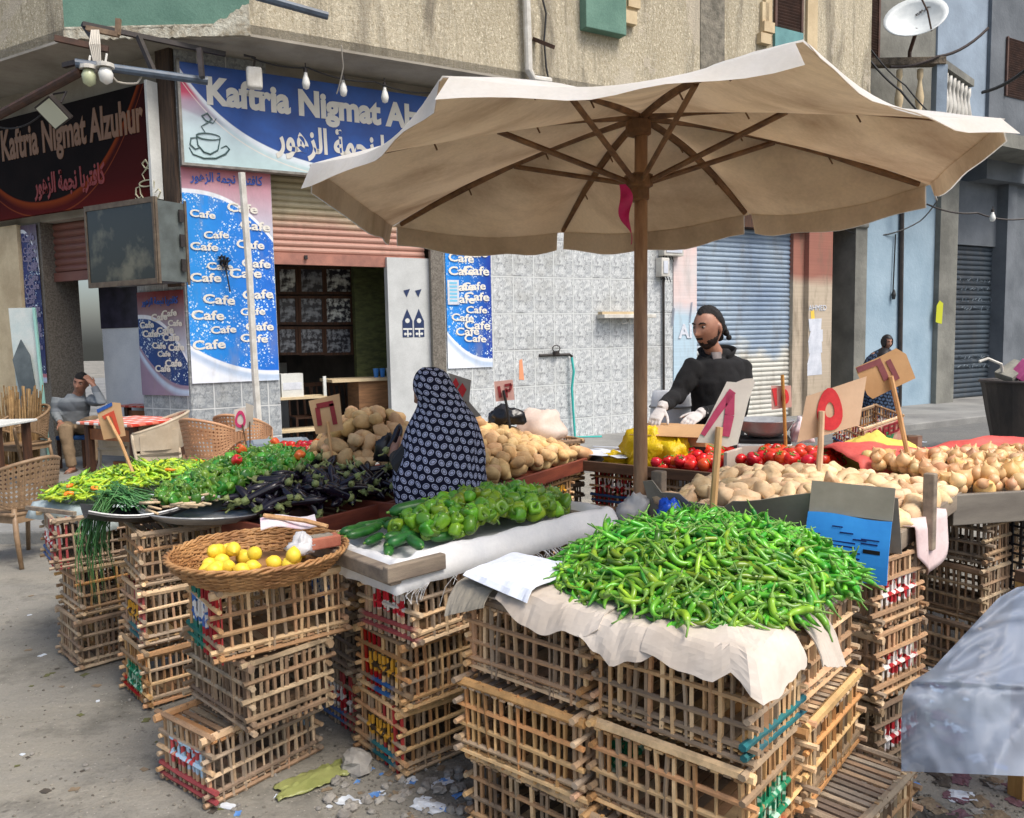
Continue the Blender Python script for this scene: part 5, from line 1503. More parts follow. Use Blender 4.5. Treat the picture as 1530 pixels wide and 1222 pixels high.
def f_sq(mb,rnd,i):
 L=.066*rnd.uniform(.75,1.3);bend=rnd.uniform(-8,8)
 def off(q):
  t=q.x/L;w=1-.3*max(0,t)+.12*max(0,-t)
  return Vector((q.x,q.y*w+bend*q.x*q.x,q.z*w))
 k=rnd.uniform(.88,1.08);mb.col=(k,k,k)
 lumpy(mb,rnd,L,.039,.037,.3,16,11,off)
M_sq=veg_mat('pale_tan_skin',sr(236,208,168),sr(204,166,122),.65,11,.3,.025,.2,.2,60,.25,.42,.7)
squash=mk(f_sq,8,[M_sq],'pale_potato')
def f_tom(mb,rnd,i):
 k=rnd.uniform(.85,1.1);mb.col=(k,k*rnd.uniform(.7,1.3),k)
 r=.042*rnd.uniform(.88,1.12);rg=[];n5=rnd.choice((5,6))
 for(a,z)in((.08,.62),(.35,.74),(.68,.7),(.92,.42),(1,.05),(.95,-.3),(.75,-.6),(.45,-.78),(.08,-.82)):
  rg.append([(r*a*(1+.03*math.cos(n5*6.283*j/15))*math.cos(6.283*j/15),r*a*(1+.03*math.cos(n5*6.283*j/15))*math.sin(6.283*j/15),r*z)for j in range(15)])
 mb.rings(rg[::-1])
 if i%2==0:
  mb.mi=1
  for q in range(5):
   t=q*1.257;mb.tube([(0,0,r*.66),(r*.3*math.cos(t),r*.3*math.sin(t),r*.82),(r*.55*math.cos(t),r*.55*math.sin(t),r*.8)],[.003,.004,.001],4)
  mb.mi=0
M_tom=veg_mat('ripe_tomato_skin',sr(222,44,30),sr(206,62,36),.18,5,.2,.02,.04)
toms=mk(f_tom,5,[M_tom,M_stem],'tomato')
def f_onion(mb,rnd,i):
 k=rnd.uniform(.8,1.12);mb.col=(k,k*rnd.uniform(.88,1.05),k*rnd.uniform(.8,1.1));r=.036*rnd.uniform(.8,1.2)
 rg=[[(r*a*math.cos(6.283*j/13),r*a*math.sin(6.283*j/13),r*z)for j in range(13)]for(a,z)in((.05,1.5),(.14,1.25),(.32,1.0),(.7,.72),(.95,.35),(1.02,-.05),(.9,-.45),(.6,-.76),(.2,-.88),(.1,-.95))]
 mb.rings(rg[::-1])
M_onion=veg_mat('papery_onion_skin',sr(230,196,146),sr(208,160,108),.4,7,.3,.03,.12)
onions=mk(f_onion,6,[M_onion],'onion')
def f_lem(mb,rnd,i):
 r=.027*rnd.uniform(.9,1.12)
 rg=[[(r*a*math.cos(6.283*j/13),r*a*math.sin(6.283*j/13),r*z)for j in range(13)]for(a,z)in((.05,1.32),(.2,1.2),(.5,.95),(.86,.55),(1,0),(.88,-.5),(.5,-.92),(.15,-1.1),(.04,-1.14))]
 mb.rings(rg[::-1])
M_lem=veg_mat('lemon_peel',sr(246,214,70),sr(236,200,60),.45,8,.15,.015,.05,.3,160)
lems=mk(f_lem,3,[M_lem],'lemon')
FE=frame_fn(E2,YE)
t=thing('cardboard_sheet','flattened cardboard laid over the crates under the green chillies','cardboard',FE(0,0,.845),YE)
mb=MB();mb.grid(12,12,lambda u,v:(u*.96+.01,v*1.04+.01,.004*math.sin(9*u+4*v)),.006);obj('sheet',mb,M_card,t);t2=t
mb=MB();mb.box(.05,.9,.5,.52,-.03,-.006);obj('fold',mb,M_card_b,t)
HC=dome(.55,.42,.56,.52,.185,2.2,.8)
heap('green_chilli','slim bright green chilli on the front heap of green chillies','chilli','green chillies in the front heap',FE,.862,HC,((.0,1.06,-.07,.89),lambda a,b_:abs((a-.54)/.5)**3.0+abs((b_-.41)/.46)**3.0<=1+.06*nz((a*5,b_*5,0))),.032,chillies,.012,5,298,.32,True,(.85,1.2),zj=1.2,drop=1.3)
rnd=random.Random(31)
def single(name,label,cat,group,meshes,p,rot,s=1.0,i=None):
 o=link(name,rnd.choice(meshes)if i is None else meshes[i]);o.matrix_world=Matrix.Translation(p)@Euler(rot).to_matrix().to_4x4()@Matrix.Diagonal((s,s,s,1))
 return tag(o,label,cat,group)
def flap(name,label,path,drop_fn,inner,m,thick=.004,lift=.87,nv=9,seed=0,out=.035,cat='cardboard'):
 """path(s) -> point on the edge and outward direction; the sheet lies `inner` deep on top and hangs drop_fn(s) over the edge"""
 mb=MB();mb.smooth=False
 def f(u,v):
  p,n=path(u);d=drop_fn(u);tot=inner+d;q=v*tot
  w=.006*nz((u*6+seed,v*3,seed))+.004*abs(nz((u*14+seed,v*5,seed)))
  if q<inner:return(p.x-n.x*(inner-q),p.y-n.y*(inner-q),lift+w+.01*(1-q/inner))
  e=q-inner;o=out*(1-math.exp(-e*22))+e*.28+w
  return(p.x+n.x*o,p.y+n.y*o,lift+w*.5-e*.93)
 mb.grid(28,nv*2,f,thick)
 return tag(obj(name,mb,m),label,cat)
uE=Vector((math.cos(YE),math.sin(YE),0));vE=Vector((-uE.y,uE.x,0))
def edge_left(a,b_):
 def f(s):return FE(-.0,a+(b_-a)*s),-uE
 return f
def edge_right(a,b_):
 def f(s):return FE(a+(b_-a)*s,0),-vE
 return f
def edge_corner(a,b_):
 def f(s):
  if s<.5:return FE(0,a*(1-s*2)),(-uE*(1-s*.9)-vE*s*.9).normalized()
  return FE(b_*(s*2-1),0),(-vE*(s+(s-.5)*.6)-uE*(1-s)).normalized()
 return f
flap('cardboard_flap','pale cardboard flap with a torn edge over the front of the chilli stack',edge_left(.86,.45),lambda s:.03+.06*abs(math.sin(s*3.0))+.02*nz((s*5,1,2)),.2,M_card,seed=1,lift=.885)
flap('cardboard_flap','broad pale cardboard flap hanging below the front chillies',edge_left(.6,.24),lambda s:.03+.085*max(0,1-abs(s-.6)/.55)+.012*nz((s*9,3,2)),.16,M_card,seed=4,lift=.875)
flap('cardboard_flap','largest cardboard flap folded over the near corner of the chilli stack',edge_corner(.3,.24),lambda s:.06+.065*(1-abs(s-.62)/.62)-.05*max(0,1-abs(s-.42)/.1)+.02*nz((s*9,5,2)),.13,M_card,seed=7,lift=.882)
flap('cardboard_flap','short torn cardboard flap on the right side of the chilli stack',edge_right(.32,.47),lambda s:.13+.05*s+.015*nz((s*6,9,2)),.12,M_card,seed=9,lift=.878)
flap('paper_sheet','crumpled white paper sticking out left of the chillies',edge_left(1.02,.72),lambda s:.01+.03*s,.26,mat('bluish_white_paper',sr(228,234,244),sr(206,214,230),5,.6),seed=12,lift=.91,cat='paper')
flap('cardboard_flap','shaded brown paper drooping at the left end of the chilli stack',edge_left(1.06,.9),lambda s:.11-.06*s,.1,M_card_g,seed=15,lift=.868)
YD=R(43)
FD=frame_fn((-.41,2.85),YD)
t=thing('wooden_tray','rough grey wooden tray under the white sack of peppers','tray',FD(-.04,-.02,.845),YD)
mb=MB();mb.box(0,1.12,0,.5,0,.02);obj('bottom',mb,M_grey_timber,t)
mb=MB();mb.bar((-.02,-.03,.02),(-.02,.55,.03),.05,.055);o=obj('end_board',mb,M_grey_timber,t);bevel(o,.006)
mb=MB();mb.bar((-.06,-.02,.035),(.2,-.02,.035),.035,.06);o=obj('side_board',mb,M_grey_timber,t);bevel(o,.006)
mb=MB();mb.bar((1.12,.0,.02),(1.12,.5,.02),.04,.05);o=obj('end_board',mb,M_grey_timber,t);bevel(o,.006)
def sack(u,v):
 a=-.06+1.26*u;b_=-.05+.6*v
 e=min(u*1.26,(1-u)*1.26,v*.6,(1-v)*.6)
 z=.872+.05*math.exp(-((e-.055)/.04)**2)-.03*(e<.02)+.008*nz((u*9,v*6,3))+.006*nz((u*25,v*16,8))
 if u<.1:z-=.015
 if v<.1 and .1<u:z-=.0
 p=FD(a+.02*nz((v*5,u*2,1)),b_+.025*nz((u*6,v,5)),z)
 if e<.012:p.z-=.035
 return p
st=thing('woven_sack','white woven sack spread as a lining, fraying at its edges','sack',FD(.5,.2,.88))
mb=MB();mb.smooth=True
o0=st.location.copy()
mb.grid(64,34,lambda u,v:sack(u,v)-o0,.004);obj('sheet',mb,M_sackw,st)
mb=MB();rnd2=random.Random(5)
for i in range(150):
 side=i%3
 if side==0:u,v,d=1.0,rnd2.random(),(uE*1.0)
 elif side==1:u,v,d=rnd2.uniform(.55,1),0.0,-vE
 else:u,v,d=rnd2.choice((rnd2.uniform(.0,.12),rnd2.uniform(.2,.5))),rnd2.choice((0.0,1.0)),-uE
 p=sack(u,v)-o0;L=rnd2.uniform(.02,.06)*(2.2 if rnd2.random()<.08 else 1)
 mb.tube([p,p+d*L*.6+Vector((rnd2.uniform(-.01,.01),rnd2.uniform(-.01,.01),-L*.3)),p+d*L*.8+Vector((rnd2.uniform(-.02,.02),rnd2.uniform(-.02,.02),-L))],.0011,3)
o=obj('frayed_threads',mb,M_sackw,st);o['kind']='stuff'
HD=dome(.62,.25,.52,.27,.125,2.0,.8)
heap('green_pepper','bright green pepper heaped on the white sack','pepper','green peppers on the white sack',FD,.892,HD,((.2,1.08,.04,.49),lambda a,b_:abs((a-.63)/.44)**2.6+abs((b_-.26)/.21)**2.6<=1),.049,peppers,.026,8,280,.8,True,(.78,1.12),zj=.7)
rnd=random.Random(44)
for i in range(20):
 a=rnd.uniform(.04,.34);b_=rnd.uniform(.08,.46)
 single('courgette','dark green courgette at the front end of the white sack','courgette','courgettes on the white sack',cucs,FD(a,b_,.905+.03*(i%2)+max(0,a-.2)*.1),(rnd.gauss(0,.1),rnd.gauss(0,.12),YD+R(30)+rnd.gauss(0,.5)),rnd.uniform(.8,1.0))
single('courgette','longest courgette lying on top, tip towards the pepper heap','courgette',None,cucs,FD(.3,.36,1.0),(0,-.12,R(22)),1.15,1)
FG=frame_fn(gt(0,0)[:2],YG)
HG=dome(.42,.34,.62,.42,.175,2.2,.8)
heap('eggplant','glossy black purple eggplant in the red brown tray','eggplant','eggplants in the red brown tray',FG,.82,HG,((-.03,.92,.03,.6),lambda a,b_:abs((a-.44)/.47)**3+abs((b_-.31)/.28)**3<=1),.066,eggs,.025,12,170,.4,True,(.85,1.15),zj=.8)
tc=G(306,762,.875);
t=thing('steel_tray','large round steel tray on the crate stack, half covered with dark peppers','tray',(tc.x,tc.y,.855))
mb=MB();mb.smooth=True;mb.lathe([(.01,.0),(.24,.0),(.29,.025),(.305,.03),(.305,.026),(.29,.016),(.24,-.012),(.01,-.012)],40);obj('dish',mb,M_steel,t);t.rotation_euler=(R(-3),R(4),0)
mb=MB();mb.tube([(.306*math.cos(q*6.283/40),.306*math.sin(q*6.283/40),.03)for q in range(40)],.005,5,closed=True);obj('rim',mb,M_steel,t)
b2=G(215,772,.88);t=thing('black_tray','black rimmed shallow tray under the scallion roots','tray',(b2.x,b2.y,.87),R(35));mb=MB();mb.grid(8,8,lambda u,v:((u-.5)*.5,(v-.5)*.26,.05*abs(u-.5)**2*4+.04*abs(v-.5)**2*4),.008);obj('plate',mb,mat('black_plastic_tray',sr(40,42,46),None,rough=.4),t);mb=MB();mb.tube([((u-.5)*.5,-.13,.05*abs(u-.5)**2*4+.044)for u in[q/10 for q in range(11)]],.005,5);obj('rim',mb,M_steel,t)
sc0=G(185,765,.9)
t=thing('scallion_bunch','bunch of scallions, green leaves hanging over the crates, roots on the tray','scallions',sc0)
M_leaf=mat('scallion_leaf',sr(96,152,84),sr(58,116,62),9,.45,vcol=True,hi=.6)
M_bulb=mat('scallion_white_root',sr(222,204,170),sr(196,168,130),12,.6,.3,60,.003)
mb=MB();mb2=MB();rnd=random.Random(7);mb.smooth=True;mb2.smooth=True
edge=G(150,778,.86)-sc0
for i in range(110):
 st_=Vector((rnd.uniform(.04,.16),rnd.uniform(-.1,.2),.02+rnd.uniform(0,.05)))
 m1=edge*rnd.uniform(.45,.9)+Vector((rnd.uniform(-.03,.06),rnd.uniform(-.05,.12),.1+rnd.uniform(-.03,.05)))
 hang=i%3!=0
 ex=edge+Vector((rnd.uniform(-.05,.06),rnd.uniform(-.1,.06),.02))
 k=rnd.uniform(.7,1.2);mb.col=(k*rnd.uniform(.85,1.2),k,k)
 if hang:
  L=rnd.uniform(.12,.42)*(1 if rnd.random()<.5 else .6);e2=ex+Vector((rnd.uniform(-.03,.04),-.06,-L))
  P=[st_,m1,ex+Vector((0,-.03,.0)),(ex+e2)/2+Vector((-.015,-.03,0)),e2]
 else:
  P=[st_,m1+Vector((0,0,.02)),m1+Vector((rnd.uniform(-.1,.05),rnd.uniform(-.05,.05),rnd.uniform(-.02,.04)))]
 w_=rnd.uniform(.0028,.005);mb.tube(P,[w_]+[w_*1.1]*(len(P)-2)+[w_*.3],4,flat=.45)
o=obj('leaves',mb,M_leaf,t)
for i in range(40):
 p=Vector((rnd.uniform(.08,.36),rnd.uniform(-.1,.14),.02+rnd.uniform(0,.04)))
 mb2.tube([p,p+Vector((rnd.uniform(.06,.12),rnd.uniform(-.04,.04),rnd.uniform(-.015,.02)))],[.008,.006],5)
obj('bulbs',mb2,M_bulb,t)
ro=G(300,758,.9)
single('onion','small pinkish onion lying between scallion roots and dark peppers','onion',None,onions,G(246,752,.92),(.4,.5,0),.8,1)
FP=frame_fn((-1.52,3.86),R(66))
HP=dome(.5,.13,.85,.36,.17,2,.9)
def hp(a,b_):return .02+max(0,min(.06,(a-.05)*.12))+HP(a,b_)*.85
heap('dark_pepper','small dark green pepper in the heap behind the steel tray','pepper','dark green peppers behind the steel tray',FP,.86,hp,((-.12,.9,-.18,.42),lambda a,b_:abs((a-.36)/.47)**2.4+abs((b_-.12-.03*math.sin(a*6))/(.2+.1*a))**2.4<=1),.043,dpeppers,.021,21,295,.7,True,(.8,1.1),zj=.5)
for i,(a,b_)in enumerate(((.92,-.02),(1.0,.08),(.62,-.1),(.3,.05),(.78,.2),(.97,-.1),(.45,.15))):
 single('red_pepper','small red pepper among the dark green ones','pepper','red peppers among the dark green',rpeppers,FP(a,b_,.9+hp(a,b_)+.012),(rnd.gauss(0,.7),rnd.gauss(0,.7),rnd.uniform(0,6)),.9)
FY=frame_fn((-2.31,4.22),R(63))
HY=dome(.45,.1,.62,.33,.12,2,.9)
t=thing('plastic_sheet','pale plastic sheet under the yellow green chillies, hanging over the crate','sheet',FY(0,0,.84),R(63))
mb=MB();mb.smooth=True
def ysheet(u,v):
 a=-.11+1.15*u;b_=-.2+.58*v;z=.012+.01*nz((u*6,v*5,2))
 e=max(0,-.0-(a+.02));z-=e*.9;e2=max(0,-.12-b_);z-=e2*1.6
 return(a+.5*e,b_+.4*e2,z)
mb.grid(26,20,ysheet,.003);obj('sheet',mb,mat('pale_plastic',sr(206,220,220),sr(186,200,202),4,.4,.4,20,.01,trans=.2),t);mb=MB();mb.bar((-.1,-.1,.0),(-.1,.3,.0),.02,.02);obj('stick',mb,M_grey_timber,t)
heap('long_pepper','slender yellow green chilli in the leftmost heap','chilli','yellow green chillies in the leftmost heap',FY,.868,HY,((-.08,1.0,-.14,.38),lambda a,b_:abs((a-.45)/.53)**2.4+abs((b_-.12)/.25)**2.4<=1),.037,ychillies,.013,23,280,.3,True,(.85,1.15),zj=1.0,drop=1.2)
for i,(a,b_)in enumerate(((-.06,.0),(.0,.08),(.05,-.06),(.9,.0),(.86,.08),(.5,-.1),(.95,.12))):
 o=single('orange_pepper','orange chilli among the yellow green ones','chilli','orange chillies in the leftmost heap',ychillies,FY(a,b_,.885+HY(a,b_)+.012),(0,0,rnd.uniform(0,6)),1.0)
M_oc=veg_mat('orange_chilli_skin',sr(236,140,40),sr(222,100,40),.3)
oc=mk(lambda mb,r,i:f_chilli(mb,r,i,.1,.01),2,[M_oc,M_stem],'orange_pepper')
for o in[o for o in bpy.data.objects if o.name.startswith('orange_pepper')]:o.data=oc[0]
for i in range(24):
 single('tomato','small red tomato behind the eggplants, near the brown price card','tomato','small red tomatoes behind the eggplants',toms,G(428+(i%8)*9.5+rnd.uniform(-3,3),677-(i//8)*6,1.02+.022*(i//8)),(rnd.gauss(0,.4),rnd.gauss(0,.4),0),.8)
q=G(458,690,.96);t=thing('plastic_box','flat grey plastic box lying behind the small red tomatoes','box',(D(420,668,5.3).x,5.25,1.022),R(20))
mb=MB();mb.box(-.2,.2,-.17,.17,-.03,.03);o=obj('body',mb,mat('grey_plastic',sr(120,130,138),sr(98,108,116),5,.5),t);bevel(o,.012);mb=MB();mb.box(-.16,.16,-.13,.13,.03,.036);obj('lid',mb,mat('grey_plastic_panel',sr(134,144,150),None),t)
q=pt_(-.25,.9);t=thing('palm_crate','crate carrying the grey lid and small red tomatoes behind the eggplants','crate',(D(462,690,5.02).x,5.0,.72),R(25),'palm rib crates stacked under the stall')
for n,me in VAR['d']:
 link(n,me,t)
t=thing('palm_crate','lower crate hidden beneath the grey lid','crate',(D(462,690,5.02).x,5.0,.44),R(25),'palm rib crates stacked under the stall')
for n,me in VAR['e']:link(n,me,t)
t=thing('palm_crate','lowest crate hidden beneath the grey lid','crate',(D(462,690,5.02).x,5.0,0),R(25),'palm rib crates stacked under the stall');t.scale=(1,1,1.6)
for n,me in VAR['g']:link(n,me,t)
FPo=frame_fn(pt_(0,0)[:2],YP)
H1=lambda a,b_:max(.0,min(.30,b_*.42+.05))*(1-.55*max(0,(a-.55)/.65)**1.5)*(1 if b_<.65 else max(0,1-(b_-.65)*1.5))
heap('potato','dusty potato on the wide heap right of the woman','potato','potatoes heaped right of the woman',FPo,.86,H1,((-.05,1.32,.05,.85),lambda a,b_:b_<.95-.3*max(0,a-.4)and-.05<a<1.3),.088,pots,.04,31,200,.4,True,(.8,1.2),zj=.5)
F2=frame_fn(pt_(-.08,.62)[:2],YP)
H2=dome(.0,.16,.42,.42,.4,2,.9)
heap('potato','large dusty potato on the tall heap left of the woman','potato','potatoes heaped left of the woman',F2,.86,H2,((-.4,.4,-.22,.55),lambda a,b_:(a/.4)**2+((b_-.16)/.38)**2<=1),.082,pots,.04,33,150,.4,True,(.85,1.15),zj=.4)
FT=frame_fn(tt(0,0)[:2],YT)
def tloc(px,py,z):p=G(px,py,z);d=Vector((p.x,p.y,0))-tt(0,0);return d.dot(tv),d.dot(tn)
a0,b0=tloc(985,690,.88);a1,b1=tloc(1098,690,.88)
heap('tomato','ripe tomato in the first compartment, next to the yellow bags','tomato','tomatoes next to the yellow bags',FT,.865,lambda a,b_:.01+.07*min(1,max(0,b_)*2.0),((a0,a1,.04,.42),lambda a,b_:b_<.1 or a>.6),.076,toms,.036,41,90,.5,True,(.8,1.05),zj=.4)
a2,b2_=tloc(1118,700,.88);a3,_=tloc(1222,700,.88)
heap('tomato','ripe tomato in the second compartment, behind the large pale potatoes','tomato','tomatoes behind the pale potatoes',FT,.865,lambda a,b_:.01+.08*max(0,1-((a-a3+.05)/.5)**2)+.05*min(1,max(0,b_)),((a2,a3+.12,.03,.42),lambda a,b_:True),.076,toms,.036,43,110,.5,True,(.85,1.1),zj=.4)
t=thing('wooden_divider','pale wooden board dividing the two tomato compartments','board',FT(a1+.05,.25,.86),YT)
mb=MB();mb.box(-.012,.012,-.22,.3,0,.12);o=obj('board',mb,M_card,t);bevel(o,.004)
c0=tloc(1108,692,.9);c1=tloc(1202,672,.95)
t=thing('cardboard_sheet','pale cardboard strip standing behind the second tomato compartment','cardboard',FT(a1+.09,.2,.87),YT+R(26))
mb=MB();mb.grid(8,4,lambda u,v:(u*.5,.01*math.sin(u*5),v*.13),.006);obj('sheet',mb,M_card,t)
mb=MB();mb.box(0.0,.5,.01,.02,0,.02);obj('fold',mb,M_card_b,t)
def crumple(name,label,cat,c,rx,ry,rz,m,seed,amp=.35,rz_=0,nu=26,nv=16):
 rnd_=random.Random(seed);mb=MB();mb.smooth=True
 sd=Vector((rnd_.uniform(-40,40),rnd_.uniform(-40,40),rnd_.uniform(-40,40)));rg=[]
 for i in range(nv+1):
  t=math.pi*(i if 0<i<nv else(i+.05 if i==0 else i-.05))/nv;ring=[]
  for j in range(nu):
   p=2*math.pi*j/nu;d=Vector((math.sin(t)*math.cos(p),math.sin(t)*math.sin(p),-math.cos(t)))
   f=1+amp*mnoise.noise(d*1.6+sd)+amp*.8*(abs(mnoise.noise(d*3.7+sd))-.25)+amp*.35*mnoise.noise(d*9+sd)
   z=d.z*rz*f
   if z<-rz*.5:z=-rz*.5
   ring.append((d.x*rx*f,d.y*ry*f,z+rz*.5))
  rg.append(ring)
 mb.rings(rg)
 o=obj(name,mb,m,None,c,(0,0,rz_));return tag(o,label,cat)
for i,(px,py,rx,ry,rz_,lb)in enumerate(((1000,672,.2,.1,.17,'large crumpled yellow plastic bag in the middle of the tomato table'),(962,682,.13,.1,.13,'crumpled yellow plastic bag beside the umbrella pole'),(1040,674,.12,.09,.13,'crumpled yellow plastic bag below the seller with gloves'),(936,672,.09,.08,.05,'flat yellow plastic bag left of the umbrella pole'))):
 a,b_=tloc(px,py,.9);p=FT(a,.17,.828);crumple('yellow_bag',lb,'plastic bag',p,rx,ry,rz_,M_yel_bag,60+i,.5,YT)
p=FT(.12,.22,.875);t=thing('paper_sheet','greyish white paper on the corner of the tomato table by the pole','paper',p,YT)
mb=MB();mb.grid(8,6,lambda u,v:((u-.5)*.42,(v-.5)*.3,.02*nz((u*5,v*5,3))+.01),.003);obj('sheet',mb,MT['paper'],t)
mb=MB();mb.bar((-.2,.1,.03),(.2,.14,.035),.02,.004);obj('crease',mb,MT['paper'],t)
sx,sy=tloc(1018,640,1.05)
SB=FT(.56,.37,.826)
t=thing('cardboard_box','brown cardboard box under the gloved hands of the seller','box',SB,YT+R(8))
mb=MB();mb.box(-.24,.24,-.13,.13,0,.26);o=obj('carton',mb,M_card_b,t);bevel(o,.006)
mb=MB();mb.grid(6,4,lambda u,v:((u-.5)*.5,-.13-.1*v,.26-.05*v),.004);obj('flap',mb,M_card_b,t)
mb=MB();mb.box(-.24,.24,-.132,-.13,.1,.14);obj('tape',mb,MT['black'],t)
sp_=FT(1.12,.50,.826)
t=thing('weighing_scale','white and pink weighing scale with a steel bowl behind the tomatoes','scale',sp_,YT+R(22))
mb=MB();mb.box(-.17,.17,-.14,.14,0,.17);o=obj('body',mb,MT['wall_white'],t);bevel(o,.012)
mb=MB();mb.box(-.16,.07,-.146,-.14,.03,.14);obj('panel',mb,mat('pale_display_panel',sr(206,212,220),sr(150,160,176),20,.4),t)
mb=MB();mb.box(.075,.165,-.146,-.14,.0,.165);mb.box(-.17,.075,-.145,-.14,.0,.022);obj('stripe',mb,mat('pink_plastic_stripe',sr(214,46,96),None,rough=.4),t)
mb=MB();mb.box(-.16,.16,-.13,.13,.17,.2);o=obj('plate',mb,MT['black'],t);bevel(o,.008)
mb=MB();mb.smooth=True;mb.lathe([(.02,.205),(.1,.21),(.15,.25),(.185,.31),(.19,.315),(.185,.318),(.14,.26),(.09,.222),(.02,.217)],28);obj('bowl',mb,M_steel,t)
ws=FT(.18,1.05,.15)
t=thing('woven_sack','full white woven sack standing behind the umbrella pole by the wall side','sack',ws)
mb=MB();mb.smooth=True;rg=[]
for i in range(16):
 z=1.12*i/15;rr=.2*(1-.25*(z/1.1)**3)*(1+.06*nz((z*4,1,2)))
 rg.append([(rr*(1.0+.09*nz((math.cos(j*.35),math.sin(j*.35),z*4)))*math.cos(6.283*j/18),rr*.75*math.sin(6.283*j/18),z+(.05*nz((j,3,1))if i==15 else 0))for j in range(18)])
mb.rings(rg);obj('bag',mb,M_sackw,t)
mb=MB();mb.tube([(.17*math.cos(q*.35),.13*math.sin(q*.35),1.0)for q in range(18)],.008,5,closed=True);obj('tie',mb,M_sackg,t)
q=FT(.2,1.05,0);tag(obj('wooden_block',(lambda m_:(m_.box(-.25,.25,-.2,.2,0,.15),m_)[1])(MB()),M_grey_timber,None,(q.x,q.y,0)),'low wooden block under the standing white sack','block')
def gsack(u,v):
 p0=G(846,792,.66);p1=G(952,798,.64);q=p0.lerp(p1,u)
 d=Vector((p0.y,-p0.x,0)).normalized()
 o=Vector((.0,-1,0))
 if v<.45:r_=q+o*(-.22+v*.8);r_.z+=.012*nz((u*6,v*6,1))
 else:r_=q+o*(-.22+.36+(v-.45)*.25);r_.z-=(v-.45)*1.0;r_.y+=.02*nz((u*7,v*4,5))
 return r_
mb=MB();mb.smooth=True;mb.grid(22,22,gsack,.006)
tag(obj('grey_sacking',mb,M_sackg),'grey sacking draped over low crates between peppers and umbrella pole','sacking')
gp0=G(900,800,.6);t=thing('palm_crate','low crate under the grey sacking beside the umbrella pole','crate',(gp0.x,gp0.y+.12,.34),R(0),'palm rib crates stacked under the stall')
for n,me in VAR['d']:link(n,me,t)
t=thing('palm_crate','lowest crate under the grey sacking','crate',(gp0.x,gp0.y+.12,.06),R(3),'palm rib crates stacked under the stall')
for n,me in VAR['e']:link(n,me,t)
for o in[o for o in bpy.data.objects if o.name.startswith('palm_crate')and abs(o.location.z-.06)<.001]:o.location.z=0
Q0=(1.47,3.07);YQ=R(48)
FQ=frame_fn(Q0,YQ)
t=thing('wooden_tray','grey wooden tray under the large pale potatoes','tray',FQ(0,0,.835),YQ)
mb=MB();mb.box(0,1.15,0,1.05,0,.02);obj('bottom',mb,M_grey_timber,t)
mb=MB();mb.bar((.03,-.015,.045),(.98,-.015,.06),.025,.075);o=obj('side_board',mb,M_grey_timber,t);bevel(o,.005)
mb=MB();mb.bar((-.01,0,.04),(-.01,1.05,.04),.025,.08);o=obj('end_board',mb,M_grey_timber,t);bevel(o,.005)
mb=MB();mb.bar((.34,-.045,-.05),(.36,-.04,.27),.045,.05,(1,0,0));o=obj('corner_post',mb,M_grey_timber,t);bevel(o,.005)
mb=MB();mb.bar((.02,1.06,0),(.02,1.06,.22),.06,.05,(1,0,0));o=obj('corner_post',mb,M_grey_timber,t);bevel(o,.006)
HQ=lambda a,b_:.015+.09*max(0,1-((a-.55)/.62)**2)*max(0,1-((b_-.55)/.75)**2)
heap('pale_potato','large pale tan potato on the cardboard lined tray','potato','large pale potatoes on the lined tray',FQ,.875,HQ,((.03,1.1,.03,1.02),lambda a,b_:True),.092,squash,.038,51,160,.35,True,(.85,1.2),zj=.4)
def cardfold(u,v):
 a=-.03+.03*math.sin(u*7);b_=1.08-1.12*u
 h=.10+.14*u+.02*math.sin(u*9+1)+(.06 if u<.08 else 0)-.03*(abs(u-.3)<.1)
 return FQ(a-.06*v+.02*nz((u*4,v,3)),b_,.84+h*v)
mb=MB();mb.grid(26,6,cardfold,.005)
tag(obj('cardboard_lining',mb,M_card_g),'grey cardboard lining standing along the near edge of the pale potatoes','cardboard')
b0_=D(1208,764,3.14);b1_=D(1322,753,2.96);bo=b0_;YB=math.atan2(b1_.y-b0_.y,b1_.x-b0_.x)
t=thing('blue_carton','bright blue printed carton flap hanging at the right end of the chillies','carton',bo,YB)
M_blue_card=mat('bright_blue_print',sr(62,164,244),sr(48,142,230),3,.5,.1,10,.005,fine=.05)
mb=MB();mb.grid(8,8,lambda u,v:((u*.31),-.05*v-.01*math.sin(v*3),-.23*v+.005*math.sin(u*6)),.005);obj('printed_face',mb,M_blue_card,t)
mb=MB();mb.grid(8,3,lambda u,v:((u*.31),.004+.03*v,.12*v),.005);obj('upper_flap',mb,M_card_g,t)
mb=MB()
for(x,z,w_)in((.03,-.075,.028),(.1,-.04,.04),(.13,-.06,.05),(.18,-.08,.05),(.09,-.095,.1),(.09,-.11,.1),(.21,-.075,.065),(.21,-.09,.06),(.09,-.13,.12),(.11,-.15,.1)):
 y=-.05*(-z/.23)-.014;mb.box(x,x+w_,y-.002,y,z-.0025,z+.0025)
obj('small_print',mb,mat('dark_blue_ink',sr(20,50,120),None,fine=0),t)
mb=MB();y=-.05*.55-.012;mb.box(.22,.28,y-.003,y,-.125,-.11);obj('barcode',mb,MT['black'],t)
mb=MB();mb.box(.1,.125,-.057,-.054,-.2,-.17);obj('red_mark',mb,mat('red_ink',sr(206,60,70),None,fine=0),t)
mb=MB();mb.smooth=True
def pcloth(u,v):
 s=-.02+.42*u;p=FQ(.12+s,-.0,0);e=v*.32
 if e<.1:return FQ(.12+s,.1-e,.92+.008*nz((u*7,v*5,2)))
 return FQ(.12+s+.02*nz((u*5,3,1)),-.05-.02*math.sin(u*9)-.015*v,.93-(e-.1)*(.55+.55*math.sin(u*3)))
mb.grid(24,16,pcloth,.004);tag(obj('pink_cloth',mb,M_cloth_p),'pale pink cloth hanging over the rail beside the pale potatoes','cloth')
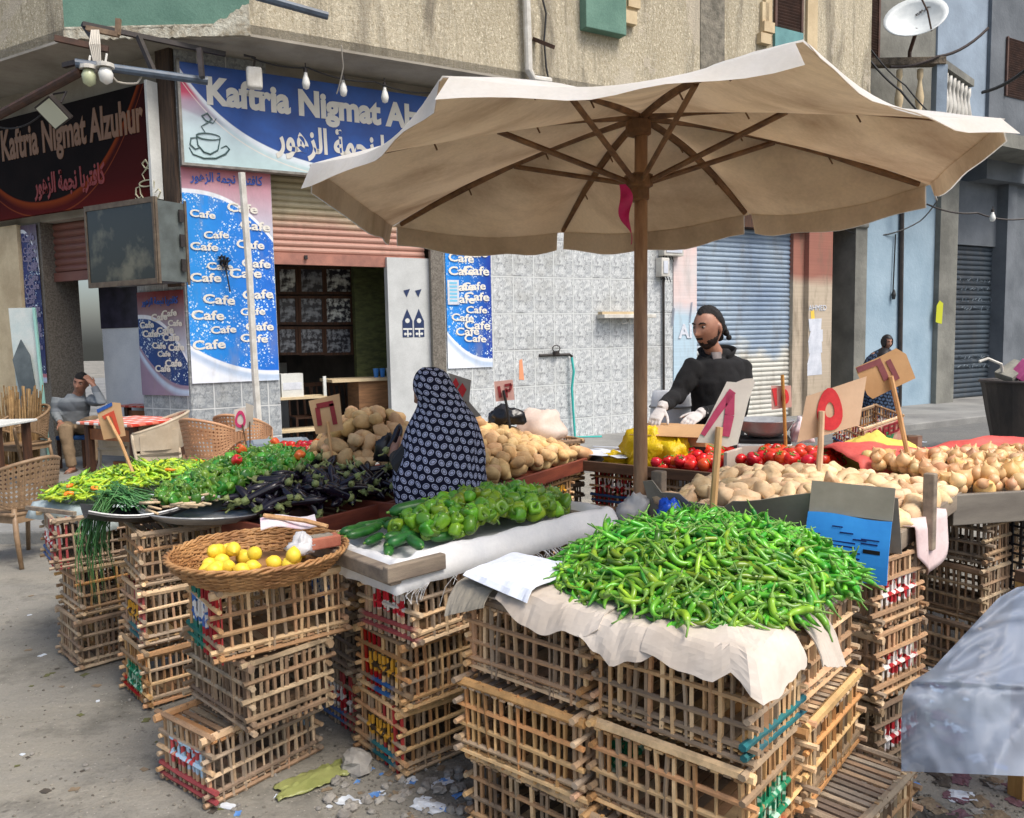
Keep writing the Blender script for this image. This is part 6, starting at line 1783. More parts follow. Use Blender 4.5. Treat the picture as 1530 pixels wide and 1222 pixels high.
on0=FQ(.9,-.02,0);YO=R(10)
FO=frame_fn((on0.x-.02,on0.y),YO)
t=thing('wooden_tray','grey board tray full of onions at the right edge','tray',FO(0,0,.845),YO)
mb=MB();mb.box(0,1.3,0,.75,0,.02);obj('bottom',mb,M_grey_timber,t)
mb=MB();mb.box(-.02,1.3,-.03,0,-.06,.085);o=obj('front_board',mb,mat('smooth_grey_board',sr(128,122,112),sr(106,100,92),3,.6,.2,50,.003,stretch=(1,5,5)),t);bevel(o,.004)
mb=MB();mb.box(-.02,0,0,.75,-.02,.06);o=obj('side_board',mb,M_grey_timber,t)
heap('onion','golden onion in the grey board tray at the right edge','onion','onions in the grey board tray',FO,.88,lambda a,b_:.03+.1*max(0,1-((b_-.45)/.6)**2),((.0,1.0,.03,.7),lambda a,b_:a>.0-.2*b_),.074,onions,.034,57,130,.6,True,(.8,1.15),zj=.4)
mb=MB();mb.smooth=True
def rtarp(u,v):
 a=-.1+1.5*u;b_=.56+.5*v
 return FO(a,b_,.98+.08*math.sin(min(1,v*1.6)*math.pi*.5)*(.7+.3*math.sin(u*11))+.025*nz((u*9,v*6,4))-(.35*(v-.75)if v>.75 else 0)-(.05 if v<.05 else 0))
mb.grid(44,18,rtarp,.004);tag(obj('red_sheet',mb,M_red_tarp),'coral red plastic sheet bunched behind the onions','sheet')
mb=MB();mb.smooth=True
def ycl(u,v):
 a=.62+.42*u;b_=.72+.4*v;return FQ(a,b_,1.02+.03*nz((u*5,v*5,4))+.04*math.sin(v*2.5))
yo=G(1304,688,.93);crumple('yellow_cloth','bundled yellow cloth lying behind the pale potatoes','cloth',Vector((yo.x,yo.y,.83)),.22,.14,.17,M_yel_cloth,97,.4,YT)
yw=G(1360,680,.95);t=thing('wooden_post','short dark wooden post standing behind the pale potatoes','post',(yw.x,yw.y,.8));mb=MB();mb.box(-.03,.03,-.03,.03,0,.27);o=obj('post',mb,M_tray2,t);bevel(o,.004);mb=MB();mb.box(.032,.06,-.02,.02,.02,.27);obj('batten',mb,M_grey_timber,t)
lc=D(1296,655,5.4);t=thing('palm_crate','red white and blue lettered crate standing tilted behind the ringed price card','crate',(lc.x,5.4,.93),R(24),None);t.rotation_euler=(R(14),R(-12),R(20));t['group']='palm rib crates stacked under the stall'
for n,me in VAR['rw']:
 if n!='lid':link(n,me,t)
t.scale=(.7,.7,.8)
lt=thing('stencil_board','painted letters on the front of the tilted lettered crate','lettering',(0,0,0));bpy.data.objects.remove(lt)
put_text(t,'lettering','MAEED',-.2,.155,.4,None,mat('dark_red_ink',sr(150,40,50),None),-.2,.03)
put_text(t,'lettering','paly',-.12,.07,.24,None,mat('green_ink',sr(60,140,90),None),-.2,.03)
mb=MB();mb.box(-.24,.24,-.19,-.185,.03,.25);obj('painted_panel',mb,mat('cream_paint_panel',sr(222,206,176),sr(214,120,110),9,.7),t)
t=thing('support_table','rough wooden table behind the tomatoes carrying the tilted crate','table',(lc.x,5.55,0),R(20));mb=MB();mb.box(-.5,.5,-.3,.3,.84,.88);obj('table_top',mb,M_tray2,t)
for x in(-.45,.45):
 for y in(-.25,.25):mb=MB();mb.box(x-.03,x+.03,y-.03,y+.03,0,.84);obj('leg',mb,M_tray2,t)
bc=Vector((-.975,3.0,.826))
t=thing('wicker_basket','wide round wicker basket holding a few lemons','basket',bc,R(20))
M_wk=mat('peeled_wicker',sr(190,146,96),sr(146,102,62),8,.6,.3,60,.003,vcol=True,fine=.25)
mb=MB();rnd=random.Random(17);mb.smooth=True
nst=31
def bprof(h):return .245+.078*h**.7
for k in range(12):
 h=k/11
 for q in range(2):
  c=rnd.uniform(.75,1.2);mb.col=(c,c*.97,c*.93);r_=bprof(h);P=[]
  for j in range(nst*2):
   a=2*math.pi*j/(nst*2);w_=.0075*math.cos(nst*a+math.pi*(k+q))+.006*nz((a*2.2,k*3.1,q))
   P.append(((r_+w_)*math.cos(a),(r_+w_)*math.sin(a),.01+.078*h+.0035*q+.006*nz((a*2.5,k*1.7,q))))
  mb.tube(P,rnd.uniform(.0036,.0052),5,closed=True)
obj('weave',mb,M_wk,t)
mb=MB();mb.smooth=True
for j in range(nst):
 a=2*math.pi*j/nst;mb.tube([(bprof(h)*math.cos(a),bprof(h)*math.sin(a),.005+.09*h)for h in(0,.33,.66,1)],.004,4)
obj('stakes',mb,M_wk,t)
mb=MB();mb.smooth=True
for q in range(3):
 c=rnd.uniform(.8,1.1);mb.col=(c,c,c)
 mb.tube([((bprof(1.05)+.009*math.cos(a*18+q*2.1))*math.cos(a),(bprof(1.05)+.009*math.cos(a*18+q*2.1))*math.sin(a),.094+.006*math.sin(a*18+q*2.1)+.008*nz((a*2,q,5)))for a in[6.283*j/108 for j in range(108)]],.0055,5,closed=True)
obj('rim',mb,M_wk,t)
mb=MB();mb.smooth=True;mb.lathe([(.005,.035),(.2,.03),(.24,.012),(.2,.004),(.005,.006)],30);mb.col=(.8,.75,.7);obj('base',mb,M_wk,t)
rnd=random.Random(23)
for i in range(22):
 a=rnd.uniform(-.19,.16);b_=rnd.uniform(-.17,.1)
 p=bc+Vector((a,b_*.9,.05+(.035 if i>15 else 0)+rnd.uniform(0,.012)))
 single('lemon','yellow lemon lying in the wicker basket','lemon','lemons in the wicker basket',lems,p,(rnd.uniform(0,6),rnd.uniform(0,6),rnd.uniform(0,6)))
crumple('plastic_bag','small white plastic bag in the wicker basket','plastic bag',bc+Vector((.17,.0,.075)),.05,.05,.045,mat('thin_white_plastic',sr(232,232,234),None,rough=.3,trans=.3),3,.5)
t=thing('brick_piece','broken reddish brick in the right side of the wicker basket','brick',bc+Vector((.24,.04,.085)),R(35));mb=MB();mb.box(-.06,.06,-.03,.03,0,.045);o=obj('brick',mb,mat('red_brick',sr(190,120,96),sr(160,92,72),14,.9,.5,50,.004),t);bevel(o,.006);mb=MB();mb.box(-.05,.03,-.02,.02,.045,.05);obj('mortar',mb,M_card_g,t)
# umbrella
M_canopy=mat('canvas_canopy',sr(236,236,234),sr(222,218,208),2.2,.9,.25,90,.003,fine=.08,trans=.4,stretch=(1,1,1))
M_val=M_canopy
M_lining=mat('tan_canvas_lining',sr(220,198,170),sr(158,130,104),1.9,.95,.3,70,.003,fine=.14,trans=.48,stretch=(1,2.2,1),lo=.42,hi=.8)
M_rib=mat('dark_bamboo',sr(132,96,64),sr(86,58,38),14,.6,.2,60,.003,fine=.2)
M_pole=mat('turned_brown_pole',sr(184,146,112),sr(140,104,78),5,.5,.15,50,.003,stretch=(4,4,.6),fine=.2)
UC=Vector((.6165,3.86,0));USC=1.489;UTH=3.3179
cpx=[(460,243),(663,112),(1199,57),(1501,178),(1393,273),(1121,313),(836,343),(584,336)]
um=thing('market_umbrella','large canvas market umbrella, white above and tan beneath, over the vegetable stall','umbrella',(UC.x,UC.y,0))
CR=[]
for i,(px,py)in enumerate(cpx):
 a=UTH+i*math.pi/4
 z=1.7+USC*(.4725-.0063*math.cos(a)-.0768*math.sin(a))
 p=G(px,py,z);ideal=Vector((UC.x+USC*math.cos(a),UC.y+USC*math.sin(a),z))
 CR.append(p.lerp(ideal,.12)-UC)
apex=D(958,168,3.86)-UC
def panel(i,u,v):
 A,B=CR[i],CR[(i+1)%8];rimp=A.lerp(B,u)
 bow=math.sin(math.pi*u)
 rimp=rimp-Vector((rimp.x,rimp.y,0)).normalized()*.07*bow-Vector((0,0,.055*bow))
 p=apex.lerp(rimp,v)
 p.z+=.055*math.sin(math.pi*v**.9)*(1-.55*bow)-.02*bow*math.sin(math.pi*v)
 p.z+=.006*nz((p.x*5,p.y*5,i))*v
 return p
mb=MB();mb.smooth=True
for i in range(8):mb.grid(13,15,lambda u,v:panel(i,u,.012+.988*v))
obj('canopy',mb,M_canopy,um)
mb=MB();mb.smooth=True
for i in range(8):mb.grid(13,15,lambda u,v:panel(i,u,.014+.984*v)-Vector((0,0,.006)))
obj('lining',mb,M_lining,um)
mb=MB();mb.smooth=True
for i in range(8):
 def val_(i,u,v):
  p=panel(i,u,1.0);o=Vector((p.x,p.y,0)).normalized()
  dr=(.105,.085,.075,.075,.1,.105,.105,.105)[i]*(1-(.45 if i in(0,1,2)else 0)*math.sin(math.pi*u))+.008*math.sin(u*14+i*2);fl=(.045,.07,.06,.02,.015,.012,.012,.02)[i]
  return p+o*(fl*v+.012*math.sin(u*11+i)*v)-Vector((0,0,dr*v))+Vector((0,0,.002))
 mb.grid(15,5,lambda u,v:val_(i,.02+.96*u,v))
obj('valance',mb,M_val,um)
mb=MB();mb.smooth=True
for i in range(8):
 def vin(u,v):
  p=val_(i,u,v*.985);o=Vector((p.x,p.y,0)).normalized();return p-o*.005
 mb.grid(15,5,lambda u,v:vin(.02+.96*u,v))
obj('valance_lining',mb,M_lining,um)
mb=MB();mb.smooth=True
mb.tube([(0,0,0),(0,0,.6),(.004,0,1.5),(apex.x,apex.y,apex.z-.01)],[.033,.034,.033,.03],14);obj('pole',mb,M_pole,um)
hubz=D(957,272,3.86).z;topz=apex.z-.07
mb=MB();mb.lathe([(.034,hubz-.09),(.05,hubz-.08),(.05,hubz-.03),(.068,hubz-.02),(.068,hubz+.03),(.04,hubz+.04)],14);obj('runner',mb,M_rib,um)
mb=MB();mb.lathe([(.034,topz-.04),(.06,topz-.03),(.06,topz+.03),(.02,topz+.05)],14);obj('crown',mb,M_rib,um)
for i in range(8):
 pts=[]
 for q in range(7):
  v=.03+.93*q/6;p=panel(i,0,v);p.z-=.022;pts.append(p)
 mb=MB();mb.tube(pts,[.016,.017,.017,.016,.015,.013,.011],6,flat=1.25)
 for q in(2,4):
  p=pts[q];mb.tube([p+Vector((-.01,0,.015)),p+Vector((0,0,-.02)),p+Vector((.012,-.01,-.05))],.004,4)
 obj('rib',mb,M_rib,um)
 p=panel(i,0,.46);p.z-=.04;d=Vector((CR[i].x,CR[i].y,0)).normalized()
 mb=MB();mb.tube([Vector((0,0,hubz))+d*.06,p],.0135,6);obj('strut',mb,M_rib,um)
rb0=D(930,275,3.78);mb=MB()
mb.grid(6,24,lambda u,v:rb0+Vector(((u-.5)*(.03+.03*math.sin(v*5))+.035*v+.012*math.sin(v*9),.01*math.sin(v*14+u*3),-.275*v)),.002)
tag(obj('magenta_ribbon',mb,mat('magenta_ribbon',sr(206,30,110),sr(178,20,90),9,.5)),'torn magenta ribbon tied below the umbrella hub','ribbon')
crumple('plastic_bag','white plastic bag tied round the umbrella pole near its foot','plastic bag',D(950,778,3.80),.085,.07,.085,mat('white_plastic_bag',sr(228,226,222),sr(206,204,200),5,.4,trans=.15),77,.55)
crumple('plastic_bag','bright blue plastic bag poking up behind the chillies','plastic bag',D(1000,785,3.62),.06,.05,.085,mat('blue_plastic_bag',sr(30,96,220),sr(20,70,190),5,.35),78,.5)
crumple('plastic_bag','black plastic bag at the back of the potatoes near the small pink card','plastic bag',D(755,634,5.5),.11,.09,.08,mat('black_plastic_bag',sr(30,30,34),sr(20,20,22),5,.3),79,.5)
crumple('plastic_bag','pale peach translucent sack behind the right hand potatoes','plastic bag',Vector((D(808,644,5.85).x,5.85,.955)),.18,.12,.15,mat('peach_plastic',sr(238,214,196),sr(244,232,222),3,.4,.3,20,.01,trans=.35),80,.25)
wp=tt(.47,.0);t=thing('wooden_plank','orange brown plank standing under the tomato table beside the umbrella pole','plank',(wp.x,wp.y-.03,0),YT)
mb=MB();mb.box(-.035,.035,-.02,.0,0,.8);o=obj('plank',mb,mat('orange_plank',sr(176,116,74),sr(146,92,58),5,.6,stretch=(5,5,.6)),t);bevel(o,.003);mb=MB();mb.box(-.05,.05,.0,.03,.3,.34);obj('cleat',mb,M_tray2,t)
crumple('striped_bag','crumpled white bag with pale pink stripes behind the second tomato compartment','plastic bag',D(1198,660,5.1),.07,.06,.1,mat('striped_plastic',sr(232,226,226),sr(226,180,186),3,.5,stretch=(12,12,1)),93,.4)
for i in range(3):
 t=thing('palm_crate',('lowest','middle','upper')[i]+' crate under the peach translucent sack','crate',(D(808,644,5.85).x,5.88,.318*i),R(30),'palm rib crates stacked under the stall');t.scale=(1,1,1.16)
 for n,me in VAR['deg'[i]]:link(n,me,t)
 # price cards
M_ink=mat('dark_red_marker',sr(150,50,56),sr(126,40,46),20,.8)
M_ink2=mat('bright_red_marker',sr(222,62,66),sr(206,50,58),20,.8)
M_ink3=mat('raspberry_marker',sr(190,70,104),sr(176,58,92),20,.8)
M_ink4=mat('plum_marker',sr(134,76,78),sr(120,64,70),20,.8)
M_stick=mat('pale_stick',sr(216,172,122),sr(188,142,96),9,.7,.2,60,.003,stretch=(4,4,.6))
M_stick_d=mat('dark_stick',sr(108,78,54),sr(84,60,42),9,.7)
M_card_w=mat('off_white_card',sr(226,214,204),sr(208,194,184),4,.85,fine=.08)
M_card_t=mat('tan_card',sr(204,168,128),sr(188,150,110),4,.85,fine=.08)
M_card_pk=mat('pinkish_card',sr(212,170,160),sr(196,152,144),6,.85,fine=.1)
def price_card(label,y,outline,mcard,strokes=(),rings=(),stick=None,mink=M_ink,sw=.02,mstick=M_stick,polys=(),lean=0.0,cat='price card'):
 cx=sum(p[0]for p in outline)/len(outline);cy=sum(p[1]for p in outline)/len(outline)
 o0=D(cx,cy,y);t=thing('price_card',label,cat,o0)
 def W(px,py,dy=0.0):return D(px,py,y+dy+lean*(px-cx)/100.0)-o0
 mb=MB();k=len(mb.v);n=len(outline)
 for dy in(0,.007):
  for(px,py)in outline:mb.add(W(px,py,dy))
 mb.face([k+i for i in range(n)]);mb.face([k+n+i for i in range(n)][::-1])
 for i in range(n):j=(i+1)%n;mb.face((k+i,k+n+i,k+n+j,k+j))
 obj('card',mb,mcard,t)
 nrm=Vector((0,-1,0))
 def ribbon(mb,pts,w):
  P=[W(px,py,-.004)for px,py in pts]
  for i in range(len(P)-1):
   d=(P[i+1]-P[i]).normalized();s=d.cross(nrm).normalized()
   w0=w[i]if isinstance(w,(list,tuple))else w;w1=w[i+1]if isinstance(w,(list,tuple))else w
   k=len(mb.v)
   for p in(P[i]-s*w0/2,P[i]+s*w0/2,P[i+1]+s*w1/2,P[i+1]-s*w1/2):mb.add(p)
   for p in(P[i]-s*w0/2,P[i]+s*w0/2,P[i+1]+s*w1/2,P[i+1]-s*w1/2):mb.add(p+Vector((0,.002,0)))
   mb.face((k,k+1,k+2,k+3));mb.face((k+7,k+6,k+5,k+4))
   for e in range(4):mb.face((k+e,k+4+e,k+4+(e+1)%4,k+(e+1)%4))
 for st in strokes:
  mb=MB();ribbon(mb,st[0],st[1]);obj('numeral',mb,mink,t)
 for(cx_,cy_,rx,ry,w_)in rings:
  mb=MB();N=22;k=0
  for q in range(N):
   a=6.283*q/N;wob=1+.06*math.sin(a*3)
   for(f,dy)in((1.0,-.005),(w_,-.005)):
    mb.add(W(cx_+rx*f*wob*math.cos(a),cy_+ry*f*wob*math.sin(a),dy))
  for q in range(N):j=(q+1)%N;mb.face((2*q,2*q+1,2*j+1,2*j))
  o=obj('numeral',mb,mink,t);md=o.modifiers.new('s','SOLIDIFY');md.thickness=.002
 for(pp,m_)in polys:
  mb=MB();k=0;n=len(pp)
  for dy in(-.005,-.003):
   for(px,py)in pp:mb.add(W(px,py,dy))
  mb.face(list(range(n)));mb.face([n+i for i in range(n)][::-1])
  for i in range(n):j=(i+1)%n;mb.face((i,n+i,n+j,j))
  obj('painted_shape',mb,m_,t)
 if stick:
  mb=MB();P=[W(px,py,-.006-sw/2)for px,py in stick]
  mb.tube(P,[sw/2]*len(P),7);obj('stick',mb,mstick,t)
 return t
price_card('bundle of brown price cards with blue and red paint, stuck in the yellow green chillies',4.5,[(144,612),(167,601),(180,602),(188,651),(155,657)],M_card_t,(),(),[(160,622),(180,660),(201,712)],mat('blue_paint',sr(40,90,170),None),.018,M_stick,[([(144,612),(167,601),(168,606),(146,617)],mat('blue_card_paint',sr(36,84,160),None)),([(152,622),(170,613),(180,648),(176,650),(166,622),(156,627)],mat('red_card_paint',sr(196,76,52),None))])
price_card('white price card with a pink ring, standing in the dark green peppers',4.62,[(350,612),(366,608),(369,640),(352,645)],M_card_w,(),[(359,627,8,13,.6)],[(362,634),(366,655),(371,684)],mat('pink_marker',sr(206,60,110),None),.008,M_stick_d)
price_card('pale blank card standing just behind the pink ringed card',4.75,[(367,602),(379,606),(378,634),(368,640)],M_card,(),(),[(373,630),(374,690)],M_ink,.008,M_stick_d)
price_card('brown price card with a dark red gate shaped numeral, standing in the eggplants',4.5,[(461,599),(507,588),(513,642),(472,649)],M_card_t,[([(474,609),(478,636)],.026),([(473,607),(498,602)],.03),([(495,603),(501,634)],.026)],(),[(489,630),(497,690)],M_ink,.016)
price_card('grey card with two red diamonds behind the patterned khimar',4.45,[(670,557),(704,568),(701,600),(719,621),(710,624),(685,602)],mat('grey_card',sr(176,168,158),sr(160,152,142),5,.8),(),(),[(695,600),(700,660)],M_ink,.012,M_stick_d,[([(676,572),(681,564),(686,574),(681,582)],M_ink2),([(684,582),(691,572),(697,582),(691,594)],M_ink2)])
price_card('small pinkish card with dark red numerals on a black stick in the potatoes',5.3,[(738,570),(766,567),(769,597),(741,600)],M_card_pk,[([(745,577),(748,594)],.02),([(754,576),(764,574),(762,583),(756,584)],.018),([(756,580),(757,594)],.018)],(),[(752,583),(757,605),(762,640)],M_ink,.018,MT['black'])
price_card('ragged off white card with a raspberry inverted V numeral above the chillies',2.98,[(1086,570),(1100,571),(1112,566),(1124,565),(1128,571),(1118,600),(1102,664),(1086,668),(1062,662),(1040,661),(1062,618)],M_card_w,[([(1095,584),(1072,616),(1050,650)],[.028,.026,.018]),([(1092,586),(1090,620),(1084,652)],[.03,.036,.03])],(),[(1075,638),(1070,700),(1063,800)],M_ink3,.028,M_stick)
price_card('small red on pink card with two bold numerals on a bamboo stick in the tomatoes',4.95,[(1152,576),(1182,576),(1183,608),(1153,612)],M_card_pk,[([(1157,580),(1160,606)],[.03,.012])],[(1173,593,6,11,.25)],[(1169,560),(1172,620),(1175,690)],M_ink2,.022,mat('ochre_bamboo',sr(190,140,70),sr(150,104,48),12,.5))
price_card('large tan card with a bold red ring numeral standing in the pale potatoes',3.95,[(1205,592),(1250,577),(1295,562),(1284,635),(1240,648),(1191,661)],mat('light_tan_card',sr(222,190,160),sr(208,174,144),4,.85,fine=.06),(),[(1240,613,19,32,.36)],[(1228,614),(1226,670),(1222,742)],M_ink2,.03,mat('pale_pinkish_stick',sr(226,196,164),sr(206,174,142),9,.7))
price_card('bent brown cardboard card with a plum numeral on a long leaning stick',4.25,[(1278,549),(1314,533),(1339,520),(1354,529),(1368,565),(1340,578),(1304,596),(1296,590),(1281,558)],M_card_b,[([(1281,553),(1312,541)],.03),([(1311,537),(1320,556),(1325,568)],.032),([(1327,538),(1334,552),(1341,567)],.028)],(),[(1331,562),(1345,625),(1361,702)],M_ink4,.026)
bp0=bc
t=thing('price_card','white card with pink smears tied to a stick, lying over the lemon basket','price card',bc+Vector((.09,.1,.165)),R(18))
mb=MB();mb.grid(8,4,lambda u,v:((u-.5)*.21,(v-.5)*.12,.02*v+.01*math.sin(u*6)),.004);obj('card',mb,mat('white_pink_card',sr(232,222,226),sr(222,170,190),9,.8,lo=.5,hi=.75),t)
mb=MB();mb.tube([(-.09,.03,.035),(.06,-.06,.02),(.14,-.11,.0)],.009,6);obj('stick',mb,M_stick,t)
# bin, blue sheet, litter
bn=G(1516,674,0)
t=thing('rubbish_bin','dark tapering rubbish bin heaped with cartons and a blue bag across the road','bin',(bn.x,bn.y,0))
mb=MB();mb.smooth=False;mb.lathe([(.26,0),(.27,.03),(.3,.2),(.37,.55),(.43,.9),(.45,.98),(.43,.98),(.4,.9),(.3,.4),(.02,.3)],14);obj('tub',mb,mat('dark_brown_rubber',sr(64,56,50),sr(36,32,30),5,.6,.4,20,.02,stretch=(1,1,.3)),t)
mb=MB();mb.smooth=True;mb.tube([(.45*math.cos(q*.2618),.45*math.sin(q*.2618),.98)for q in range(24)],.022,6,closed=True);obj('rim',mb,MT['steel_dark'],t)
mb=MB();mb.lathe([(.3,.0),(.42,.02),(.42,.06),(.3,.08)],14,Matrix.Translation((0,0,-.0)));obj('foot',mb,MT['steel_dark'],t)
b3=bn
def litter_box(name,label,off,rot,sz,m):
 mb=MB();mb.box(-sz[0],sz[0],-sz[1],sz[1],-sz[2],sz[2]);o=obj(name,mb,m,None,b3+Vector(off),rot);bevel(o,.01);return tag(o,label,'carton')
litter_box('carton','pink carton on top of the rubbish bin',(.02,-.2,1.08),(.4,.5,.3),(.16,.1,.13),mat('pink_carton',sr(206,96,150),sr(188,80,132),6,.7))
litter_box('carton','grey flattened carton leaning on the rubbish bin rim',(-.12,-.1,1.12),(.3,-.5,.2),(.18,.14,.05),mat('grey_carton',sr(150,148,136),sr(116,116,108),6,.8))
litter_box('carton','orange strip of carton on the rubbish bin',(.2,-.25,1.16),(.2,.4,.0),(.16,.02,.03),mat('orange_carton',sr(226,160,80),None,rough=.7))
crumple('plastic_bag','bright blue plastic bag hanging over the rubbish bin edge','plastic bag',bn+Vector((.2,-.42,.72)),.14,.1,.25,mat('sky_blue_plastic',sr(40,130,230),sr(30,100,200),5,.4),90,.4)
t=thing('bent_pipe','bent pale handle sticking out of the rubbish','handle',bn+Vector((-.42,-.15,1.0)));mb=MB();mb.tube([(.2,.1,0),(.1,0,.22),(-.08,0,.3),(-.2,0,.26)],.02,7);obj('tube',mb,MT['white_pvc'],t);mb=MB();mb.sphere((.18,.08,.05),.05);obj('pink_rag',mb,mat('pink_rag',sr(196,120,160),None),t)
M_blue_pl=NT('blue_translucent_plastic');_v=M_blue_pl.co()
_c=M_blue_pl.mix(M_blue_pl.step(M_blue_pl.noise(M_blue_pl.mapping(_v,(1.5,1.5,1.5)),1.3,4,.55,.4),.3,.7),sr(146,162,188),sr(196,206,222))
M_blue_pl.base(_c,.42,.35)
_tr=M_blue_pl.n('BsdfTransparent');M_blue_pl.put(_tr.inputs[0],sr(196,216,240));_mx=M_blue_pl.n('MixShader');_mx.inputs[0].default_value=.4
_tl=M_blue_pl.n('BsdfTranslucent');M_blue_pl.l(_c,_tl.inputs[0]);_m2=M_blue_pl.n('MixShader');_m2.inputs[0].default_value=.3
M_blue_pl.l(M_blue_pl.b.outputs[0],_m2.inputs[1]);M_blue_pl.l(_tl.outputs[0],_m2.inputs[2])
M_blue_pl.l(_m2.outputs[0],_mx.inputs[1]);M_blue_pl.l(_tr.outputs[0],_mx.inputs[2]);M_blue_pl.l(_mx.outputs[0],M_blue_pl.out.inputs[0])
M_blue_pl.bump(M_blue_pl.noise(M_blue_pl.mapping(_v,(1,1,.6)),4,4,.5),.15,.02)
M_blue_pl=M_blue_pl.m
prof_l=[(1520,877),(1492,893),(1462,925),(1425,965),(1392,1000),(1362,1018),(1349,1040),(1346,1090),(1347,1152)]
def lerp_prof(v):
 x=v*(len(prof_l)-1);i=min(int(x),len(prof_l)-2);f=x-i
 return(prof_l[i][0]*(1-f)+prof_l[i+1][0]*f,prof_l[i][1]*(1-f)+prof_l[i+1][1]*f)
def bsheet(u,v):
 back=max(0,.15-v)/.15*.09;v=max(0,(v-.15)/.85)
 lx,ly=lerp_prof(v);rx=1760;ry=872+(ly-877)*1.08
 px=lx+(rx-lx)*u;py=ly+(ry-ly)*u-14*math.sin(u*math.pi)*(1-v)
 y=2.42-.30*v-.1*math.sin(min(1,u*1.3)*math.pi)+.07*nz((u*2.6+v,v*2.4,2))+.05*abs(nz((u*6+v*3,v*4-u*2,7)))+.014*abs(nz((u*15-v*6,v*11,4)))-.02*math.exp(-((v-.62-.12*u)/.02)**2)-.015*math.exp(-((v-.3-.25*u+.1*math.sin(u*6))/.018)**2)+.35*u*(1-v)
 p=D(px,py,y);p.y+=back;p.z-=4*back
 return p
mb=MB();mb.smooth=True;mb.grid(70,66,bsheet)
tag(obj('plastic_sheet',mb,M_blue_pl),'blue translucent plastic sheet draped over a wooden stand near the camera','plastic sheet')
s0=D(1668,1000,2.66)
t=thing('wooden_stand','yellowish wooden stand under the blue plastic sheet','stand',(s0.x,s0.y,0),R(20))
for x,y in((-.17,-.42),(.35,-.42),(-.17,.2),(.35,.2)):
 mb=MB();mb.box(x-.03,x+.03,y-.03,y+.03,0,.8);o=obj('leg',mb,mat('yellow_timber',sr(196,156,92),sr(150,112,62),5,.7,stretch=(4,4,.6)),t);bevel(o,.004)
mb=MB();mb.box(-.2,.38,-.4,.23,.8,.84);obj('top',mb,M_tray2,t)
rnd=random.Random(101)
def scrap(px,py,s,m,label,name='paper_scrap',cat='scrap',z=0.0,group=None,h=.4):
 p=G(px,py,z);mb=MB();mb.smooth=False
 sd=rnd.uniform(0,90)
 mb.grid(7,6,lambda u,v:((u-.5)*s*(1+.4*nz((v*3,sd,1))),(v-.5)*s*.7*(1+.4*nz((u*3,sd,2))),max(.003,s*h*(.12+.35*nz((u*3,v*3,sd))))),.002)
 o=obj(name,mb,m,None,p,(0,0,rnd.uniform(0,6)));return tag(o,label,cat,group)
M_scrap_w=mat('white_litter',sr(216,222,228),sr(186,194,204),9,.6)
M_scrap_b=mat('blue_litter',sr(60,120,196),sr(120,160,210),9,.6)
M_scrap_n=mat('brown_litter',sr(140,122,98),sr(108,94,76),9,.9)
M_scrap_g=mat('yellow_green_film',sr(184,188,120),sr(150,156,92),7,.3,.4,30,.01,trans=.3)
M_scrap_p=mat('dull_pink_litter',sr(120,84,92),sr(92,66,74),9,.8)
M_scrap_d=mat('dark_muddy_litter',sr(84,76,66),sr(56,52,48),9,.9)
M_stone=mat('grey_stone',sr(158,154,146),sr(122,118,112),9,.95,.7,30,.01,orand=.3)
yb=G(465,1168,0)
mb=MB();mb.smooth=True;mb.grid(26,14,lambda u,v:(Vector((.2*(u-.5)*1.1-.05*(v-.5)+.03*nz((v*3,u,4)),(.12+.05*nz((u*4,1,2)))*(v-.5)+.17*(u-.5),max(.004,.008+.022*abs(nz((u*7,v*6,3)))+.015*math.sin(math.pi*u)*math.sin(math.pi*v)))),.002)[0],.002)
o=obj('plastic_bag',mb,M_scrap_g,None,yb);tag(o,'flattened yellow green plastic bag on the dirt beside the crates','plastic bag')
def stone(px,py,r,label,group=None):
 p=G(px,py,0);mb=MB();lumpy(mb,rnd,r,r*.8,r*.6,.5,10,7);mb.v=[(a,b,c+r*.35)for a,b,c in mb.v]
 return tag(obj('stone',mb,M_stone,None,p,(0,0,rnd.uniform(0,6))),label,'stone',group)
stone(536,1150,.07,'largest grey stone between the lemon basket crates and the pepper crates')
stone(520,1150,.035,'fist sized stone touching the largest grey stone')
for i in range(46):
 stone(rnd.uniform(490,705),rnd.uniform(1150,1222),rnd.uniform(.008,.03),'small stone in the rubble before the pepper crates','small stones in the rubble')
for i in range(30):
 px=rnd.choice((rnd.uniform(370,520),rnd.uniform(40,260),rnd.uniform(300,430)));stone(px,rnd.uniform(1010,1222),rnd.uniform(.006,.014),'pebble lying on the open dirt','pebbles on the dirt')
for(px,py,s_,m_,lb)in((522,1200,.09,M_scrap_w,'crumpled white scrap in the rubble, nearest the yellow green bag'),(600,1190,.08,M_stone,'flat grey fragment below the pepper crates'),(640,1205,.12,M_scrap_w,'large pale scrap in the middle of the rubble'),(617,1168,.035,M_scrap_b,'tiny blue scrap in the rubble'),(662,1170,.07,M_scrap_w,'clear plastic scrap by the front chilli crates'),(560,1188,.05,M_scrap_b,'bluish scrap in the rubble'),(340,1205,.05,M_scrap_w,'white scrap at the foot of the lemon basket crates'),(355,1216,.03,M_scrap_b,'small bluish scrap at the foot of the lemon basket crates'),(415,1190,.03,M_scrap_w,'tiny white scrap left of the yellow green bag'),(215,1150,.03,M_scrap_n,'dry leaf on the dirt'),(700,1212,.1,M_scrap_n,'brown scrap against the front chilli crates')):
 scrap(px,py,s_,m_,lb)
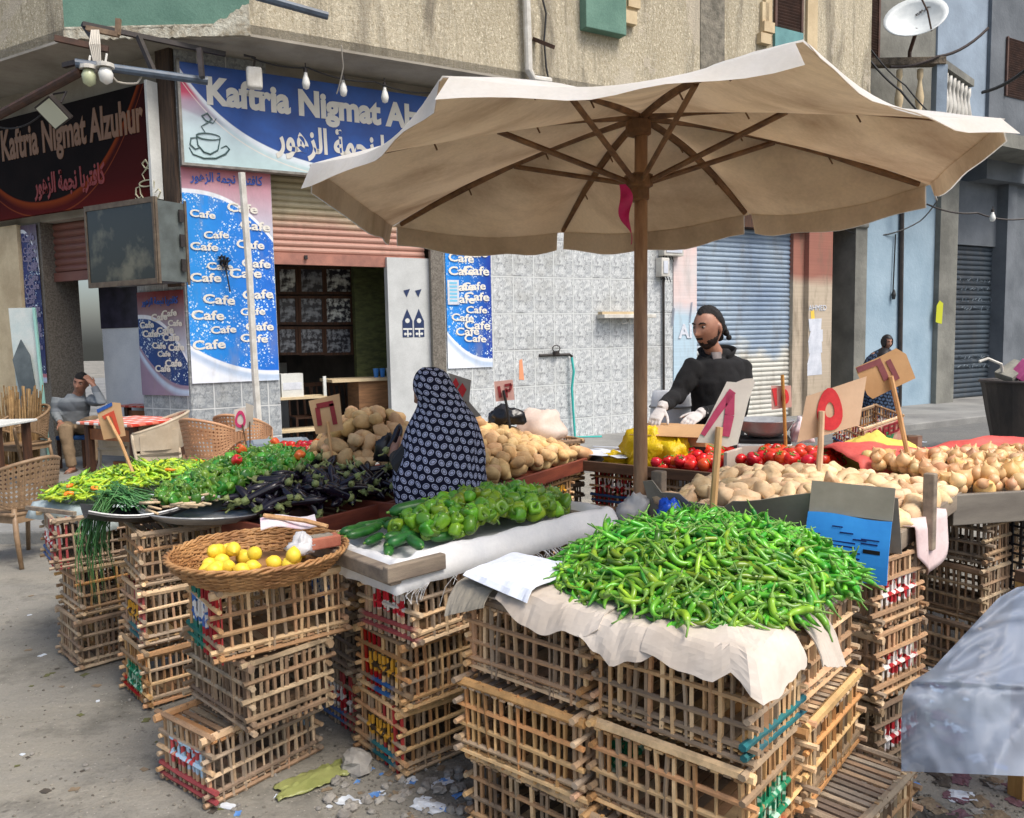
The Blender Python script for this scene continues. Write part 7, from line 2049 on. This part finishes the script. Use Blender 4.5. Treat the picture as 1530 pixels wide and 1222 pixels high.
for i in range(60):
 m_=(M_scrap_w,M_scrap_b)[i//8]if i<16 and i%2 else rnd.choice((M_scrap_n,M_scrap_d,M_scrap_d,M_scrap_d,M_scrap_p,M_stone))
 scrap(rnd.uniform(1300,1520),rnd.uniform(1120,1222),rnd.uniform(.03,.09),m_,'scrap of rubbish on the ground under the blue sheet','litter_scrap','rubbish',0,'rubbish under the blue sheet')
for i in range(30):
 scrap(rnd.uniform(1370,1450),rnd.uniform(1000,1110),rnd.uniform(.03,.08),rnd.choice((M_scrap_n,M_scrap_p,M_scrap_w)),'scrap of rubbish on the ground behind the blue sheet','litter_scrap','rubbish',0,'rubbish behind the blue sheet')
for i in range(26):
 scrap(rnd.uniform(480,700),rnd.uniform(1140,1222),rnd.uniform(.015,.05),rnd.choice((M_scrap_w,M_scrap_n,M_scrap_n,M_scrap_b)),'scrap of rubbish in the rubble before the pepper crates','litter_scrap','rubbish',0,'rubbish in the rubble')
M_dry=mat('trodden_leaf',sr(96,104,58),sr(88,76,52),9,.9)
for i in range(44):
 scrap(rnd.uniform(0,330)if i%3 else rnd.uniform(200,720),rnd.uniform(880,1222),rnd.uniform(.012,.04),rnd.choice((M_dry,M_dry,M_scrap_n,M_scrap_d,M_scrap_w)),'trodden leaf or scrap on the open dirt','leaf_scrap','scrap',0,'trodden leaves and scraps on the dirt',.12)
for(px,py,m_,lb)in((1306,660,M_scrap_w,'white scrap on the road near the bin'),(1378,643,M_scrap_w,'white scrap on the far road')):
 scrap(px,py+18,.12,m_,lb)
mb=MB();rnd=random.Random(71)
for i in range(1500):
 if i%3==0:p=G(rnd.uniform(470,720),rnd.uniform(1120,1222),0)
 elif i%3==1:p=G(rnd.uniform(1290,1540),rnd.uniform(1080,1222),0)
 else:p=G(rnd.uniform(-20,520),rnd.uniform(880,1222),0)
 r_=rnd.uniform(.002,.008);k=rnd.uniform(.5,1.2);mb.col=(k,k,k);mb.sphere(p+Vector((0,0,r_*.3)),(r_,r_*.8,r_*.6),5,4)
o=obj('gravel',mb,mat('gravel_grit',sr(150,144,132),sr(104,100,92),30,.95,vcol=True));tag(o,'loose grit and gravel scattered on the dirt','gravel',None,'stuff')
t=thing('cardboard_sheet','greenish grey cardboard leaning against the crates below the pale potato tray','cardboard',G(1395,1060,0),R(60));q0=D(1390,990,3.35);t.location=(q0.x,q0.y,q0.z-.25)
mb=MB();mb.grid(8,8,lambda u,v:((u-.5)*.3+.05*v,.12*v+.02*nz((u*4,v*4,2)),.02+.45*v-.06*u*v),.006);obj('sheet',mb,mat('greenish_card',sr(150,146,128),sr(120,118,104),4,.85,.2,12,.01),t);mb=MB();mb.bar((-.1,.05,.2),(.12,.06,.22),.004,.02);obj('tear',mb,M_card,t)
bc2=D(1512,812,3.55)
bc2.x+=.32;bc2.y+=.2
t=thing('plastic_crate','black mesh plastic crate at the right edge below the onion tray','crate',(bc2.x+.2,bc2.y+.1,.42),R(20))
mb=MB();M_bk=mat('black_crate_plastic',sr(34,34,38),None,rough=.45,fine=.1)
for z in[i*.045 for i in range(9)]:
 for(a,b_)in(((-.28,-.18,z),(.28,-.18,z)),((-.28,.18,z),(.28,.18,z)),((-.28,-.18,z),(-.28,.18,z)),((.28,-.18,z),(.28,.18,z))):mb.bar(a,b_,.01,.01)
for i in range(14):
 x=-.28+.56*i/13;mb.bar((x,-.18,0),(x,-.18,.36),.008,.012);mb.bar((x,.18,0),(x,.18,.36),.008,.012)
for i in range(9):
 y=-.18+.36*i/8;mb.bar((-.28,y,0),(-.28,y,.36),.008,.012)
obj('mesh_walls',mb,M_bk,t);mb=MB();mb.box(-.27,.27,-.17,.17,0,.01);obj('base',mb,M_bk,t)
t=thing('palm_crate','dark crate under the black plastic crate','crate',(bc2.x+.2,bc2.y+.1,.14),R(20),'palm rib crates stacked under the stall');
for n,me in VAR['e']:link(n,me,t)
t=thing('palm_crate','lowest dark crate under the black plastic crate','crate',(bc2.x+.2,bc2.y+.1,-.002),R(20),'palm rib crates stacked under the stall');t.scale=(1,1,.5)
for n,me in VAR['d']:link(n,me,t)
# people
M_skin=mat('warm_skin',sr(172,126,102),sr(148,104,84),14,.5,.1,120,.001,fine=.06)
M_hair=mat('black_hair',sr(26,21,20),sr(15,13,12),30,.85,.5,120,.004)
M_eye=mat('eye_white',sr(150,136,126),None,rough=.2,fine=0)
M_iris=mat('dark_iris',sr(30,20,16),None,rough=.15,fine=0)
def face_pt(d):
 p=Vector((d.x*.076,d.y*.098,d.z*.119))
 t=max(0.0,-d.z)
 p.x*=1-.30*t**1.5;
 if d.y>0:p.y*=1-.3*t
 else:p.y*=1-.04*t
 if d.y<0:
  x,z=p.x,p.z;f=-d.y
  g=lambda a,b,s:math.exp(-((a-b)/s)**2)
  out=0.0
  if z<.028:out+=.026*g(x,0,.013)*(max(0,min(1,(.028-z)/.058))if z>-.03 else math.exp(-((z+.03)/.009)**2))
  out+=.008*g(x,0,.024)*g(z,-.028,.008)
  out-=.011*(g(x,.031,.015)+g(x,-.031,.015))*g(z,.014,.013)
  out+=.005*g(z,.034,.009)*g(abs(x),.028,.03)
  out+=.007*g(x,0,.021)*g(z,-.058,.006)+.007*g(x,0,.018)*g(z,-.072,.007)-.004*g(x,0,.024)*g(z,-.0645,.003)
  out+=.010*g(x,0,.022)*g(z,-.1,.014)
  out+=.004*(g(x,.045,.02)+g(x,-.045,.02))*g(z,-.012,.02)
  p.y-=out*f
 return p
def dirs(nu,nv):
 for i in range(nv+1):
  t=math.pi*min(max(i,.03),nv-.03)/nv
  yield[Vector((math.sin(t)*math.sin(2*math.pi*j/nu),-math.sin(t)*math.cos(2*math.pi*j/nu),math.cos(t)))for j in range(nu)]
def add_head(mb,M,s=1.0):
 mb.rings([[M@(face_pt(d)*s)for d in row]for row in dirs(40,34)][::-1])
 for sx in(-1,1):
  mb.sphere(M@(Vector((sx*.077,.012,-.004))*s),(.011*s,.018*s,.03*s),8,6,M.to_3x3().to_4x4()@Euler((.2,0,sx*.35)).to_matrix().to_4x4())
def shell(mb,M,mask,off,s=1.0,rough=.004,nu=40,nv=34):
 """a layer of hair over the part of the head where mask(d) > 0"""
 rows=[r for r in dirs(nu,nv)]
 idx={}
 for i,r in enumerate(rows):
  for j,d in enumerate(r):
   m_=mask(d)
   if m_>0:
    p=face_pt(d);p=p+d*(off*min(1,m_*3)+rough*nz(d*22));idx[(i,j)]=mb.add(M@(p*s))
 for i in range(nv):
  for j in range(nu):
   q=[(i,j),(i+1,j),(i+1,(j+1)%nu),(i,(j+1)%nu)]
   if all(k in idx for k in q):mb.face([idx[k]for k in q])
def add_hand(mb,wrist,d,nrm,curl=.5,thumb=1,k=1.0,spread=.12,palm_r=.0):
 d=d.normalized();nrm=(nrm-d*nrm.dot(d)).normalized();s=d.cross(nrm).normalized()*thumb
 rg=[]
 for(t,w_,h)in((-.02,.027,.02),(.0,.03,.021),(.03,.038,.017),(.065,.043,.015),(.09,.042,.013),(.098,.034,.009)):
  c=wrist+d*t*k
  rg.append([c+s*(w_*k*math.cos(6.283*j/12))+nrm*(h*k*math.sin(6.283*j/12))for j in range(12)])
 mb.rings(rg)
 for i,(off,L)in enumerate(((.031,.074),(.0105,.082),(-.0105,.077),(-.03,.06))):
  p=wrist+d*.086*k+s*off*k;dd=(d+s*off*spread*14).normalized();P=[p-dd*.012*k,p];a=curl*(.75+.12*i)
  for q,f in enumerate((.42,.32,.26)):
   ang=a*(.55+.5*q);dd=(dd*math.cos(ang)-nrm*math.sin(ang)).normalized()if q else(dd*math.cos(a*.5)-nrm*math.sin(a*.5)).normalized()
   p=p+dd*L*f*k;P.append(p)
  mb.tube(P,[.0095*k,.0095*k,.0088*k,.0082*k,.0062*k],8)
 p=wrist+d*.022*k+s*.03*k;P=[p-s*.012*k,p];dd=(d*.72+s*.7-nrm*.25).normalized()
 for f in(.034,.03,.024):
  p=p+dd*f*k;P.append(p);dd=(dd+d*.28-nrm*.12-s*.1).normalized()
 mb.tube(P,[.012*k,.0125*k,.0105*k,.0095*k,.007*k],8)
def torso(mb,rows,yaw):
 cx,sx=math.cos(yaw),math.sin(yaw);rg=[]
 for(c,a,b_)in rows:
  rg.append([Vector((c.x+a*math.cos(t)*cx-b_*math.sin(t)*sx,c.y+a*math.cos(t)*sx+b_*math.sin(t)*cx,c.z))for t in[6.283*j/22 for j in range(22)]])
 mb.rings(rg)
def finish(me,name,m,parent,wr=0.0,ws=9.0):
 for v in me.vertices:
  if wr:
   n=v.normal;f=wr*(abs(mnoise.noise(Vector((v.co.x*ws,v.co.y*ws,v.co.z*ws*.7))))*2-.5)+wr*.4*mnoise.noise(v.co*ws*2.7)
   v.co+=n*f
 me.materials.clear();me.materials.append(m)
 me.polygons.foreach_set('use_smooth',[True]*len(me.polygons))
 return link(name,me,parent)
def face_bits(t,M,s=1.0,brow=True,look=(0,0)):
 for sx in(-1,1):
  c=M@(Vector((sx*.031,-.079,.0135))*s)
  mb=MB();mb.smooth=True;mb.sphere(c,(.0125*s,.0095*s,.0075*s),10,8,M.to_3x3().to_4x4());e=obj('eye',mb,M_eye,t)
  mb=MB();mb.smooth=True;mb.sphere(M@(Vector((sx*.031+look[0],-.0848,.0125+look[1]))*s),(.0062*s,.005*s,.0062*s),8,6);obj('iris',mb,M_iris,e)
  mb=MB();mb.smooth=True
  mb.tube([M@(Vector((sx*x,y,z))*s)for x,y,z in((.014,-.098,.031),(.026,-.0965,.037),(.038,-.088,.037),(.048,-.076,.03))],[.003*s,.005*s,.0045*s,.002*s],6)
  if brow:obj('eyebrow',mb,M_hair,t)
def headM(c,yaw,pitch=0.0,roll=0.0):
 return Matrix.Translation(c)@Euler((0,0,yaw)).to_matrix().to_4x4()@Euler((pitch,roll,0)).to_matrix().to_4x4()
Y0=5.85
t=thing('person','bearded person in a black jacket and white gloves leaning on a box behind the tomatoes','person',(D(1075,600,Y0).x,Y0,0))
o0=t.location.copy()
def L(px,py,y):return D(px,py,y)-o0
hc=L(1058,490,Y0-.04);HS=1.25
HM=headM(hc,R(-52),R(6))
nb_=L(1072,525,Y0+.04);shL=L(1038,545,Y0-.05);shR=L(1108,546,Y0+.06)
elL=L(1012,590,Y0-.1);wrL=L(990,607,Y0-.29);elR=L(1106,612,Y0-.08);wrR=L(1048,617,Y0-.25)
yawT=R(14)
mb=MB()
add_head(mb,HM,HS)
mb.tube([hc+Vector((.02,.03,-.04)),hc+Vector((.025,.03,-.12)),nb_+Vector((0,0,-.06))],[.058,.058,.066],14)
z0=nb_.z
torso(mb,[(Vector((.02,.06,.82)),.155,.1),(Vector((.0,.04,1.0)),.15,.1),(Vector((.0,.02,1.2)),.165,.11),(Vector((0,.0,z0-.16)),.17,.1),(Vector((0,.0,z0-.1)),.14,.075),(nb_+Vector((0,0,-.03)),.065,.06)],yawT)
for sx in(-1,1):mb.tube([Vector((sx*.09,.06,.86)),Vector((sx*.1,.05,.48)),Vector((sx*.1,.08,.09)),Vector((sx*.1,.02,.04)),Vector((sx*.11,-.12,.035))],[.085,.06,.045,.045,.035],12)
for(a,b_,c)in((shL,elL,wrL),(shR,elR,wrR)):
 mb.tube([a,b_,c],[.052,.04,.028],12)
dL=(L(973,637,Y0-.40)-wrL);dR=(L(1022,634,Y0-.38)-wrR)
add_hand(mb,wrL+dL.normalized()*.02,dL,Vector((-.2,-.5,.85)),.75,-1,1.08)
add_hand(mb,wrR+dR.normalized()*.02,dR,Vector((.1,-.45,.9)),.6,1,1.08)
finish(remesh(mb,.0065,2),'body',M_skin,t)
face_bits(t,HM,HS)
mb=MB();mb.smooth=True
shell(mb,HM,lambda d:(d.z-.66+1.15*max(0,d.y+.28)-.25*max(0,-d.y-.3)*(abs(d.x)>.25)+.03*nz(d*20))if d.z>-.55 and(d.z>-.1 or d.y>.3)else-1,.012,HS,.006,72,60)
for q in range(16):
 a=random.Random(q);mb.sphere(HM@(Vector((a.uniform(-.05,.05),.098+a.uniform(-.01,.03),a.uniform(-.075,.0)))*HS),a.uniform(.02,.034),8,6)
obj('hair',mb,M_hair,t)
mb=MB();mb.smooth=True
def beard(d):
 x=abs(d.x);m=min((.40-x)*3,(-.36-d.z)*5,(d.z+.52)*6)
 c=min((.66-x)*2,(-.60-.1*(x>.3)-d.z)*4,.1-d.y)
 j=min((x-.46)*2,(-.32-d.z-.35*max(0,-d.y))*3,(.16-d.y)*3)
 s_=min((x-.5)*3,(.12-abs(d.y-.02))*5,(-.0-d.z)*2)
 return max(m,c,j,s_)+.05*nz(d*14)-.02 if d.y<.2 else-1
shell(mb,HM,beard,.005,HS,.004,84,72)
obj('beard',mb,mat('dark_stubble',sr(52,38,32),sr(34,26,24),60,.9,.6,200,.003),t)
M_jacket=mat('black_fleece_jacket',sr(21,21,23),sr(14,14,16),9,.95,.5,90,.004)
mb=MB()
torso(mb,[(Vector((.02,.06,.78)),.215,.155),(Vector((.0,.05,.95)),.205,.15),(Vector((.0,.02,1.15)),.21,.155),(Vector((0,.0,z0-.22)),.225,.15),(Vector((0,.0,z0-.13)),.215,.125),(Vector((0,.01,z0-.075)),.2,.112),(nb_+Vector((0,.015,-.03)),.15,.098),(nb_+Vector((0,.02,.012)),.082,.078)],yawT)
for(a,b_,c,r0)in((shL,elL,wrL,.085),(shR,elR,wrR,.088)):
 mb.tube([a+(a-b_)*.1,a,a.lerp(b_,.5),b_,b_.lerp(c,.5),c-(c-b_).normalized()*.0],[.05,r0*.92,.078,.068,.058,.047],14)
finish(remesh(mb,.011,4),'jacket',M_jacket,t,.012,8)
mb=MB();mb.smooth=True
def collar(u,v):
 a=R(-150)+R(300)*u;r_=.088+.028*v-.01*math.cos(a)
 p=nb_+Vector((r_*1.12*math.sin(a+yawT),r_*.95*math.cos(a+yawT)+.012,-.035+.085*v-.075*(abs(u-.5)*2)**2.2))
 return p
mb.grid(26,7,collar,.012);obj('collar',mb,M_jacket,t)
mb=MB();mb.smooth=True;mb.poly([(-.034,.03),(.04,.03),(.012,-.26)],Matrix.Translation(nb_+Vector((-.04,-.102,-.035)))@Euler((R(-14),0,R(10))).to_matrix().to_4x4(),-.02);obj('shirt',mb,mat('grey_shirt',sr(120,112,110),sr(96,90,90),20,.8),t)
M_glove=mat('white_cotton_glove',sr(208,203,199),sr(186,180,176),12,.85,.4,200,.002)
for(w_,dd,nn,th,el)in((wrL,dL,Vector((-.2,-.5,.85)),-1,elL),(wrR,dR,Vector((.1,-.45,.9)),1,elR)):
 mb=MB();add_hand(mb,w_+dd.normalized()*.02,dd,nn,.75 if th<0 else .6,th,1.17)
 mb.tube([w_-(w_-el).normalized()*.045,w_,w_+dd.normalized()*.03],[.043,.042,.036],12)
 g_=finish(remesh(mb,.005,1),'glove',M_glove,t)
 mb=MB();mb.smooth=True;ax=(w_-el).normalized();a1=ax.orthogonal().normalized();a2=ax.cross(a1)
 mb.tube([w_-ax*.03+(a1*math.cos(q*.524)+a2*math.sin(q*.524))*.045 for q in range(12)],.0045,5,closed=True);obj('cuff_stripe',mb,MT['black'],g_)
mb=MB();finish(remesh((lambda m_:([m_.tube([Vector((sx*.09,.06,.9)),Vector((sx*.1,.05,.48)),Vector((sx*.1,.08,.08))],[.115,.085,.07],12)for sx in(-1,1)],m_)[1])(MB()),.012,2),'trousers',mat('dark_trousers',sr(52,52,58),None,rough=.9),t,.006)
def m_khimar(name,dark,ring,k=1.0):
 q=NT(name);uv=q.n('UVMap').outputs[0];s=q.sep(uv)
 u=q.math('MULTIPLY',s[0],34*k);v=q.math('MULTIPLY',s[1],29*k)
 v2=q.math('ADD',v,q.math('MULTIPLY',u,.18));row=q.math('FLOOR',v2)
 u2=q.math('ADD',u,q.math('MULTIPLY',row,.5))
 fx=q.math('SUBTRACT',q.math('FRACT',u2),.5);fy=q.math('SUBTRACT',q.math('FRACT',v2),.5)
 par=q.math('MULTIPLY_ADD',q.math('MODULO',q.math('ABSOLUTE',q.math('FLOOR',u2)),2.0),.7,-.35)
 rx=q.math('ADD',fx,q.math('MULTIPLY',fy,par));
 d=q.math('SQRT',q.math('ADD',q.math('POWER',q.math('DIVIDE',rx,.37),2),q.math('POWER',q.math('DIVIDE',fy,.385),2)))
 c=q.mix(q.step(d,1.03,.93),dark,ring)
 rim=q.math('MULTIPLY',q.step(d,.50,.56),q.step(d,.76,.70))
 c=q.mix(q.math('MULTIPLY',rim,1.0),c,dark)
 ang=q.math('ARCTAN2',fy,rx)
 sp=q.math('FRACT',q.math('ADD',q.math('MULTIPLY',d,2.6),q.math('MULTIPLY',ang,.159)))
 inner=q.math('MULTIPLY',q.step(q.math('ABSOLUTE',q.math('SUBTRACT',sp,.5)),.16,.06),q.step(d,.56,.5))
 c=q.mix(q.math('MULTIPLY',inner,.75),c,dark)
 q.base(c,.8,.2);q.bump(q.noise(q.co(),160,3),.15,.002)
 return q.m
M_kh=m_khimar('black_khimar_with_pale_ovals',sr(24,26,46),sr(192,198,226),.86)
YW=4.02
t=thing('person','person in a dark khimar printed with pale ovals, seen from behind between eggplants and potatoes','person',(D(655,700,YW).x,YW,0))
o0=t.location.copy()
rowsK=[(548.5,641,9,.8),(552.5,643.5,19,.9),(560,644.5,25.5,.95),(571,646,29.5,1.0),(581,649.5,32.5,1.0),(591,655,33,1.0),(601,659.5,34.5,.95),(612,661,40,.85),(622,662.5,47,.78),(632,662,52.5,.72),(642.5,661.5,56,.7),(656,661.5,59.5,.7),(674,660,63,.7),(694,656,68,.72),(716,654.5,69.5,.72),(738,656.5,68.5,.72),(758,658.5,66.5,.72),(772,659.5,65.5,.72),(788,660,65,.72)]
mb=MB();mb.smooth=True;rg=[];uvs=[];NR=49;zc=0;tot=0;prev=None
def kring(py,cx,hw,dr,grow=0.0,w=.0):
 c=L(cx,py,YW);a=hw/1200*YW;ring=[]
 for j in range(NR):
  th=2*math.pi*j/(NR-1)+math.pi/2
  f=1+w*(.9*mnoise.noise(Vector((math.cos(th)*2.2,math.sin(th)*2.2,py*.012)))+.7*(abs(math.sin(th*4.5+py*.022))-.6)+.3*mnoise.noise(Vector((math.cos(th)*6,math.sin(th)*6,py*.03))))
  ring.append(Vector((c.x+a*f*math.cos(th),c.y+a*dr*f*math.sin(th),c.z)))
 return ring
for i,(py,cx,hw,dr)in enumerate(rowsK):
 ring=kring(py,cx,hw,dr,w=.0 if py<590 else .2*min(1,(py-590)/90))
 if prev is not None:tot+=max((ring[36]-prev[36]).length,.004)
 prev=ring;rg.append(ring)
 per=2*math.pi*hw/1200*YW*.86
 uvs.append([((j/(NR-1)-.5)*per,-tot)for j in range(NR)])
mb.rings(rg,False,uvs,False)
kh=obj('khimar',mb,M_kh,t);md=kh.modifiers.new('s','SUBSURF');md.levels=2;md.render_levels=2
mb=MB();mb.smooth=True;rg=[];uvs=[]
for i in range(14):
 f=i/13;z=.80*(1-f)+.03;a=.19+.08*f;ring=[]
 for j in range(NR):
  th=2*math.pi*j/(NR-1);w_=1+(.05+.05*f)*math.sin(th*8+math.sin(th*3));ring.append(Vector((.02+a*w_*math.cos(th),a*.8*w_*math.sin(th),z)))
 rg.append(ring);uvs.append([(1.2*j/(NR-1),-z)for j in range(NR)])
mb.rings(rg,False,uvs,False);obj('skirt',mb,m_khimar('dark_skirt_with_ovals',sr(22,24,40),sr(130,136,164)),t)
mb=MB();hcw=L(645,585,YW);HW=headM(hcw,R(-118),R(14))
add_head(mb,HW,1.0)
mb.tube([hcw+Vector((.0,0,-.05)),hcw+Vector((.04,0,-.17))],[.055,.06],12)
torso(mb,[(Vector((.02,0,.7)),.15,.11),(Vector((.02,0,1.0)),.15,.1),(Vector((.03,0,1.2)),.16,.1),(Vector((.03,0,1.3)),.12,.08)],0)
for sx in(-1,1):mb.tube([Vector((sx*.08,0,.72)),Vector((sx*.09,0,.4)),Vector((sx*.09,.0,.05)),Vector((sx*.09,-.0+.1,.03))],[.08,.06,.045,.03],10)
sh_=L(622,672,YW);el_=L(604,702,YW-.02);wr_=L(590,680,YW+.12)
mb.tube([sh_,el_,wr_],[.05,.042,.03],10);dh=L(580,664,YW+.2)-wr_
add_hand(mb,wr_,dh,Vector((-.5,-.8,.2)),1.0,1,.98)
sh2=L(700,672,YW+.05);mb.tube([sh2,L(705,720,YW+.1),L(680,735,YW+.28)],[.05,.042,.03],10);add_hand(mb,L(680,735,YW+.28),Vector((-.5,.8,0)),Vector((0,0,1)),.6,1,.95)
finish(remesh(mb,.0065,2),'body',M_skin,t)
mb=MB();mb.tube([L(626,664,YW),L(600,696,YW-.03),L(594,684,YW+.08)],[.075,.068,.045],12);mb.smooth=True;obj('sleeve',mb,MT['black'],t)
o=single('eggplant','eggplant held up in the hand of the person in the khimar','eggplant',None,eggs,D(589,655,YW+.2),(R(40),R(-50),R(60)),1.0,2)
crumple('plastic_bag','black plastic bag held by the person in the khimar above the eggplants','plastic bag',D(580,688,YW+.3),.07,.05,.09,mat('black_bag_film',sr(24,24,28),None,rough=.3),91,.4)
YS=10.35
t=thing('person','person in a grey sweater sitting at the cafe with one hand on the forehead','person',(D(112,650,YS).x,YS,PZ))
o0=t.location.copy()
hc=L(121,572,YS-.02);HM2=headM(hc,R(6),R(10),R(14));HS2=1.12
mb=MB();add_head(mb,HM2,HS2)
nk=L(111,590,YS+.03)
mb.tube([hc+Vector((-.02,.03,-.06)),nk+Vector((0,.02,-.06))],[.058,.066],12)
hip=L(112,640,YS+.15)
sl_=L(86,594,YS);sr_=L(136,597,YS+.02);ell_=L(82,616,YS-.05);wl=L(90,632,YS-.25);er=L(153,602,YS-.22);wrr=L(139,574,YS-.14)
torso(mb,[(hip,.16,.12),(L(110,622,YS+.1),.15,.11),(L(110,606,YS+.05),.17,.11),(L(110,598,YS+.03),.15,.08),(nk,.065,.06)],R(8))
kl=L(97,641,YS-.32);kr=L(141,628,YS-.3);fl=L(108,700,YS-.28);fr2=L(139,692,YS-.3)
for a,k_,f_ in((hip+Vector((-.09,0,0)),kl,fl),(hip+Vector((.09,0,0)),kr,fr2)):
 mb.tube([a,k_,f_,f_+Vector((0,-.02,-.02)),f_+Vector((.02,-.16,-.03))],[.08,.06,.042,.04,.03],12)
mb.tube([sl_,ell_,wl],[.05,.042,.03],12);mb.tube([sr_,er,wrr],[.05,.042,.03],12)
add_hand(mb,wl,L(99,641,YS-.36)-wl,Vector((0,-.5,.85)),.6,1,1.05)
add_hand(mb,wrr,L(129,562,YS-.14)-wrr,Vector((.4,-.5,.8)),.5,1,1.05)
finish(remesh(mb,.008,2),'body',M_skin,t)
face_bits(t,HM2,HS2)
mb=MB();mb.smooth=True;shell(mb,HM2,lambda d:d.z-.5+.75*max(0,d.y+.3),.009,HS2);obj('hair',mb,M_hair,t)
def m_sweater():
 q=NT('banded_grey_sweater');z=q.sep(q.co())[2]
 c=q.mix(q.step(q.math('FRACT',q.math('MULTIPLY',z,4.0)),.45,.5),sr(112,118,124),sr(134,140,144));q.base(c,.9,.2);q.bump(q.noise(q.co(),90,4),.4,.004);return q.m
mb=MB();torso(mb,[(hip+Vector((0,0,.0)),.2,.16),(L(110,622,YS+.1),.19,.15),(L(110,606,YS+.05),.205,.145),(L(110,598,YS+.03),.21,.13),(L(110,594,YS+.03),.17,.115),(nk+Vector((0,0,-.035)),.12,.09),(nk+Vector((0,0,.02)),.078,.072)],R(8))
mb.tube([sl_,sl_.lerp(ell_,.5),ell_,wl.lerp(ell_,.12)],[.075,.07,.062,.045],12);mb.tube([sr_,sr_.lerp(er,.5),er,wrr.lerp(er,.15)],[.075,.07,.062,.045],12)
finish(remesh(mb,.012,3),'sweater',m_sweater(),t,.01,8)
mb=MB()
for a,k_,f_ in((hip+Vector((-.09,0,.0)),kl,fl),(hip+Vector((.09,0,.0)),kr,fr2)):mb.tube([a,a.lerp(k_,.5),k_,k_.lerp(f_,.5),f_.lerp(k_,.06)],[.115,.1,.085,.07,.062],12)
finish(remesh(mb,.012,3),'trousers',mat('khaki_trousers',sr(150,128,100),sr(128,108,84),8,.9),t,.008,8)
for f_ in(fl,fr2):
 mb=MB();mb.smooth=True;mb.tube([f_+Vector((0,.04,-.03)),f_+Vector((.005,-.06,-.035)),f_+Vector((.02,-.19,-.045))],[.045,.05,.03],10,flat=.75);obj('shoe',mb,mat('brown_shoe',sr(92,64,50),None,rough=.5),t)
st_=thing('stool','low stool with a blue cushion under the seated person in grey','stool',(o0.x+hip.x,o0.y+hip.y+.02,PZ))
mb=MB();mb.box(-.18,.2,-.18,.18,.37,.43);o=obj('cushion',mb,mat('blue_cushion',sr(40,90,150),sr(30,70,126),5,.7),st_);bevel(o,.02)
for x in(-.15,.17):
 for y in(-.15,.15):mb=MB();mb.box(x-.018,x+.018,y-.018,y+.018,0,.37);obj('leg',mb,MT['timber_dark'],st_)
YF=14.7
t=thing('person','person in a black headscarf and dark blue patterned cloak walking past the pale blue wall','person',(D(1314,600,YF).x,YF,PZ))
o0=t.location.copy()
hcf=L(1325,511,YF-.03);HMf=headM(hcf,R(12),R(12))
mb=MB();add_head(mb,HMf,1.05);mb.tube([hcf+Vector((0,.03,-.05)),hcf+Vector((-.04,.04,-.2))],[.055,.07],10)
torso(mb,[(Vector((0,0,.75)),.15,.11),(Vector((0,0,1.0)),.15,.11),(Vector((.02,0,1.15)),.16,.1),(Vector((.06,0,1.24)),.08,.07)],0)
for sx in(-1,1):mb.tube([Vector((sx*.08,0,.8)),Vector((sx*.08,0,.4)),Vector((sx*.08,0,.05)),Vector((sx*.08,-.12,.03))],[.08,.055,.04,.03],10)
for sx in(-1,1):mb.tube([Vector((.04+sx*.16,0,1.18)),Vector((.04+sx*.2,-.06,.92)),Vector((.04+sx*.08,-.2,.86))],[.05,.04,.028],10);add_hand(mb,Vector((.04+sx*.08,-.2,.86)),Vector((-sx,-.4,-.2)),Vector((0,-.6,.8)),.8,sx,1.0)
finish(remesh(mb,.008,2),'body',M_skin,t)
face_bits(t,HMf,1.05)
mb=MB();mb.smooth=True
shell(mb,HMf,lambda d:1 if not(d.y<-.3 and abs(d.x)<.62 and-.72<d.z<.55)else-1,.016,1.05,.004)
obj('headscarf',mb,MT['black'],t)
M_ck=m_khimar('dark_blue_diamond_cloth',sr(22,26,38),sr(84,106,136),.55)
mb=MB();mb.smooth=True;rg=[];uvs=[]
rowsF=[(521,1322,7,.9),(526,1319,14,.8),(534,1316,20,.75),(548,1314,25,.7),(570,1313.5,27,.7),(596,1314,26,.7),(616,1314.5,26,.7),(623.5,1315,26,.7)]
for(py,cx,hw,dr)in rowsF:
 c=L(cx,py,YF);a=hw/1200*YF
 rg.append([Vector((c.x+a*(1+.05*math.sin(j*1.9))*math.cos(6.283*j/40),c.y+a*dr*(1+.05*math.sin(j*1.9))*math.sin(6.283*j/40),max(c.z,.01)))for j in range(41)])
 uvs.append([(1.6*j/40,c.z)for j in range(41)])
mb.rings(rg,False,uvs,False);obj('cloak',mb,M_ck,t)
mb=MB();mb.smooth=True;mb.tube([L(1322,522,YF-.08),L(1318,532,YF-.12),L(1313,540,YF-.14)],[.1,.14,.1],10,flat=.6);obj('scarf_drape',mb,MT['black'],t)
